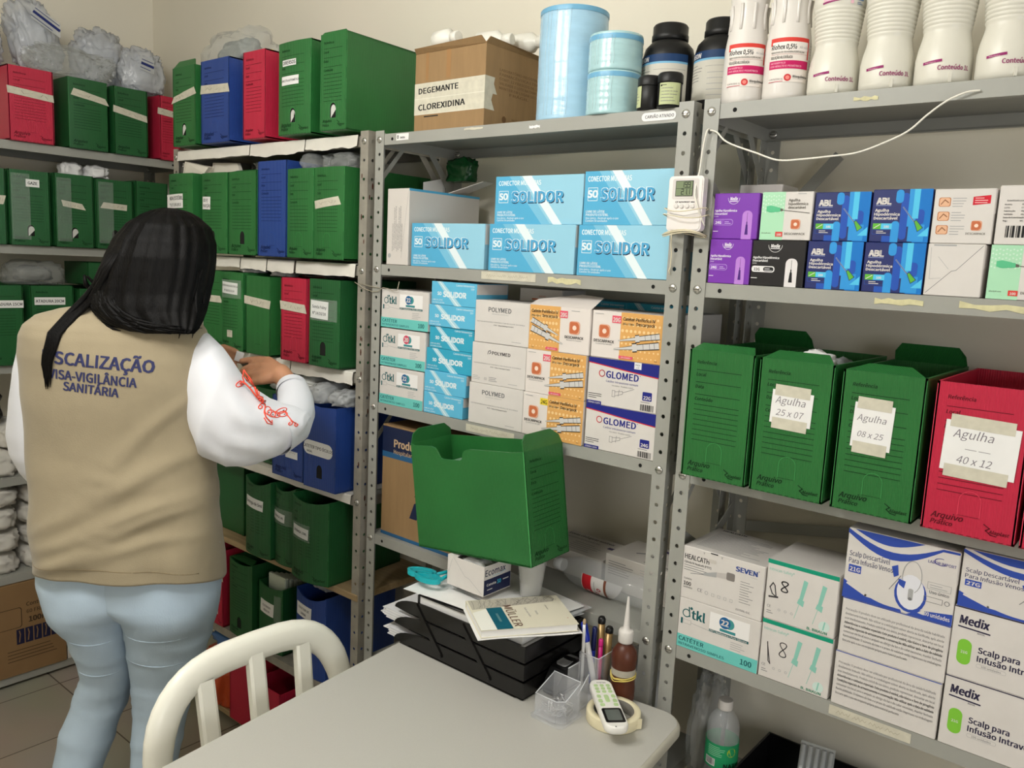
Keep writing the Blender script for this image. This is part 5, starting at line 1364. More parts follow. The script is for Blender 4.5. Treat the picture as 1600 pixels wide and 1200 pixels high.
# ---- fourth shelf
z = Z4 + .0006
SVN = flat((34, 66, 140))
def seven(A, w, h):
    A.text('HEALCATH™', w * .03, h * .76, h * .13, K, bold=.012, fit=w * .36); A.text('Cânula IV Healcath (PTFE)', w * .03, h * .68, h * .055, K, bold=.012, fit=w * .34)
    A.bars(w * .03, h * .635, w * .36, GRY, n=3, gap=.0048, seed=3)
    A.text('SEVEN', w * .66, h * .79, h * .12, SVN, bold=.035, fit=w * .26); A.text('®', w * .925, h * .86, h * .05, SVN); A.rect(w * .84, h * .745, w * .92, h * .75, LGRY)
    A.line([(w * .12, h * .50), (w * .30, h * .55)], .0012, GRY); A.poly([(w * .28, h * .53), (w * .44, h * .56), (w * .44, h * .66), (w * .28, h * .58)], LGRY); A.poly([(w * .44, h * .57), (w * .56, h * .58), (w * .56, h * .69), (w * .44, h * .66)], flat((196, 190, 186))); A.rr(w * .56, h * .575, w * .66, h * .72, .003, flat((130, 124, 120)))
    A.text('Contém', w * .04, h * .37, h * .045, K); A.text('100', w * .04, h * .255, h * .10, K, bold=.012); A.text('unidades', w * .04, h * .205, h * .045, K)
    A.text('CE', w * .22, h * .20, h * .09, GRY); A.ring(w * .335, h * .22, h * .025, h * .034, LGRY)
    for k in range(4): A.frame(w * (.40 + .075 * k), h * .19, w * (.43 + .075 * k), h * .24, .0006, LGRY)
    A.bars(w * .73, h * .62, w * .16, GRY, n=9, gap=.0052, h=.0009, seed=8); A.text('2STERIL O.E.', w * .70, h * .08, h * .05, GRY)
    for u in (.26, .48): A.text('Y', w * u, h * .925, h * .06, GRY)
    A.rect(w * .35, h * .97, w * .44, h * .99, K); A.rr(w * .335, h * .80, w * .43, h * .87, .003, flat((206, 200, 192)))
def seventop(A, w, d):
    A.bars(w * .1, d * .8, w * .8, GRY, n=16, gap=.007, h=.0016, seed=12); A.text('HEALCATH', w * .1, d * .9, d * .07, K, bold=.02)
tkl22 = tkl('22', BLU22)
carton('catheter_carton', 'white catheter carton with a needle drawing on the teal banded one', (1.045, .002, z + .1055), .174, .110, .16, WHITE, front=seven, top=seventop)
carton('catheter_carton', 'white and teal catheter carton at the bottom left of the right unit shelf', (1.046, .002, z), .175, .1050, .16, WHITE, front=tkl22)
BBG = flat((20, 150, 118)); BBL = flat((140, 200, 184)); PEN = flat((66, 64, 66))
def bbraun(k):
    def f(A, w, h):
        A.rect(0, h * .93, w, h, BBG); A.text('Introcan Safety®', w * .03, h * .82, h * .065, BBL, fit=w * .36)
        for x in (.50, .76):
            A.poly([(w * (x - .02), h * .42), (w * (x + .03), h * .42), (w * (x + .09), h * .78), (w * (x + .03), h * .80)], BBL); A.line([(w * x, h * .42), (w * (x - .06), h * .14)], .0009, BBL)
            A.poly([(w * (x - .04), h * .40), (w * (x + .05), h * .36), (w * (x + .06), h * .46), (w * (x - .02), h * .48)], BBL)
        A.disc(w * .86, h * .15, h * .085, flat((206, 226, 218))); A.line([(w * .85, h * .10), (w * .865, h * .22)], .0025, BBL)
        A.text('B. BRAUN', w * .63, h * -.0 + h * .03, h * .06, flat((40, 130, 100)), bold=.02, fit=w * .28)
        A.text('CE', w * .04, h * .20, h * .06, GRY); A.bars(w * .04, h * .14, w * .1, GRY, n=2); 
        for q in range(3): A.ring(w * (.22 + .09 * q), h * .20, h * .015, h * .022, LGRY, n=8)
        if k == 0:
            A.line([(w * .10, h * .62), (w * .06, h * .54), (w * .10, h * .44), (w * .16, h * .40), (w * .13, h * .58), (w * .10, h * .62)], .0022, PEN); A.line([(w * .06, h * .38), (w * .18, h * .40)], .0035, PEN)
            P8 = [(.27 + .035 * math.sin(2 * s) * 1.3, .60 + .085 * math.cos(s)) for s in [2 * PI * i / 24 for i in range(25)]]
        else:
            A.line([(w * .10, h * .62), (w * .13, h * .30), (w * .16, h * .26), (w * .13, h * .42), (w * .10, h * .60)], .0016, PEN)
            P8 = [(.33 + .04 * math.sin(2 * s) * 1.2, .56 + .12 * math.cos(s)) for s in [2 * PI * i / 24 for i in range(25)]]
        A.line([(w * u, h * v) for u, v in P8], .0024 if k == 0 else .0018, PEN)
    return f
carton('catheter_carton', 'square white carton with green edge and bold handwritten 18, upper one', (1.2025, .002, z + .1175), .133, .118, .14, WHITE, front=bbraun(0), group='square white cartons with a green edge')
carton('catheter_carton', 'square white carton with green edge and thin handwritten 18, lower one', (1.2030, .002, z), .133, .1170, .14, WHITE, front=bbraun(1), group='square white cartons with a green edge')
SCB = flat((52, 78, 168))
def scalp(num):
    def f(A, w, h):
        def wave(v0, a, v1, b): return [(w * i / 14, h * (v0 + a * math.sin(PI * (i / 14) * 1.15 + .3))) for i in range(15)] + [(w * (14 - i) / 14, h * (v1 + b * math.sin(PI * ((14 - i) / 14) * 1.15 + .3))) for i in range(15)]
        A.poly([(w * .06, h * .995), (w * .70, h * .995)] + [(w * (.70 - .64 * i / 12), h * (.995 - .13 * math.sin(PI * i / 12))) for i in range(13)], SCB)
        A.poly([(0, h * .93)] + [(w * i / 14, h * (.93 - .26 * math.sin(PI * min(1, i / 12)) + .03 * i / 14)) for i in range(15)] + [(w * (14 - i) / 14, h * (.97 - .20 * math.sin(PI * min(1, (14 - i) / 12)) + .02)) for i in range(15)], SCB)
        A.text('Scalp Descartável', w * .03, h * .61, h * .10, flat((48, 52, 92)), fit=w * .38); A.text('Para Infusão Venosa', w * .03, h * .51, h * .10, flat((48, 52, 92)), fit=w * .44)
        A.rect(w * .035, h * .375, w * .155, h * .485, SCB); A.text(num, w * .095, h * .395, h * .085, WHITE, al='c', bold=.02, fit=w * .10)
        A.poly([(0, h * .26)] + [(w * i / 20, h * (.26 - .22 * math.sin(PI * .5 * min(1, i / 9)))) for i in range(1, 12)] + [(w * .56, 0), (0, 0)], SCB)
        A.line([(w * .04, h * .21), (w * .22, h * .10), (w * .54, h * .075)], h * .03, WHITE)
        A.disc(w * .62, h * .28, h * .20, SCB, ry=h * .25); A.disc(w * .62, h * .31, h * .17, flat((226, 226, 232)), ry=h * .24)
        A.poly([(w * .72, h * .10), (w, h * .16), (w, 0), (w * .6, 0)], SCB); A.poly([(w * .70, h * .06), (w * .76, h * .14), (w * .76, h * .05)], WHITE)
        A.text('100 unidades', w * .74, h * .055, h * .075, WHITE, bold=.008, fit=w * .24)
        A.poly([(w * .43, h * .60), (w * .485, h * .64), (w * .50, h * .50), (w * .46, h * .46)], SCB); A.poly([(w * .50, h * .46), (w * .57, h * .44), (w * .56, h * .34), (w * .51, h * .38)], SCB)
        A.line([(w * .43, h * .28), (w * .52, h * .50)], .0011, GRY)
        A.line([(w * (.62 + .085 * math.sin(s)), h * (.52 + .22 * math.cos(s))) for s in [-1.9 + 4.6 * i / 16 for i in range(17)]], .0012, LGRY)
        A.rr(w * .60, h * .20, w * .645, h * .36, .003, LGRY); A.disc(w * .622, h * .22, .0028, GRY)
        A.ring(w * .85, h * .815, h * .07, h * .082, flat((60, 56, 140)), 1.2, 5.6, e=.6); A.text('LABOR IMPORT', w * .74, h * .775, h * .055, flat((60, 56, 140)), fit=w * .24)
        A.text('Uso único', w * .78, h * .37, h * .055, GRY, bold=.01); A.frame(w * .76, h * .43, w * .96, h * .52, .0007, LGRY); A.bars(w * .78, h * .48, w * .16, LGRY, n=2, gap=.004); A.frame(w * .74, h * .25, w * .90, h * .32, .0007, GRY); A.ring(w * .94, h * .285, h * .025, h * .032, GRY)
    return f
TXT = ['Precaução: O produto deve ser utilizado por profissional da área da saúde habilitado', 'devidamente treinado. Não utilizar se a embalagem estiver aberta ou danificada, após aberto', 'usar imediatamente. Produto estéril de uso único, proibido reprocessar, descartar em local', 'Advertências e cuidados especiais: Este produto é estéril, não tóxico e livre de pirogênio', 'Condições especiais de armazenamento e conservação: Não utilizar após a data de validade', 'conservar em local seco e arejado ao abrigo da luz e do calor excessivo, manter fechado', 'Rastreabilidade: O número do lote e o prazo de validade estão impressos na embalagem', 'Descarte após o uso em recipiente próprio para material perfurante']
def txtbox(A, w, h):
    g2 = flat((110, 108, 110))
    for k, s in enumerate(TXT): A.text(s, w * .04, h * (.78 - .083 * k), h * .058, g2 if k not in (3, 4) else K, fit=w * (.92 if k < 7 else .62), bold=.012 if k in (3, 4) else .0)
def txtbox2(A, w, h): txtbox(A, w, h); A.rect(0, h * .985, w, h, SCB)
gsc = 'white and blue scalp vein set cartons'
carton('scalp_carton', 'white and blue scalp carton marked 21G on top of two printed ones', (1.365, .0, z + .2040), .178, .128, .12, WHITE, front=scalp('21G'), group=gsc)
carton('scalp_carton', 'white carton covered in small print, middle of the scalp stack', (1.366, .0, z + .1025), .175, .101, .12, WHITE, front=txtbox2, group=gsc)
carton('scalp_carton', 'white carton covered in small print, bottom of the scalp stack', (1.364, .0, z), .175, .1020, .12, WHITE, front=txtbox2, group=gsc)
MDX = flat((42, 38, 66)); MGR = flat((128, 196, 62))
def medix(A, w, h):
    A.text('Medix', w * .045, h * .77, h * .16, MDX, bold=.03, shear=.08, fit=w * .21); A.poly([(w * .04, h * .735), (w * .27, h * .72), (w * .27, h * .70), (w * .04, h * .715)], MDX); A.text('BRASIL', w * .18, h * .675, h * .03, MDX)
    A.rr(w * .055, h * .20, w * .155, h * .56, w * .048, MGR); A.text('21G', w * .105, h * .36, h * .05, WHITE, al='c', bold=.01)
    A.text('Scalp para', w * .20, h * .42, h * .115, MDX, bold=.015, fit=w * .29); A.text('Infusão Intravenosa', w * .20, h * .30, h * .115, MDX, bold=.015, fit=w * .56)
    A.rr(w * .20, h * .215, w * .41, h * .27, h * .026, LGRY); A.rr(w * .202, h * .219, w * .408, h * .266, h * .023, WHITE); A.text('100 unidades', w * .305, h * .229, h * .04, GRY, al='c')
    A.rect(0, h * .985, w, h, MDX)
carton('scalp_carton', 'white and blue scalp carton marked 27G at the photo edge', (1.558, .0, z + .2440), .20, .098, .12, WHITE, front=scalp('27G'), group=gsc)
carton('scalp_carton', 'white carton with green pill mark, upper of two at the photo edge', (1.558, .0, z + .1225), .205, .1210, .12, WHITE, front=medix, group='white cartons with a green pill mark')
carton('scalp_carton', 'white carton with green pill mark, lower of two at the photo edge', (1.558, .0, z), .205, .1220, .12, WHITE, front=medix, group='white cartons with a green pill mark')
# ---- below: fifth shelf
z = Z5 + .0006
WBP = [(.030, 0), (.034, .004), (.0345, .03), (.0325, .036), (.0345, .044), (.0325, .052), (.0345, .060), (.0345, .074), (.0330, .080), (.0345, .086), (.0345, .160), (.0340, .176), (.030, .192), (.020, .206), (.0135, .212), (.0130, .222)]
t = thing('water_bottle', 'clear water bottle with green label on the low shelf of the right unit', 'bottle', (1.030, .115, z), .4)
mb = MB(); mb.lathe(WBP, CLEAR, n=32); mb.build('bottle_body', t)
mb = MB(); mb.lathe([(.0150, .213), (.0155, .215), (.0155, .232), (.0145, .234)], WHITE, n=26); mb.build('bottle_cap', t)
mb = MB(); A = Art(mb, cyl_map(.0348)); A.nu = 40
A.rect(-.105, .090, .105, .146, flat((36, 150, 96))); A.bars(-.03, .139, .040, flat((170, 220, 190)), n=6, gap=.004, h=.0010)
A.rect(-.036, .095, -.012, .112, flat((226, 226, 222))); A.barcode(-.034, .097, .020, .014, K)
A.disc(.022, .130, .010, flat((170, 190, 60))); A.text('NAT', .006, .094, .015, flat((20, 60, 40)), bold=.03)
mb.build('bottle_label', t)
t = thing('black_tray', 'black plastic tray of sundries on the low shelf of the right unit', 'tray', (1.26, .02, z))
mb = MB()
mb.box(-.19, .19, 0, .26, 0, .004, BLACKP)
for b in ((-.19, .19, 0, .005), (-.19, .19, .255, .26), (-.19, -.185, .005, .255), (.185, .19, .005, .255)): mb.box(*b, .004, .105, BLACKP, bev=.001)
mb.build('tray_body', t)
t = thing('clear_cup', 'clear round tub of brown amber ampoules in the black tray', 'tub', (1.175, .10, z + .0045))
mb = MB(); mb.lathe([(.038, 0), (.042, .002), (.052, .105), (.054, .107), (.051, .104), (.041, .004)], CLEAR, n=32, cap=False); mb.build('tub', t)
AMB = mat('amber_glass', (96, 44, 18), rough=.1, alpha=.92)
for k in range(12):
    a = k * 2.4; q = .006 + .0019 * k
    mb = MB(); mb.lathe([(.0058, 0), (.006, .002), (.006, .035), (.0022, .043), (.0022, .058), (.001, .060)], AMB, n=10)
    o = mb.build('ampoule', None, (1.175 + q * 1.1 * math.cos(a), .10 + q * 1.1 * math.sin(a), z + .020 + .003 * (k % 3) + .02), (0.5 * math.sin(a), .5 * math.cos(a), a))
    tag(o, 'amber glass ampoule standing in the clear tub', 'ampoule', 'amber ampoules in the clear tub')
BLI = mat('blister_clear', (205, 208, 208), rough=.15, alpha=.55)
t = thing('ampoule_strip', 'clear plastic strip of five ampoules standing in the black tray', 'ampoule strip', (1.205, .185, z + .0045), .1, rot=(-.2, 0, .15))
mb = MB(); mb.box(-.035, .035, 0, .0015, 0, .155, BLI)
for k in range(5): mb.lathe([(.0045, .0), (.005, .002), (.005, .045), (.0045, .05)], BLI, n=8, c=(-.028 + .014 * k, -.004, .10))
mb.build('strip', t)
for k in range(5):
    mb = MB(); mb.lathe([(.0042, 0), (.0045, .03), (.002, .04), (.004, .06), (.004, .085)], mat('clear_ampoule', (225, 228, 228), rough=.1, alpha=.8), n=8, c=(-.028 + .014 * k, -.005, .02)); mb.build('ampoule', t)
t = thing('clear_cup', 'empty clear round lid in the black tray', 'tub', (1.33, .09, z + .0045))
mb = MB(); mb.lathe([(.040, 0), (.046, .10), (.048, .102), (.045, .099), (.039, .003)], CLEAR, n=32, cap=False); mb.build('tub', t)
WTR = mat('white_translucent', (218, 218, 216), rough=.35, alpha=.92)
for k, (x, y, a, lab) in enumerate(((1.116, .033, .0, 'white packet at the front left of the black tray'), (1.256, .075, 1.3, 'white folded packet with small print beside the amber tub'), (1.27, .14, .5, 'white slip leaning behind the amber tub'), (1.31, .020, .0, 'grey white packet at the front of the black tray'))):
    mb = MB(); mb.box(-.030, .030, -.007, .007, 0, .10, WTR, bev=.004); A = Art(mb, lambda u, v, o: Vector((u - .032, -.008 - o, v))); A.rect(.036, .083, .048, .095, GRY); A.bars(.01, .075, .03, LGRY, n=3)
    tag(mb.build('sachet', None, (x, y, z + .008), (-.08, 0, a)), lab, 'sachet', 'white packets in the black tray')
mb = MB(); mb.box(-.022, .022, -.010, .010, 0, .11, WTR, bev=.005); mb.box(-.018, .018, -.0112, -.010, .02, .09, flat((205, 205, 204)))
tag(mb.build('white_case', None, (1.405, .06, z + .006), (-.15, 0, -.1)), 'white plastic case standing at the right of the black tray', 'case')
mb = MB(); mb.lathe([(.011, 0), (.013, .015), (.006, .045), (.003, .075)], WTR, n=14)
tag(mb.build('white_tip', None, (1.424, .10, z + .006), (0, 0, 0)), 'small white nozzle beside the white case', 'nozzle')
bag('plastic_bag', 'big clear bag of white goods on the low shelf between the two right posts', (.958, .19, z), (.055, .15, .26), 95, FILMC, inner=(mat('pale_goods', (176, 174, 170), rough=.6, var=.1), .78), amp=.18)
bag('plastic_bag', 'clear bag of white goods behind the brown bottle on the middle unit low shelf', (.80, .14, Z5 + .0006), (.14, .2, .27), 96, FILMC, inner=(mat('pale_goods', (176, 174, 170)), .78), amp=.18)
# ---- white thin cable draped along the right unit
WCB = mat('white_cable', (238, 234, 222), rough=.4)
mb = MB(); cab = [(.944, -.004, 1.916), (.942, -.010, 1.910), (.937, -.010, 1.880), (.935, -.012, 1.84), (.938, -.030, 1.80), (.944, -.030, 1.775), (.958, -.020, 1.735)]
mb.tube(spline(cab), .0017, WCB, n=6)
# ---------------------------------------------------------------- white cable and thermometer
mb.tube(spline([(.949, -.010, 1.913), (.961, -.006, 1.909), (.980, -.012, 1.893), (1.002, -.015, 1.882), (1.047, -.018, 1.866), (1.091, -.02, 1.851), (1.137, -.02, 1.851), (1.181, -.018, 1.854), (1.224, -.016, 1.858), (1.263, -.014, 1.871), (1.301, -.012, 1.889), (1.327, -.010, 1.913), (1.353, -.008, 1.933), (1.379, -.006, 1.944), (1.397, -.001, 1.946)]), .0017, WCB, n=6)
tag(mb.build('white_cable'), 'thin white cable drooping along the top of the right unit', 'cable')
t = thing('thermometer', 'white digital thermometer strapped to the posts, reading 19.9 and 21.1', 'thermometer', (.9155, -.004, 1.724), 0)
WPL = mat('white_plastic', (236, 230, 226), rough=.35)
mb = MB()
ring = []
for cx, cy, a in ((.030, .096, 0), (-.030, .096, PI / 2), (-.030, .008, PI), (.030, .008, 1.5 * PI)):
    for i in range(5): ring.append((cx + .007 * math.cos(a + PI / 2 * i / 4), -.020, cy + .008 * math.sin(a + PI / 2 * i / 4)))
mb.slab(ring, (0, .016, 0), WPL)
mb.slab([(x * .93, -.0215, .053 + (z_ - .053) * .95) for x, y, z_ in ring], (0, .0016, 0), WPL)
A = Art(mb, lambda u, v, o: Vector((u, -.0216 - o, v)))
A.rr(-.028, .060, .028, .099, .004, flat((214, 208, 204))); 
for k, s in enumerate(('C/F', 'IN/OUT', 'RESET', 'MAX')): A.text(s, -.017 + .0115 * k, .0535, .0042, K, al='c', bold=.02)
A.line([(-.030, .034), (0, .029), (.030, .034)], .0008, LGRY)
mb.build('case', t)
mb = MB(); A = Art(mb, lambda u, v, o: Vector((u, -.0222 - o, v)))
mb.box(-.021, .016, -.0226, -.0214, .066, .095, flat((50, 52, 48)))
mb.box(-.0198, .0148, -.0230, -.0222, .0672, .0938, mat('lcd_screen', (126, 140, 108), rough=.25))
A = Art(mb, lambda u, v, o: Vector((u, -.0230 - o, v)))
SEG = {'1': 'bc', '9': 'abcdfg', '2': 'abged', '.': ''}
def seg7(ch, u, v, w_, h_):
    pos = {'a': ((0, h_), (w_, h_)), 'b': ((w_, h_), (w_, h_ / 2)), 'c': ((w_, h_ / 2), (w_, 0)), 'd': ((0, 0), (w_, 0)), 'e': ((0, 0), (0, h_ / 2)), 'f': ((0, h_ / 2), (0, h_)), 'g': ((0, h_ / 2), (w_, h_ / 2))}
    for s in SEG[ch]: A.line([(u + pos[s][0][0], v + pos[s][0][1]), (u + pos[s][1][0], v + pos[s][1][1])], .0011, K)
for row, s in ((.0825, '199'), (.0695, '211')):
    for k, ch in enumerate(s): seg7(ch, -.008 + .0068 * k, row, .0045, .0098)
    A.disc(.0046, row, .0007, K, n=8)
A.rect(-.0198, .0802, .0148, .0807, K)
mb.build('display', t)
for k in range(4):
    mb = MB(); mb.lathe([(.0042, 0), (.0042, .0018), (.003, .0026)], mat('silver_button', (220, 216, 212), rough=.25), n=14)
    mb.build('button', t, (-.017 + .0115 * k, -.0215, .047), (PI / 2, 0, 0))
CORD = mat('cream_cord', (222, 212, 184), rough=.6)
mb = MB()
for zz, w_ in ((1.764, .044), (1.752, .046), (1.722, .042), (1.720, .045), (1.717, .043)):
    P_ = [(.9155 + w_ * math.cos(a), -.020 + .024 * math.sin(a) if math.sin(a) < 0 else -.012 + .014 * math.sin(a), zz + .004 * math.sin(a * 2 + zz * 90)) for a in [2 * PI * i / 20 for i in range(21)]]
    mb.tube(P_, .0011, CORD, n=6, cap=False)
mb.tube([(.888, -.018, 1.72), (.886, -.014, 1.70), (.887, -.010, 1.68), (.884, -.006, 1.655), (.881, -.005, 1.647), (.884, -.005, 1.640)], .0014, CORD, n=6)
tag(mb.build('cord'), 'cream cord wound round the thermometer and posts with a hanging end', 'cord')

# ---------------------------------------------------------------- table
TH = 0.105; ct, st = math.cos(TH), math.sin(TH)
TZ = .75
TBL = mat('grey_laminate', (186, 184, 177), rough=.42, spec=.4, var=.015, vscale=300)
EDG = mat('grey_pvc_edge', (188, 184, 170), rough=.5)
t = thing('table', 'light grey table with rounded edge in front of the shelves', 'table', (1.012, -.022, 0), TH)
W_, L_ = .68, 1.35; rc = .045
def rrect(x0, x1, y0, y1, r):
    P_ = []
    for cx, cy, a in ((x1 - r, y1 - r, 0), (x0 + r, y1 - r, PI / 2), (x0 + r, y0 + r, PI), (x1 - r, y0 + r, 1.5 * PI)):
        for i in range(9): P_.append((cx + r * math.cos(a + PI / 2 * i / 8), cy + r * math.sin(a + PI / 2 * i / 8)))
    return P_
mb = MB()
top = rrect(-W_ + .007, -.007, -L_ + .007, -.007, rc)
mb.slab([(x, y, TZ - .022) for x, y in top], (0, 0, .022), TBL)
mb.build('table_top', t)
mb = MB(); pr = []
for r_, zz in ((0, TZ - .0004), (.004, TZ - .002), (.0075, TZ - .008), (.0075, TZ - .020), (.004, TZ - .026), (0, TZ - .027)):
    pr.append([(x, y, zz) for x, y in rrect(-W_ + .0075 - r_, -.0075 + r_, -L_ + .0075 - r_, -.0075 + r_, rc + r_)])
n_ = len(pr[0]); V = [p for r_ in pr for p in r_]
F = [(j * n_ + i, (j + 1) * n_ + i, (j + 1) * n_ + (i + 1) % n_, j * n_ + (i + 1) % n_) for j in range(len(pr) - 1) for i in range(n_)]
mb.add(V, F, EDG, True); mb.build('edge_band', t)
LEGM = mat('beige_steel_leg', (186, 180, 160), rough=.45)
for x, y in ((-.07, -.08), (-W_ + .07, -.08), (-.07, -L_ + .08), (-W_ + .07, -L_ + .08)):
    mb = MB(); mb.box(x - .018, x + .018, y - .018, y + .018, .001, TZ - .0275, LEGM, bev=.003); mb.build('leg', t)
mb = MB()
for y in (-.08, -L_ + .08): mb.box(-W_ + .09, -.09, y - .012, y + .012, TZ - .07, TZ - .03, LEGM)
mb.build('apron', t)

# ---------------------------------------------------------------- white plastic chair
CHW = mat('white_chair_plastic', (238, 236, 224), rough=.34, spec=.5)
t = thing('plastic_chair', 'white plastic chair with slatted back pushed under the table', 'chair', (.285, -.535, 0), 0)
# seat faces +x; back leans to -x
def lean(z_): return -.02 - (z_ - .43) * .16 + .05
def arch(a): # half width, height
    y = -.226 * math.copysign(abs(math.cos(a)) ** .62, math.cos(a)); zz = .57 + .243 * abs(math.sin(a)) ** .66
    return y, zz
mb = MB()
path = [(lean(z_), -.226, z_) for z_ in (.40, .46, .52, .56)]
arc = [arch(PI * i / 24) for i in range(1, 24)]
path += [(lean(z_), y, z_) for y, z_ in arc] + [(lean(z_), .226, z_) for z_ in (.56, .52, .46, .40)]
P_ = [Vector(p) for p in path]; N_ = len(P_); V = []; prof = 14
for i, p in enumerate(P_):
    d = (P_[min(i + 1, N_ - 1)] - P_[max(i - 1, 0)]).normalized()
    nrm = Vector((1, 0, .16)).normalized(); b = d.cross(nrm).normalized()
    for k in range(prof):
        q = 2 * PI * k / prof; cq, sq = math.cos(q), math.sin(q)
        wd_ = .016 + .017 * max(0.0, min(1.0, (p.z - .44) / .28))
        V.append(p + b * (wd_ * math.copysign(abs(cq) ** .6, cq)) + nrm * (.010 * math.copysign(abs(sq) ** .8, sq)) - nrm * .010 * (cq * cq))
F = [(i * prof + k, i * prof + (k + 1) % prof, (i + 1) * prof + (k + 1) % prof, (i + 1) * prof + k) for i in range(N_ - 1) for k in range(prof)]
mb.add(V, F + [tuple(range(prof))[::-1], tuple((N_ - 1) * prof + k for k in range(prof))], CHW, True)
mb.build('back_frame', t)
for y in (-.118, .0, .118):
    zt_ = .57 + (.228 if abs(y) < .05 else .212)
    mb = MB(); q = .019
    pts = [(lean(z_), y * (1 - .10 * (zt_ - z_) / .4), z_) for z_ in (.42, .52, .62, .72, zt_ + .005)]
    V = []
    for (x, yy, z_) in pts:
        for dx, dy in ((.007, -q), (.010, -q * .7), (.010, q * .7), (.007, q), (-.008, q), (-.008, -q)): V.append((x + dx, yy + dy, z_))
    F = [(i * 6 + k, i * 6 + (k + 1) % 6, (i + 1) * 6 + (k + 1) % 6, (i + 1) * 6 + k) for i in range(4) for k in range(6)]
    mb.add(V, F, CHW); mb.build('slat', t)
mb = MB()
def seatf(u, v):
    x = .02 + .42 * u; y = (v - .5) * (.47 - .03 * u)
    return (x, y, .432 - .018 * math.sin(PI * u) * math.sin(PI * v) - .03 * max(0, u - .85) / .15)
mb.grid(seatf, 16, 14, CHW); mb.grid(lambda u, v: tuple(Vector(seatf(1 - u, v)) - Vector((0, 0, .02))), 16, 14, CHW)
for v in (0, 1): mb.grid(lambda u, w_: tuple(Vector(seatf(u, v)) - Vector((0, 0, .03 * w_))), 16, 1, CHW)
mb.grid(lambda u, w_: tuple(Vector(seatf(1, u)) - Vector((0, 0, .03 * w_))), 16, 1, CHW)
mb.build('seat', t)
for x, y, dx in ((.03, -.235, -.06), (.03, .235, -.06), (.41, -.215, .03), (.41, .215, .03)):
    mb = MB(); V = []
    for z_, q in ((.425, .026), (.2, .021), (.001, .017)):
        c_ = x + dx * (1 - z_ / .425); V += [(c_ + a * q, y + b_ * q * .8 + math.copysign(.02 * (1 - z_ / .425), y), z_) for a, b_ in ((-1, -1), (1, -1), (1, 1), (-1, 1))]
    mb.add(V, [(i * 4 + k, i * 4 + (k + 1) % 4, (i + 1) * 4 + (k + 1) % 4, (i + 1) * 4 + k) for i in range(2) for k in range(4)] + [(0, 1, 2, 3), (8, 9, 10, 11)], CHW); mb.build('leg', t)

# ---------------------------------------------------------------- letter tray organiser
ox0, ox1, oy0, oy1 = .338, .731, -.213, -.004
z0 = TZ + .0006
TRB = mat('black_tray_plastic', (24, 23, 22), rough=.22, spec=.5)
t = thing('letter_tray', 'black three tier letter tray with diagonal arms on the table', 'letter tray', (ox0, oy0, z0))
Lx, Ly = ox1 - ox0, oy1 - oy0
for k in range(3):
    zb = .002 + .0395 * k; h_ = .0365
    mb = MB(); mb.box(.05, Lx, .0, Ly, zb, zb + .002, TRB)
    for y in (0, Ly - .0025):
        pts = [(Lx, y, zb), (Lx, y, zb + h_), (.12, y, zb + h_)] + [(.12 - .12 * math.sin(a), y, zb + h_ * (.05 + .95 * math.cos(a)) * .95 + .0018) for a in [PI / 2 * i / 8 for i in range(1, 9)]] + [(.05, y, zb)]
        mb.slab(pts, (0, .0025, 0), TRB)
    mb.box(Lx - .003, Lx, .0025, Ly - .0025, zb, zb + h_, TRB)
    mb.box(Lx, Lx + .0012, .0, Ly, zb + h_ - .003, zb + h_, TRB)
    mb.build('tray', t)
mb = MB(); mb.box(.02, Lx - .02, .0, Ly, -.0005, .0022, TRB); mb.build('foot', t)
for yy, s in ((-.0035, 1), (Ly + .0005, -1)):
    for x in (.155, .300):
        mb = MB(); a = Vector((x - .085, yy, .110)); b = Vector((x, yy, .014)); q = Vector((.0042, 0, .0042))
        mb.slab([a - q, b - q, b + q, a + q], (0, .003, 0), TRB)
        o = mb.build('arm', t)
        m2 = MB(); m2.lathe([(.0042, 0), (.0042, .0010), (.0025, .0018)], TRB, n=12); m2.build('rivet', o, (x, yy, .014), (PI / 2, 0, 0))
# papers in and on the trays
PG2 = mat('grey_edged_paper', (214, 214, 216), rough=.8, var=.06, vscale=200, stretch=(1, 1, 40))
for k, (zb, n_, dx) in enumerate(((.005, 9, -.045), (.0445, 12, -.055))):
    mb = MB(); r_ = random.Random(5 + k)
    for i in range(n_):
        e = r_.uniform(-.012, .012); mb.box(.35 + dx + e, .70, oy0 + .006, oy1 - .006, z0 + zb + .0021 * i, z0 + zb + .0021 * i + .0017, PG2 if i % 3 else PAPER)
    tag(mb.build('paper_stack'), ['stack of papers in the bottom tier, sticking out at its open end', 'stack of papers in the middle tier, sticking out at its open end'][k], 'papers', 'paper stacks in the letter tray')
zt_ = z0 + .0832
mb = MB()
for i in range(10): mb.box(.40 + .002 * (i % 3), .722, oy0 + .005 + .001 * (i % 2), oy1 - .006, zt_ + .0026 * i, zt_ + .0026 * i + .0023, PAPER if i % 4 else PG2)
tag(mb.build('paper_stack'), 'stack of white papers filling the top tier of the letter tray', 'papers', 'paper stacks in the letter tray')
zp = zt_ + .0262
t = thing('ring_binder', 'black covered document folder with white sheets on the letter tray, below the book', 'folder', (.555, -.105, zp), .02)
mb = MB(); mb.box(-.15, .150, -.098, .095, 0, .0015, TRB); mb.box(-.15, .150, -.098, .095, .0205, .022, TRB); mb.box(-.15, -.147, -.098, .095, 0, .022, TRB); mb.build('cover', t)
mb = MB(); mb.box(-.146, .153, -.094, .092, .0017, .0202, PAPER); mb.build('sheets', t)
zq = zp + .0224
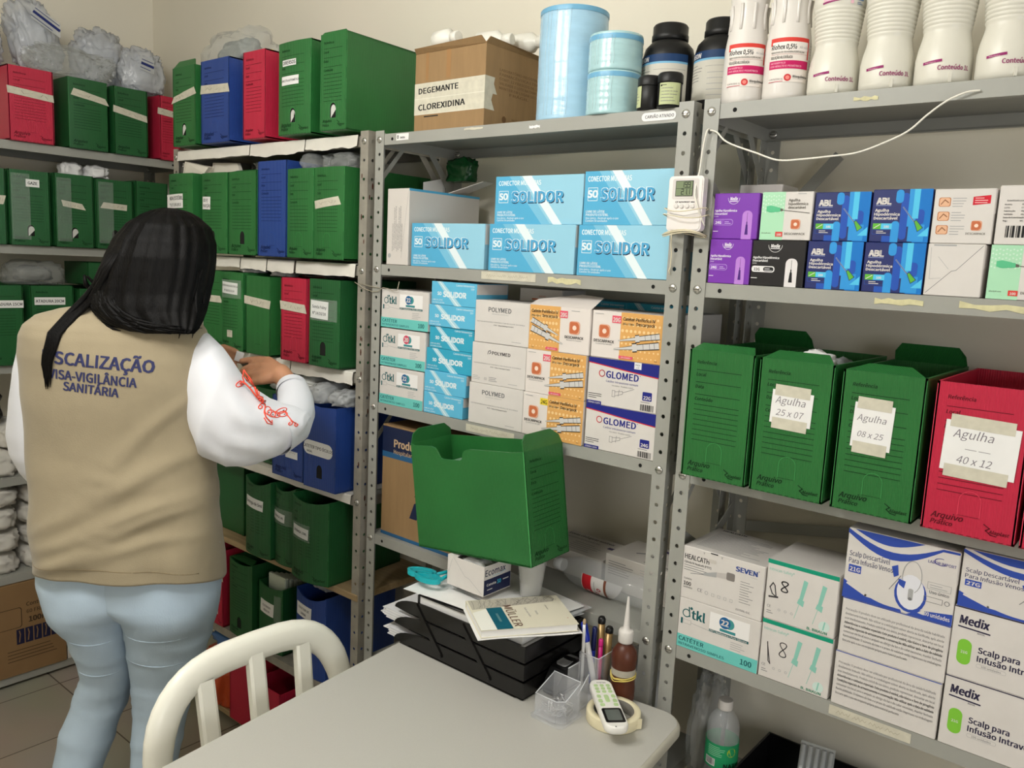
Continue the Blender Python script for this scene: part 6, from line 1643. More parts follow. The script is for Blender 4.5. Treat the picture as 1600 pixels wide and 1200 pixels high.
for k, (x, y, a, sx, sy, m_, lab) in enumerate(((.50, -.095, .10, .30, .20, PAPER, 'sheet of white paper on the folder, under the scissors'), (.60, -.065, -.22, .26, .15, FILM, 'clear document sleeve fanned out to the right of the tray'), (.60, -.060, -.10, .27, .17, FILM, 'clear document sleeve fanned under the cup'), (.580, -.062, -.16, .28, .165, PAPER, 'white sheet fanned out to the right under the cup'))):
    mb = MB(); mb.grid(lambda u, v: ((u - .5) * sx, (v - .5) * sy, .0012 * math.sin(u * 5 + k)), 12, 6, m_); mb.grid(lambda u, v: ((.5 - u) * sx, (v - .5) * sy, -.0006 + .0012 * math.sin((1 - u) * 5 + k)), 12, 6, m_)
    tag(mb.build('paper_sheet', None, (x, y, zq + .0034 * k + .0016), (0, 0, a)), lab, 'paper')
zs = zq + .0205
# scissors with turquoise handles
TQ = mat('turquoise_plastic', (28, 172, 182), rough=.3)
t = thing('scissors', 'scissors with turquoise handles on the papers', 'scissors', (.388, -.128, zs + .006), 1.1)
for k, (cx, cy, a) in enumerate(((-.034, .008, -.75), (-.030, -.026, -1.05))):
    mb = MB(); P_ = [(cx + .034 * math.cos(q) * math.cos(a) - .017 * math.sin(q) * math.sin(a), cy + .034 * math.cos(q) * math.sin(a) + .017 * math.sin(q) * math.cos(a), .0) for q in [2 * PI * i / 26 for i in range(26)]]
    n_ = 26; V = []
    for i, p in enumerate(P_):
        d = (Vector(P_[(i + 1) % n_]) - Vector(P_[i - 1])).normalized(); b = Vector((-d.y, d.x, 0))
        for u_, w_ in ((.0028, .007), (.0028, -.005), (-.0028, -.005), (-.0028, .007)): V.append(Vector(p) + b * u_ + Vector((0, 0, w_)))
    mb.add(V, [(i * 4 + q, i * 4 + (q + 1) % 4, ((i + 1) % n_) * 4 + (q + 1) % 4, ((i + 1) % n_) * 4 + q) for i in range(n_) for q in range(4)], TQ, False)
    mb.tube([(cx + .030 * math.cos(a), cy + .03 * math.sin(a), 0), (.05, .004 - .006 * k, 0)], .0045, TQ, n=8); mb.build('handle', t)
for k in range(2):
    mb = MB(); mb.slab([(.045, -.004 + .004 * k, -.002 + .002 * k), (.14, -.001, -.002 + .002 * k), (.045, .006 + .002 * k, -.002 + .002 * k)], (0, 0, .0014), CHROME); mb.build('blade', t)
# small open carton: blank end flap towards -y, printed side towards +x
ew, ed, eh = .113, .094, .070
ENV = flat((34, 40, 74)); CY = flat((70, 190, 220))
t = thing('open_carton', 'small open white carton with navy band under the raised green box', 'carton', (.5535, -.146, zs + .0004), 0)
mb = MB(); T_ = .0012
mb.box(-ew, 0, 0, ed, 0, T_, WHITE)
for b in ((-ew, 0, 0, T_), (-ew, 0, ed - T_, ed), (-ew, -ew + T_, T_, ed - T_), (-T_, 0, T_, ed - T_)): mb.box(*b, T_, eh, WHITE)
A = Art(mb, lambda u, v, o: Vector((o, u, v)))
A.rect(.001, .002, ed - .001, .038, ENV); A.text('Ecomax', .004, .046, .021, ENV, bold=.004, fit=.070); A.line([(.030, .043), (.055, .042), (.074, .047)], .0008, CY)
A.text('50', .046, .020, .013, CY, bold=.01); A.text('Caneta', .010, .022, .008, WHITE, bold=.02, fit=.032); A.rect(.066, .024, .086, .0265, WHITE); A.rect(.012, .012, .030, .0140, WHITE)
A2 = Art(mb, lambda u, v, o: Vector((-ew + u, -o, v)))
A2.line([(.018, eh - .002), (.055, .032), (.068, .030), (ew - .004, .004)], .0008, LGRY); A2.line([(.014, eh * .9), (.004, .03)], .0007, LGRY)
mb.build('body', t)
mb = MB(); mb.slab([(-ew, 0, eh), (-ew + .03, .0, eh), (-ew + .012, .05, eh + .002), (-ew, .06, eh + .002)], (0, 0, .001), WHITE); mb.build('flap', t)
t2 = bag('sachet', 'crumpled white sachets sticking out of the small navy banded carton', (.495, -.10, zs + .022), (.085, .075, .050), 101, mat('white_sachet_film', (222, 222, 220), rough=.3, bump=.6, bscale=24), cat='sachets')
# plastic cup
t = thing('plastic_cup', 'translucent disposable plastic cup beside the small carton', 'cup', (.622, -.062, zs + .0004))
CUPM = mat('cup_plastic', (226, 226, 224), rough=.22, alpha=.38, spec=.7)
mb = MB(); pr = [(.0225, 0), (.024, .002), (.0265, .035), (.0275, .040), (.030, .062), (.0310, .070), (.0335, .086), (.035, .088), (.033, .086), (.026, .040), (.022, .003)]
mb.lathe(pr, CUPM, n=32, cap=False); mb.lathe([(.0005, .001), (.0225, .0015)], CUPM, n=32, cap=False); mb.build('cup', t)
# the raised green archive box lying across carton and cup, tilted
tl = -.1244
Rw = Matrix.Rotation(-.015, 3, 'Z') @ Matrix.Rotation(tl, 3, 'Y') @ Matrix.Rotation(.035, 3, 'X')
org = Vector((.682, -.142, 1.007)) + Rw @ Vector((0, .0675, 0))
Rb = Rw @ Matrix.Rotation(PI / 2, 3, 'Z')
tb = archive_box('green archive box raised askew on the letter tray, long side to the front', org, .135, .250, .35, GREEN, rot=Rb.to_euler(), notch=True, endflaps=True)
# book
tb_ = thing('book', 'cream paperback with teal stripe and feather drawing on the letter tray', 'book', (.740, -.2095, zq + .0167), .96)
bl, bw, bt = .208, .150, .016
mb = MB(); CRM = mat('cream_book_cover', (226, 220, 200), rough=.5)
mb.box(-bl / 2 + .002, bl / 2 - .002, .002, bw - .002, .0012, bt - .0012, PAPER); mb.build('pages', tb_)
mb = MB(); mb.box(-bl / 2, bl / 2, 0, bw, bt - .0012, bt, CRM); mb.box(-bl / 2, bl / 2, 0, bw, 0, .0012, CRM); mb.box(-bl / 2, bl / 2, bw - .001, bw, 0, bt, CRM)
A = Art(mb, lambda u, v, o: Vector((u, v, bt + o)))
TEALB = flat((18, 92, 112)); BRW = flat((104, 72, 58)); FE = flat((140, 136, 128))
A.poly([(-.100, .100), (.086, .118), (.092, .132), (.080, .147), (-.04, .147), (-.1, .147)], flat((186, 180, 166)))
r_ = random.Random(9)
for k in range(46):
    u = -.095 + .18 * k / 45; A.line([(u, .104 + .016 * (k / 45)), (u + r_.uniform(-.012, .02), .122 + r_.uniform(0, .012)), (u + r_.uniform(0, .02), .146)], .0007, FE if k % 3 else flat((90, 86, 80)))
A.poly([(-.103, .0), (-.070, .0), (-.070, .100), (-.103, .085)], flat((240, 238, 230)))
A.rect(-.070, .0, -.036, .104, TEALB); A.rect(-.056, .035, -.051, .075, flat((90, 130, 138)))
A.text('MÜLLER', -.031, .112, .026, BRW, rot=-PI / 2, fit=.104)
A.text('Herta', .030, .075, .0075, LGRY, rot=-PI / 2); A.text('Tudo o que tenho', .012, .095, .006, LGRY, rot=-PI / 2); A.bars(.060, .10, .003, GRY, n=8, gap=.003); A.disc(.090, .03, .0014, flat((190, 100, 70)), n=8)
mb.build('cover', tb_)
mb = MB(); mb.grid(lambda u, v: ((u - .5) * .222, -.006 + v * .15, .001 * math.sin(u * 6) - .0012), 10, 4, PAPER); mb.grid(lambda u, v: ((.5 - u) * .222, -.006 + v * .15, .001 * math.sin((1 - u) * 6) - .0018), 10, 4, PAPER)
tag(mb.build('paper_sheet', None, (.740, -.2095, zq + .0164), (0, 0, .95)), 'white sheet under the cream paperback', 'paper')
# hole punch
t = thing('hole_punch', 'black hole punch with silver thumb plate beside the letter tray', 'hole punch', (.757, -.085, z0), 0)
mb = MB(); mb.box(-.0215, .0215, -.070, .06, 0, .012, BLACKP, bev=.004); mb.build('base', t)
mb = MB(); V = []
for y, h_, q in ((-.066, .030, .019), (-.045, .052, .021), (.0, .060, .021), (.04, .052, .020), (.056, .034, .017)):
    V += [(-q, y, .012), (q, y, .012), (q * .9, y, h_), (-q * .9, y, h_)]
mb.add(V, [(i * 4 + k, i * 4 + (k + 1) % 4, (i + 1) * 4 + (k + 1) % 4, (i + 1) * 4 + k) for i in range(4) for k in range(4)] + [(0, 1, 2, 3), (16, 17, 18, 19)], BLACKP); mb.build('lever', t)
mb = MB(); mb.slab([(q, w_, .0585 - abs(w_ + .01) * .12) for q, w_ in rrect(-.013, .013, -.036, .018, .007)], (0, 0, .003), mat('brushed_silver', (196, 198, 200), rough=.35, metal=.6)); mb.build('thumb_plate', t)
# clear desk organiser with clips and pens
CLR = mat('clear_acrylic', (226, 228, 232), rough=.06, alpha=.20, spec=.9)
CLE = mat('acrylic_edge', (232, 234, 238), rough=.15, alpha=.6)
t = thing('desk_organizer', 'clear acrylic desk organiser holding paper clips and pens', 'desk organiser', (.818, -.238, z0), .0)
mb = MB()
def wall(p0, p1, h0, h1):
    a, b = Vector((p0[0], p0[1], .0035)), Vector((p1[0], p1[1], .0035)); d = (b - a).normalized(); n_ = Vector((-d.y, d.x, 0)) * .0018
    mb.slab([a, b, b + Vector((0, 0, h1)), a + Vector((0, 0, h0))], n_, CLR)
    mb.tube([a + Vector((0, 0, h0)) + n_ / 2, b + Vector((0, 0, h1)) + n_ / 2], .0011, CLE, n=6)
mb.slab([(x, y, 0) for x, y in rrect(-.045, .036, -.008, .072, .012)], (0, 0, .003), CLR)
for q0, q1, h0, h1 in (((-.036, .0), (.016, .0), .046, .046), ((.016, .0), (.030, .014), .046, .046), ((.030, .014), (.030, .062), .046, .066), ((.030, .062), (-.036, .062), .070, .070), ((-.036, .062), (-.036, .0), .07, .046), ((-.004, .066), (-.004, .105), .085, .085), ((.016, .075), (.016, .112), .030, .062)): wall(q0, q1, h0, h1)
mb.slab([(x, y, 0) for x, y in rrect(-.034, .020, .073, .212, .010)], (0, 0, .003), CLR)
mb.build('tray', t)
mb = MB()
for q0, q1 in (((-.031, .142), (.018, .142)), ((.018, .142), (.018, .210)), ((.018, .210), (-.031, .210)), ((-.031, .210), (-.031, .142))): wall(q0, q1, .085, .085)
mb.build('pen_holder', t)
def at_org(x, y, z_): return Vector((.818 + x, -.238 + y, z0 + z_))
CW = mat('paper_clip_wire', (206, 206, 208), rough=.25, metal=.9)
mbc = MB(); q_ = .0035; L1_ = .011
clip = [(-L1_, -q_, 0), (L1_ * .7, -q_, 0)] + [(L1_ * .7 + q_ * math.sin(a), -q_ * math.cos(a), 0) for a in [PI * i / 6 for i in range(1, 6)]] + [(L1_ * .7, q_, 0), (-L1_ * .8, q_, 0)] + [(-L1_ * .8 - q_ * .75 * math.sin(a), q_ * .25 + q_ * .75 * math.cos(a), 0) for a in [PI * i / 6 for i in range(1, 6)]] + [(-L1_ * .8, -q_ * .5, .0006), (L1_ * .4, -q_ * .5, .0006)]
mbc.tube(clip, .0008, CW, n=5)
first = None
r_ = random.Random(2)
for k in range(34):
    p = at_org(r_.uniform(-.024, .018), r_.uniform(.012, .050), .008 + .0010 * k * r_.uniform(.6, 1))
    e = (r_.uniform(-.7, .7), r_.uniform(-.7, .7), r_.uniform(0, 6.28))
    if first is None: first = mbc.build('paper_clip')
    else:
        o = first.copy(); COL.objects.link(o); first_ = o
    o = first if k == 0 else o
    o.location = p; o.rotation_euler = e; tag(o, 'silver paper clip in the heap inside the clear organiser', 'paper clip', 'paper clips in the clear organiser')
def pen(label, base, topd, r0, ln, bodym, capm, cap_at=.78, clip_=None, cat='pen'):
    t = thing('pen', label, cat, base, 0, 'pens in the clear organiser', rot=Vector(topd).to_track_quat('Z', 'Y').to_euler())
    mb = MB(); mb.lathe([(r0 * .5, 0), (r0, .008), (r0, ln * cap_at)], bodym, n=16); mb.build('barrel', t)
    mb = MB(); mb.lathe([(r0 * 1.04, ln * cap_at), (r0 * 1.1, ln * cap_at + .003), (r0 * 1.06, ln * .97), (r0 * .7, ln)], capm, n=16)
    if clip_: mb.box(-.002, .002, r0 * 1.05, r0 * 1.05 + .002, ln * .74, ln * .97, clip_)
    mb.build('cap', t); return t
BLP = mat('blue_pen_plastic', (24, 50, 170), rough=.3); GOLD = mat('bronze_marker', (150, 122, 78), rough=.3, metal=.4); PINK = mat('magenta_pen', (200, 30, 120), rough=.3)
pen('white pen with blue cap and small print leaning over the black punch', at_org(.008, .155, .005), (-.32, .03, 1), .0062, .150, mat('white_pen', (226, 226, 226), rough=.3), BLP, .72, BLP)
pen('tall bronze marker with silver band and black cap, left one', at_org(-.013, .195, .005), (-.02, .02, 1), .0078, .150, GOLD, BLACKP, .90, None, 'marker')
pen('bronze marker with silver band and black cap, right one', at_org(.006, .192, .005), (.0, .03, 1), .0078, .135, GOLD, BLACKP, .90, None, 'marker')
pen('magenta pen between the two bronze markers', at_org(.0, .176, .005), (-.02, .02, 1), .0048, .110, PINK, PINK, .85)
pen('dark blue pen behind the white one', at_org(-.022, .176, .005), (-.0, .05, 1), .0052, .130, BLP, mat('navy_cap', (20, 28, 80), rough=.3), .6)
pen('thin white pencil beside the white pen', at_org(-.0255, .1495, .005), (-.02, .0, 1), .0034, .155, mat('white_pen', (226, 226, 226)), mat('tan_tip', (190, 165, 130), rough=.5), .93)
# brown bottle
t = thing('brown_bottle', 'brown plastic bottle with white nozzle and yellow rubber band on the table corner', 'bottle', (.874, -.058, z0), .6)
BRN = mat('brown_plastic', (84, 42, 26), rough=.38, spec=.45)
BB = [(.022, 0), (.0250, .003), (.0262, .012), (.0258, .030), (.0248, .045), (.0245, .062), (.0250, .075), (.0266, .088), (.0270, .098), (.0245, .110), (.0170, .121), (.0120, .126), (.0118, .130)]
mb = MB(); mb.lathe(BB, BRN, n=40); mb.build('bottle_body', t)
mb = MB(); rib = [(.0150, .1285)]
mb.lathe([(.0145, .1285), (.0155, .130), (.0155, .152), (.0135, .156), (.0075, .157), (.0062, .165), (.0022, .226), (.0016, .227)], WHITE, n=32); mb.build('nozzle_cap', t)
mb = MB(); A = Art(mb, cyl_map(prof_radius(BB))); A.nu = 48; A.rect(-.078, .060, .078, .0745, mat('grey_tape', (176, 170, 156), rough=.7, var=.1, vscale=60)); mb.build('tape_band', t)
YB_ = mat('yellow_rubber', (226, 204, 110), rough=.5)
mb = MB()
for dz, ph in ((.0, 0), (.003, .8), (-.003, 1.7)): mb.tube([(.0262 * math.cos(a), .0262 * math.sin(a), .056 + dz - .004 * math.exp(-((a - 4.4) / .35) ** 2) + .0015 * math.sin(a * 2 + ph)) for a in [2 * PI * i / 36 for i in range(37)]], .0011, YB_, n=6, cap=False)
tag(mb.build('rubber_band', None, (.874, -.058, z0)), 'yellow rubber band round the brown bottle', 'rubber band')
# roll of masking tape with a remote control on it
t = thing('masking_tape_roll', 'roll of cream masking tape lying on the table corner', 'tape roll', (.905, -.138, z0))
TPR = mat('tape_roll_cream', (232, 222, 188), rough=.55, bump=.1, bscale=200)
mb = MB(); mb.lathe([(.041, 0), (.0535, .0), (.0545, .002), (.0545, .021), (.0535, .023), (.041, .023), (.041, 0)], TPR, n=56, cap=False)
mb.tube([(.0545 * math.cos(a), .0545 * math.sin(a), .0115) for a in (-.05, .02)], .0011, TPR, n=4); mb.slab([(.053, .0, .001), (.060, .010, .001), (.060, .010, .022), (.053, 0, .022)], (-.0006, .0006, 0), TPR)
mb.build('tape', t)
mb = MB(); mb.lathe([(.0390, 0.0005), (.0408, .0005), (.0408, .0228), (.0390, .0228), (.0390, .0005)], mat('grey_core', (120, 116, 108), rough=.7), n=48, cap=False); mb.build('core', t)
a0_ = Vector((.843, -.100, 0)); b0_ = Vector((.962, -.214, 0)); ang = math.atan2((b0_ - a0_).y, (b0_ - a0_).x)
t = thing('remote_control', 'white remote control with green keys and grey screen resting on the tape roll', 'remote control', ((a0_.x + b0_.x) / 2, (a0_.y + b0_.y) / 2, z0 + .0268), 0, rot=(0, .03, ang))
RW = mat('remote_white', (238, 236, 230), rough=.3); RL = .170; rw = .047
mb = MB(); lay = []
for s_, zz in ((.82, 0), (.96, .003), (1.0, .009), (1.0, .014), (.95, .0175), (.90, .0185)):
    lay.append([(x * (1 - (1 - s_) * .30), y * s_, zz) for x, y in rrect(-RL / 2, RL / 2, -rw / 2, rw / 2, .017)])
n_ = len(lay[0]); V = [p for l_ in lay for p in l_]
mb.add(V, [(j * n_ + i, j * n_ + (i + 1) % n_, (j + 1) * n_ + (i + 1) % n_, (j + 1) * n_ + i) for j in range(len(lay) - 1) for i in range(n_)], RW, True)
mb.add(lay[0], [tuple(range(n_))[::-1]], RW); mb.add(lay[-1], [tuple(range(n_))], RW)
A = Art(mb, lambda u, v, o: Vector((u, v, .0185 + o))); A.text('Midea', -.074, .010, .007, GRY, rot=-PI / 2); A.disc(.083, -.004, .0016, K, n=8)
mb.build('case', t)
mb = MB(); mb.slab([(x, y, .0182) for x, y in rrect(.022, .070, -.0195, .0195, .005)], (0, 0, .0010), BLACKP); mb.slab([(x, y, .0193) for x, y in rrect(.028, .064, -.0145, .0145, .002)], (0, 0, .0004), mat('remote_lcd', (98, 104, 100), rough=.15)); mb.build('screen', t)
KG = mat('pale_green_key', (186, 212, 156), rough=.4)
keys = [(-.060 + .0115 * i, -.0125 + .0125 * j, .0042, .0042) for i in range(3) for j in range(3)] + [(-.020, .0145, .0055, .004), (-.020, -.0145, .0055, .004), (-.004, .0145, .0055, .0042), (-.004, -.0145, .0055, .0042), (-.012, 0, .0125, .0045), (.010, .0135, .0048, .0046), (.010, -.0135, .0048, .0046)]
for (x, y, a_, b_) in keys:
    mb = MB(); mb.slab([(x + p, y + q, .0184) for p, q in rrect(-a_, a_, -b_, b_, min(a_, b_) * .8)], (0, 0, .0012), KG); mb.build('key', t)
# ---------------------------------------------------------------- the person at the corner shelves, seen from behind
# local frame: x = to her right hand side in the picture, y = the way she faces (away from the table), z = up
PX, PY = -.202, -.581
per = thing('person', 'person with long black hair in a khaki vest and light jeans reaching into the shelf', 'person', (PX, PY, 0), YAW)
SKIN = mat('skin', (196, 142, 108), rough=.5, var=.05, vscale=30, bump=.15, bscale=120, sss=.15)
KHAKI = mat('khaki_cotton', (156, 143, 117), rough=.85, var=.03, vscale=25, bump=.18, bscale=320, sheen=.2)
SHIRT = mat('white_cotton_shirt', (222, 223, 229), rough=.75, bump=.08, bscale=220, sheen=.2)
DENIM = mat('light_blue_denim', (180, 199, 216), rough=.8, var=.12, vscale=4, bump=.15, bscale=260, stretch=(1, 1, .6))
HAIR = mat('black_hair', (8, 7, 7), rough=.5, spec=.16, var=.35, vscale=40, bump=.5, bscale=70, stretch=(9, 9, .5))

def lerp_rows(rows, z):
    if z <= rows[0][0]: return rows[0][1:]
    for a, b in zip(rows, rows[1:]):
        if a[0] <= z <= b[0]:
            q = (z - a[0]) / (b[0] - a[0]); q = q * q * (3 - 2 * q) * .35 + q * .65
            return [u + (v - u) * q for u, v in zip(a[1:], b[1:])]
    return rows[-1][1:]
def loft(mb, rows, m, nz, na, fold=None, ex=2.5, cap=True):
    """rows: (z, xL, xR, yc, back depth, front depth)"""
    z0_, z1_ = rows[0][0], rows[-1][0]; V = []
    for j in range(nz + 1):
        z = z0_ + (z1_ - z0_) * j / nz
        xl, xr, yc, db, df = lerp_rows(rows, z)[:5]
        cx, a = (xl + xr) / 2, (xr - xl) / 2
        for i in range(na):
            t = 2 * PI * i / na; c, s = math.cos(t), math.sin(t)
            x = cx + a * math.copysign(abs(c) ** (2 / ex), c)
            y = yc + (df if s > 0 else db) * math.copysign(abs(s) ** (2 / ex), s)
            p = Vector((x, y, z))
            if fold:
                n = Vector((c / max(a, .02), s / max(.02, df if s > 0 else db), 0)).normalized()
                p += n * fold(p, t)
            V.append(p)
    F = [(j * na + i, j * na + (i + 1) % na, (j + 1) * na + (i + 1) % na, (j + 1) * na + i) for j in range(nz) for i in range(na)]
    if cap: F += [tuple(range(na))[::-1], tuple(nz * na + i for i in range(na))]
    mb.add(V, F, m, True)
from mathutils.bvhtree import BVHTree
def tree_of(mb): return BVHTree.FromPolygons([Vector(v) for v in mb.v], mb.f)
def onto(tree, x, z, y0=-1.0, default=-.1):
    h = tree.ray_cast(Vector((x, y0, z)), Vector((0, 1, 0)))
    return h[0].y if h[0] is not None else default

# body, one continuous surface: limbs laid out as tapered capsules and fused
bm_ = MB()
def limb(pts, rad, n=12):
    P_ = [Vector(p) for p in pts]
    bm_.tube(P_, list(rad), SKIN, n=n)
    for p, r in zip(P_, rad):
        V = []; F = []; na, nb = 12, 7
        for j in range(nb + 1):
            f_ = PI * j / nb
            for i in range(na): V.append(p + Vector((r * math.sin(f_) * math.cos(2 * PI * i / na), r * math.sin(f_) * math.sin(2 * PI * i / na), r * math.cos(f_))))
        for j in range(nb):
            for i in range(na): F.append((j * na + i, (j + 1) * na + i, (j + 1) * na + (i + 1) % na, j * na + (i + 1) % na))
        bm_.add(V, F, SKIN, True)
limb([(-.09, .01, .90), (-.06, .0, .80), (.06, .0, .80), (.10, .01, .90), (.0, .0, .98), (-.01, -.005, 1.10), (-.015, -.005, 1.22), (-.02, -.01, 1.34), (.0, .0, 1.44), (.03, .015, 1.50), (.055, .035, 1.55)], [.075, .075, .075, .075, .085, .08, .085, .08, .058, .050, .048])
limb([(-.12, .0, 1.40), (.02, .0, 1.43), (.13, .0, 1.40)], [.055, .06, .055])
limb([(-.09, .0, .84), (-.075, .02, .60), (-.085, .03, .54), (-.12, -.02, .36), (-.135, -.06, .10)], [.075, .054, .047, .044, .032])
limb([(.09, .0, .84), (.075, .01, .58), (.070, .01, .50), (.058, -.01, .36), (.05, -.03, .10)], [.075, .054, .047, .044, .032])
for x, y in ((-.138, -.06), (.05, -.03)): limb([(x, y - .03, .045), (x, y + .05, .040), (x + .005, y + .13, .030)], [.032, .034, .028])
limb([(.15, .0, 1.39), (.25, -.02, 1.29), (.335, .02, 1.238), (.365, .09, 1.262), (.340, .17, 1.298), (.333, .19, 1.306)], [.05, .042, .032, .034, .027, .026])
limb([(-.17, .02, 1.40), (-.215, .03, 1.26), (-.225, .05, 1.14), (-.13, .18, 1.20), (-.02, .27, 1.31), (.0, .285, 1.325)], [.05, .044, .040, .034, .027, .025])
def hand(wr, palm, fingers, thumb):
    limb([wr, palm], [.025, .027])
    for f in fingers:
        limb([palm, f[0]], [.024, .0135]); limb(f, [.0125, .0105, .0095, .0080], n=10)
    limb([wr] + thumb, [.019, .0150, .0120, .0085], n=10)
hand((.333, .19, 1.306), (.300, .214, 1.334), [[(.258, .245, 1.362), (.226, .262, 1.362), (.200, .268, 1.359), (.180, .270, 1.355)], [(.250, .232, 1.350), (.216, .246, 1.346), (.194, .252, 1.336), (.183, .256, 1.326)],
      [(.250, .215, 1.334), (.216, .228, 1.327), (.197, .236, 1.317), (.190, .244, 1.307)], [(.256, .200, 1.318), (.230, .209, 1.309), (.214, .216, 1.300), (.207, .223, 1.292)]], [(.297, .238, 1.318), (.262, .258, 1.312), (.234, .264, 1.318)])
hand((.0, .285, 1.325), (.045, .300, 1.345), [[(.090, .305, 1.375), (.122, .300, 1.385), (.146, .292, 1.381), (.165, .285, 1.374)], [(.095, .300, 1.360), (.130, .296, 1.368), (.156, .290, 1.362), (.174, .284, 1.352)],
      [(.092, .295, 1.344), (.124, .292, 1.350), (.146, .288, 1.343), (.160, .282, 1.334)], [(.084, .292, 1.330), (.110, .290, 1.332), (.128, .286, 1.327), (.138, .282, 1.320)]], [(.05, .278, 1.352), (.085, .268, 1.368), (.115, .262, 1.372)])
# head bent forward, turned to her right hand
hc = Vector((.082, .045, 1.625)); Rh = Euler((-.42, .06, -.45)).to_matrix()
def hp(x, y, z): return hc + Rh @ Vector((x, y, z))
V = []; F = []; na, nb = 28, 18
for j in range(nb + 1):
    f_ = PI * j / nb
    for i in range(na):
        a = 2 * PI * i / na
        x, y, z = .072 * math.sin(f_) * math.cos(a), .090 * math.sin(f_) * math.sin(a), .105 * math.cos(f_)
        if z < 0 and y > -.02: x *= 1 + z * 2.2; y = y * (1 + z * .6) + .012 * min(1, -z / .08)
        V.append(hp(x, y, z))
F = [(j * na + i, (j + 1) * na + i, (j + 1) * na + (i + 1) % na, j * na + (i + 1) % na) for j in range(nb) for i in range(na)]
bm_.add(V, F, SKIN, True)
limb([hp(0, .085, .012), hp(0, .100, -.018), hp(0, .094, -.030)], [.008, .012, .010], n=8)      # nose
limb([hp(-.018, .082, -.058), hp(0, .089, -.057), hp(.018, .082, -.058)], [.006, .008, .006], n=8)  # lips
limb([hp(-.014, .078, -.070), hp(.0, .084, -.070), hp(.014, .078, -.070)], [.006, .008, .006], n=8)
limb([hp(0, .070, -.090)], [.020])                                                               # chin
for s in (-1, 1):
    limb([hp(s * .072, -.006, .012), hp(s * .077, -.014, .0), hp(s * .072, -.010, -.020)], [.012, .013, .009], n=8)  # ears
    limb([hp(s * .014, .082, .024), hp(s * .032, .078, .028), hp(s * .048, .066, .022)], [.006, .007, .006], n=8)    # brows
body = bm_.build('body', per)
md = body.modifiers.new('fuse', 'REMESH'); md.mode = 'VOXEL'; md.voxel_size = .0042; md.use_smooth_shade = True
sm_ = body.modifiers.new('smooth', 'SMOOTH'); sm_.factor = .5; sm_.iterations = 4
bpy.context.view_layer.update()
me = bpy.data.meshes.new_from_object(body.evaluated_get(bpy.context.evaluated_depsgraph_get()))
body.modifiers.clear(); body.data = me; me.materials.clear(); me.materials.append(SKIN)
for s in (-1, 1):
    mb = MB(); mb.lathe([(.0005, -.011), (.006, -.0095), (.0105, -.004), (.0105, .004), (.006, .0095), (.0005, .011)], mat('eye_white', (226, 222, 216), rough=.2), n=16)
    mb.build('eye', per, hp(s * .030, .070, .010))
# jeans
def legs_fold(p, t):
    k = 0.0
    for z_, am in ((.715, .0035), (.66, .003), (.56, .004), (.535, .004), (.51, .004), (.43, .003)):
        k += am * math.exp(-((p.z - z_ - .012 * math.sin(p.x * 30)) / .010) ** 2)
    return k * .8 + .002 * noise.noise(p * 14)
jm = MB()
LLEG = [(.02, -.178, -.105, -.06, .042, .05), (.10, -.185, -.095, -.06, .046, .05), (.337, -.190, -.080, -.015, .070, .055), (.425, -.184, -.057, .010, .072, .058), (.521, -.155, -.030, .028, .064, .066), (.581, -.133, -.010, .025, .066, .072), (.615, -.136, -.006, .020, .070, .078), (.706, -.150, -.001, .005, .085, .086), (.762, -.186, .012, .0, .112, .09), (.785, -.194, .050, .0, .122, .092), (.81, -.203, .09, .0, .126, .092), (.842, -.213, .10, .0, .126, .094), (.95, -.215, .11, .0, .100, .092)]
RLEG = [(.02, .0, .085, -.03, .042, .05), (.10, .005, .095, -.03, .046, .05), (.347, .003, .105, -.01, .070, .055), (.434, .002, .118, .004, .070, .058), (.52, .002, .131, .010, .064, .066), (.588, -.002, .151, .010, .068, .074), (.655, -.006, .174, .004, .078, .082), (.715, -.006, .191, .0, .092, .088), (.768, -.012, .206, .0, .118, .09), (.79, -.045, .211, .0, .126, .092), (.81, -.085, .214, .0, .129, .092), (.853, -.10, .217, .0, .127, .094), (.95, -.11, .217, .0, .100, .092)]
loft(jm, LLEG, DENIM, 90, 40, legs_fold, ex=2.2); loft(jm, RLEG, DENIM, 90, 40, legs_fold, ex=2.2)
jt = tree_of(jm)
SEAM = mat('denim_seam', (132, 158, 186), rough=.85)
for a, b_, z in ((-.115, -.012, .716), (.004, .17, .742), (-.13, -.01, .622), (.0, .16, .668)):
    jm.tube([(a + (b_ - a) * i / 10, onto(jt, a + (b_ - a) * i / 10, z - .006 * math.sin(PI * i / 10)) - .0002, z - .006 * math.sin(PI * i / 10)) for i in range(11)], [.0004 + .0014 * math.sin(PI * i / 10) for i in range(11)], DENIM, n=6)
jm.build('jeans', per)
for nm, x, y in (('shoe', -.138, -.055), ('shoe', .05, -.025)):
    mb = MB(); V = []
    SH = mat('white_trainer', (215, 215, 212), rough=.6); secs = ((-.085, .030, .075), (-.05, .038, .085), (.02, .042, .075), (.08, .045, .055), (.135, .040, .040), (.165, .022, .028))
    for yy, q, h_ in secs:
        for k in range(12):
            a = 2 * PI * k / 12; V.append((x + q * math.cos(a), y + yy, max(.001, h_ / 2 + h_ / 2 * math.sin(a) * 1.1)))
    mb.add(V, [(i * 12 + k, i * 12 + (k + 1) % 12, (i + 1) * 12 + (k + 1) % 12, (i + 1) * 12 + k) for i in range(5) for k in range(12)] + [tuple(range(12))[::-1], tuple(60 + k for k in range(12))], SH, True); mb.build(nm, per)
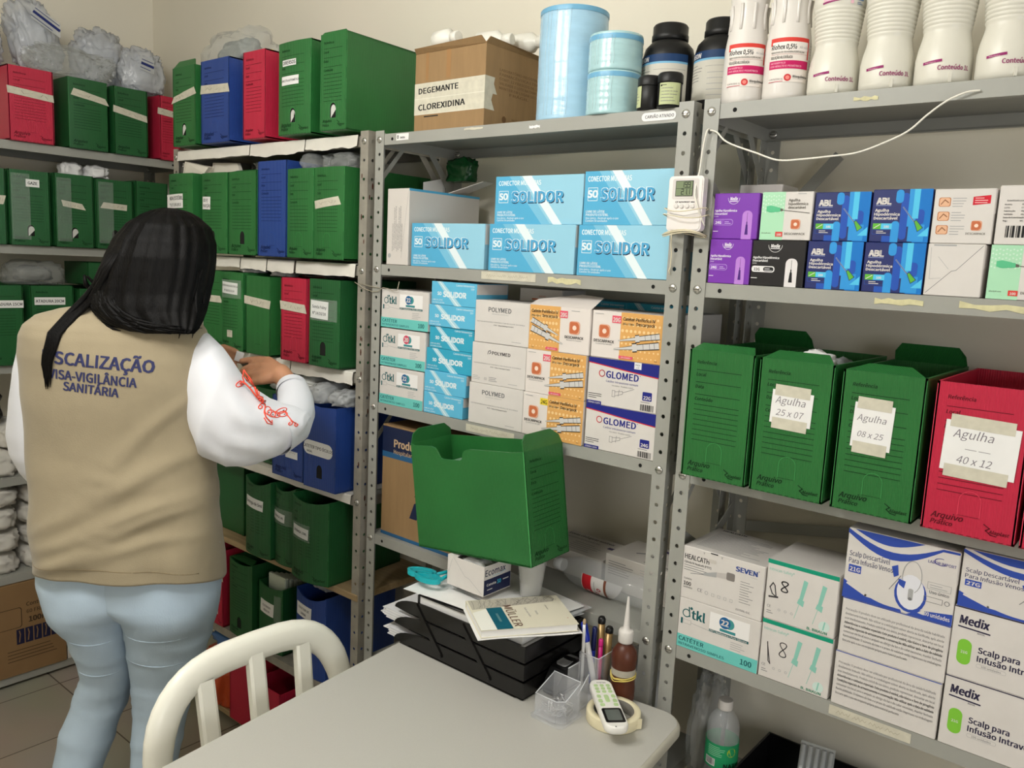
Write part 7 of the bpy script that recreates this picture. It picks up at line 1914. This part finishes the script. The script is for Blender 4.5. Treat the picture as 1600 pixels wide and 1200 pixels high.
# vest
VROWS = [(.858, -.216, .221, .0, .146, .116), (.90, -.216, .219, .0, .146, .116), (1.0, -.216, .214, .0, .128, .112), (1.09, -.219, .210, .0, .114, .112), (1.16, -.223, .200, .0, .108, .118), (1.237, -.229, .194, -.002, .106, .118), (1.313, -.235, .192, -.004, .106, .116), (1.388, -.240, .194, -.004, .108, .108), (1.43, -.233, .192, .0, .106, .10), (1.455, -.222, .184, .002, .100, .088), (1.478, -.198, .168, .006, .086, .075), (1.496, -.145, .145, .010, .072, .060), (1.508, -.075, .115, .014, .056, .05), (1.535, -.035, .115, .022, .052, .05)]
def vest_fold(p, t):
    k = .0035 * noise.noise(Vector((p.x * 6 + p.z * 3, p.y * 4, p.z * 9)) + Vector((3, 1, 7)))
    # drag folds running from the right side seam towards the left hem
    for z_, sl, am, w_ in ((1.02, .35, .007, .020), (.985, .42, .006, .016), (1.10, .50, .005, .022), (.94, .2, .004, .018), (1.18, .9, .004, .02)):
        d = p.z - (z_ + sl * (p.x - .05) + .02 * math.sin(p.x * 13))
        k += am * math.exp(-(d / w_) ** 2) * max(0, min(1, (p.x + .20) * 5)) * max(0, min(1, (.24 - p.x) * 5))
    k += .003 * math.sin(p.x * 42 + 2 * noise.noise(p * 8)) * max(0, min(1, (1.0 - p.z) * 9)) * .6
    return k
vm = MB(); loft(vm, VROWS, KHAKI, 120, 84, lambda p, t: 2.8 * vest_fold(p, t), ex=2.7)
vm.v = [(x, y, z + .034 * max(0.0, min(1.0, -y / .13)) * max(0.0, 1 - (z - .852) / .25)) for x, y, z in vm.v]
vt = tree_of(vm)
VSEAM = mat('khaki_seam', (138, 122, 94), rough=.9)
vm.tube([(-.20 + .40 * i / 30, onto(vt, -.20 + .40 * i / 30, .924 - .020 * abs(i / 15 - 1) ** 2.5) + .0002, .924 - .020 * abs(i / 15 - 1) ** 2.5) for i in range(31)], .0010, VSEAM, n=5)
# collar stand
def vpt(u, v, o):
    return Vector((u, onto(vt, u, v) - .0011 - o, v))
A = Art(vm, vpt); NVT = mat('navy_print', (46, 50, 92), rough=.8)
A.text('FISCALIZAÇÃO', -.134, 1.383, .0385, NVT, bold=.020, rot=-.056, fit=.246)
A.text('VISA-VIGILÂNCIA', -.121, 1.349, .0290, NVT, bold=.020, rot=-.066, fit=.197)
A.text('SANITÁRIA', -.088, 1.323, .0270, NVT, bold=.020, rot=-.086, fit=.124)
vest = vm.build('vest', per)
# shirt: right sleeve from traced sections (top, bottom, depth centre, half depth), forearm and cuff, left sleeve
sl = MB()
SEC = [((.120, 1.455), (.100, 1.310), .03, .060), ((.150, 1.458), (.128, 1.292), .025, .066), ((.182, 1.450), (.150, 1.262), .010, .076), ((.221, 1.422), (.166, 1.215), -.008, .082), ((.258, 1.380), (.186, 1.165), -.024, .087), ((.296, 1.334), (.245, 1.142), -.020, .082),
       ((.330, 1.303), (.305, 1.148), -.008, .074), ((.362, 1.290), (.362, 1.172), .012, .064), ((.392, 1.280), (.402, 1.205), .030, .050), ((.412, 1.268), (.418, 1.230), .036, .034), ((.419, 1.255), (.421, 1.245), .038, .012)]
def sec_pt(s, t):
    k = s * (len(SEC) - 1); i = min(int(k), len(SEC) - 2); q = k - i
    def mixv(a, b): return a + (b - a) * q
    A_, B_ = SEC[i], SEC[i + 1]
    tx, tz_ = mixv(A_[0][0], B_[0][0]), mixv(A_[0][1], B_[0][1]); bx, bz = mixv(A_[1][0], B_[1][0]), mixv(A_[1][1], B_[1][1]); yc, yd = mixv(A_[2], B_[2]), mixv(A_[3], B_[3])
    c, s_ = math.cos(t), math.sin(t)
    m_ = math.copysign(abs(c) ** .9, c); n_ = math.copysign(abs(s_) ** .9, s_)
    p = Vector(((tx + bx) / 2 + (tx - bx) / 2 * m_, yc - yd * n_, (tz_ + bz) / 2 + (tz_ - bz) / 2 * m_))
    w_ = .010 * noise.noise(Vector((p.x * 7, p.y * 7, p.z * 16)) + Vector((9, 2, 4))) + .004 * math.sin((p.x * .75 + p.z) * 75 + 3 * noise.noise(p * 9)) * abs(n_) * max(0, min(1, (s - .25) * 3)) + .005 * math.exp(-((p.x - .34 + (p.z - 1.2) * .5) / .016) ** 2) * abs(n_) - .004 * math.exp(-((p.x - .385 + (p.z - 1.2) * .3) / .012) ** 2)
    return p + Vector((m_ * .4, -n_, m_ * .6)) * w_
sl.grid(lambda u, v: sec_pt(v, 2 * PI * u), 44, 66, SHIRT, closed=True)
st_ = tree_of(sl)
sl.tube([(.345, .0, 1.225), (.372, .05, 1.238), (.372, .09, 1.258), (.362, .13, 1.280), (.347, .165, 1.298), (.340, .178, 1.305)], [.058, .052, .048, .044, .040, .036], SHIRT, n=22, cap=False)
sl.tube([(.347, .160, 1.296), (.338, .182, 1.306)], [.0415, .0385], SHIRT, n=26, cap=False)
# left sleeve
LS = [(1.060, -.235, -.12, .04, .05, .05), (1.080, -.262, -.09, .04, .068, .066), (1.103, -.276, -.075, .038, .078, .075), (1.141, -.292, -.07, .035, .084, .08), (1.187, -.295, -.075, .03, .084, .08), (1.265, -.280, -.09, .02, .080, .076), (1.341, -.264, -.10, .012, .076, .074), (1.41, -.244, -.10, .006, .070, .07), (1.452, -.215, -.10, .006, .055, .055)]
loft(sl, LS, SHIRT, 50, 36, lambda p, t: .004 * noise.noise(Vector((p.x * 8, p.y * 8, p.z * 5))) + .0035 * math.sin(t * 5 + p.z * 9) * .5, ex=2.1)
sl.tube([(-.20, .06, 1.13), (-.14, .15, 1.18), (-.06, .23, 1.26), (-.02, .268, 1.305)], [.068, .058, .046, .036], SHIRT, n=20, cap=False)
# embroidered scroll on the right sleeve
EMB = mat('coral_embroidery', (238, 84, 62), rough=.6)
def spt(x, z):
    e = .030 - .10 * (x - .26); x += e; z += e * .45
    return Vector((x, onto(st_, x, z, default=-.05) - .0012, z))
def stitch(pts, r=.0014): sl.tube([spt(*p) for p in pts], r, EMB, n=5)
def spiral(cx, cz, r, a0, turns, sgn=1, th=.0013):
    n_ = 18; stitch([(cx + r * (1 - .8 * i / n_) * math.cos(a0 + sgn * 2 * PI * turns * i / n_), cz + r * (1 - .8 * i / n_) * math.sin(a0 + sgn * 2 * PI * turns * i / n_)) for i in range(n_ + 1)], th)
# leaf at the top, stem, blossoms and the tail; measured along the sleeve
stitch([(.262, 1.365), (.259, 1.348), (.264, 1.334), (.277, 1.326), (.288, 1.330), (.280, 1.345), (.268, 1.357), (.262, 1.365)], .0016)
stitch([(.264, 1.350), (.271, 1.342), (.276, 1.336)], .0011); stitch([(.272, 1.348), (.279, 1.340), (.284, 1.333)], .0011)
sl.tube([spt(.266, 1.346), spt(.270, 1.341), spt(.273, 1.338)], [.0008, .0018, .0006], flat((30, 26, 28)), n=5)
spiral(.252, 1.331, .0075, 1.2, 1.3, 1); stitch([(.255, 1.338), (.266, 1.334), (.280, 1.322), (.292, 1.308), (.298, 1.296)], .0020)
for k in range(4): stitch([(.286 + .005 * k, 1.334 - .005 * k), (.292 + .003 * k, 1.318 - .004 * k), (.297 + .001 * k, 1.305 - .003 * k)], .0012)
spiral(.305, 1.298, .0085, 2.6, 1.3, -1, .0016); spiral(.306, 1.284, .0065, .6, 1.2, 1)
stitch([(.300, 1.300), (.312, 1.287), (.316, 1.272), (.322, 1.262), (.334, 1.250)], .0018)
for (cx, cz, a) in ((.322, 1.275, -.9), (.330, 1.269, -.7), (.338, 1.266, -.4), (.347, 1.272, .2), (.352, 1.266, -.1)):
    P_ = [(cx + (.010 * math.cos(q)) * math.cos(a) - (.0048 * math.sin(q)) * math.sin(a), cz + (.010 * math.cos(q)) * math.sin(a) + (.0048 * math.sin(q)) * math.cos(a)) for q in [2 * PI * i / 14 for i in range(15)]]
    stitch(P_, .0012); sl.tube([spt(cx + .003 * math.cos(a), cz + .003 * math.sin(a)), spt(cx + .006 * math.cos(a), cz + .006 * math.sin(a))], .0010, flat((30, 26, 28)), n=5)
stitch([(.318, 1.262), (.326, 1.250), (.336, 1.246), (.334, 1.256)], .0014)
stitch([(.352, 1.272), (.364, 1.262), (.374, 1.252), (.384, 1.244)], .0016); spiral(.372, 1.246, .0055, 1.5, 1.1, -1); spiral(.386, 1.242, .005, 2.0, 1.0, 1)
shirt = sl.build('shirt', per)
# hair
hm = MB()
HROWS = [(1.458, .06, .185, -.085, .022, .04), (1.470, .010, .192, -.074, .038, .06), (1.487, -.030, .192, -.050, .062, .08), (1.508, -.058, .190, -.022, .088, .09), (1.545, -.062, .190, .006, .108, .075), (1.574, -.056, .194, .016, .114, .07), (1.619, -.040, .196, .026, .118, .06), (1.656, -.026, .192, .034, .114, .075), (1.693, .000, .178, .040, .098, .08), (1.715, .030, .152, .042, .076, .07), (1.728, .055, .130, .042, .052, .05), (1.7345, .080, .104, .042, .020, .02)]
def hair_fold(p, t):
    q = t * 11 + 1.4 * noise.noise(Vector((t * 2, p.z * 5, 0)))
    return .0035 * math.sin(q * 2) * .6 + .0055 * noise.noise(Vector((t * 9, p.z * 3.2, 4))) + .0022 * math.sin(t * 57 + p.z * 16)
loft(hm, HROWS, HAIR, 70, 110, hair_fold, ex=2.15)
ht = tree_of(hm)
r_ = random.Random(21)
def hy(x, z): return min(onto(ht, x, z, default=.3), onto(vt, x, z, default=.3))
# lower locks sweeping across the back of the neck
for k in range(40):
    u = k / 39; x0_ = -.060 + .07 * u + r_.uniform(-.012, .012); z0h = 1.575 - .045 * u
    x3 = .02 + .17 * u + r_.uniform(-.012, .014); z3 = 1.470 - .006 * math.sin(PI * u) + r_.uniform(-.010, .008)
    P_ = []
    for i in range(9):
        q = i / 8; x = x0_ + (x3 - x0_) * (q ** 1.6); z = z0h + (z3 - z0h) * (1 - (1 - q) ** 1.7)
        y = hy(x, z); P_.append((x, (y if y < .1 else -.05) + .004 - .008 * q, z))
    hm.tube(P_, [.003, .006, .0058, .0055, .005, .0045, .0036, .0026, .0008], HAIR, n=6)
# the lock that falls over the left shoulder blade
for k in range(26):
    e = r_.uniform(-.020, .016); f_ = r_.uniform(-.006, .008); tip = r_.uniform(-.04, .04)
    K_ = [(.010, 1.625), (-.010, 1.590), (-.026, 1.555), (-.052, 1.520), (-.083, 1.488), (-.104, 1.447), (-.116, 1.398), (-.122, 1.362 - tip * .4), (-.123, 1.342 - tip * .5)]
    P_ = []
    for i, (x, z) in enumerate(K_):
        q = i / 8; xx = x + e * (1 - q * .75) + f_ * q; y = hy(xx, z)
        if y > .1: y = -.06
        P_.append((xx, y + .006 * (1 - q) - .004 - .004 * math.sin(PI * q), z))
    hm.tube(P_, [.004, .006, .006, .006, .0055, .0048, .0036, .0022, .0005], HAIR, n=6)
for k in range(14):  # ends hanging by the cheek on the right
    x = .155 + .034 * r_.random(); z1_ = r_.uniform(1.44, 1.50)
    hm.tube([(x + .006 * math.sin(i * .6 + k), -.03 + .05 * r_.random() * 0 + .004 * k - .006 * i, 1.60 + (z1_ - 1.60) * i / 7) for i in range(8)], [.006, .006, .006, .0055, .005, .004, .0025, .0006], HAIR, n=6)
hm.build('hair', per)
# slim cord bracelet on the wrist
mb = MB(); wv = (Vector((.333, .19, 1.306)) - Vector((.300, .214, 1.334))).normalized(); a_ = wv.orthogonal().normalized(); b_ = wv.cross(a_)
cw = Vector((.327, .194, 1.311)); mb.tube([cw + a_ * .0285 * math.cos(q) + b_ * .0285 * math.sin(q) for q in [2 * PI * i / 24 for i in range(25)]], .0012, flat((120, 78, 40)), n=6, cap=False)
mb.build('bracelet', per)
M_ = Matrix.Translation((PX, PY, 0)) @ Matrix.Rotation(YAW, 4, 'Z')
mb = MB(); mb.box(-.010, .010, -.0015, .0015, -.014, .014, PAPER, bev=.001)
tag(mb.build('paper_packet', None, M_ @ Vector((.172, .274, 1.366)), (.2, .3, YAW + .2)), 'small white packet held between the fingers', 'packet')
# ---------------------------------------------------------------- tidy
bpy.data.objects.remove(_fo)
bpy.context.view_layer.update()
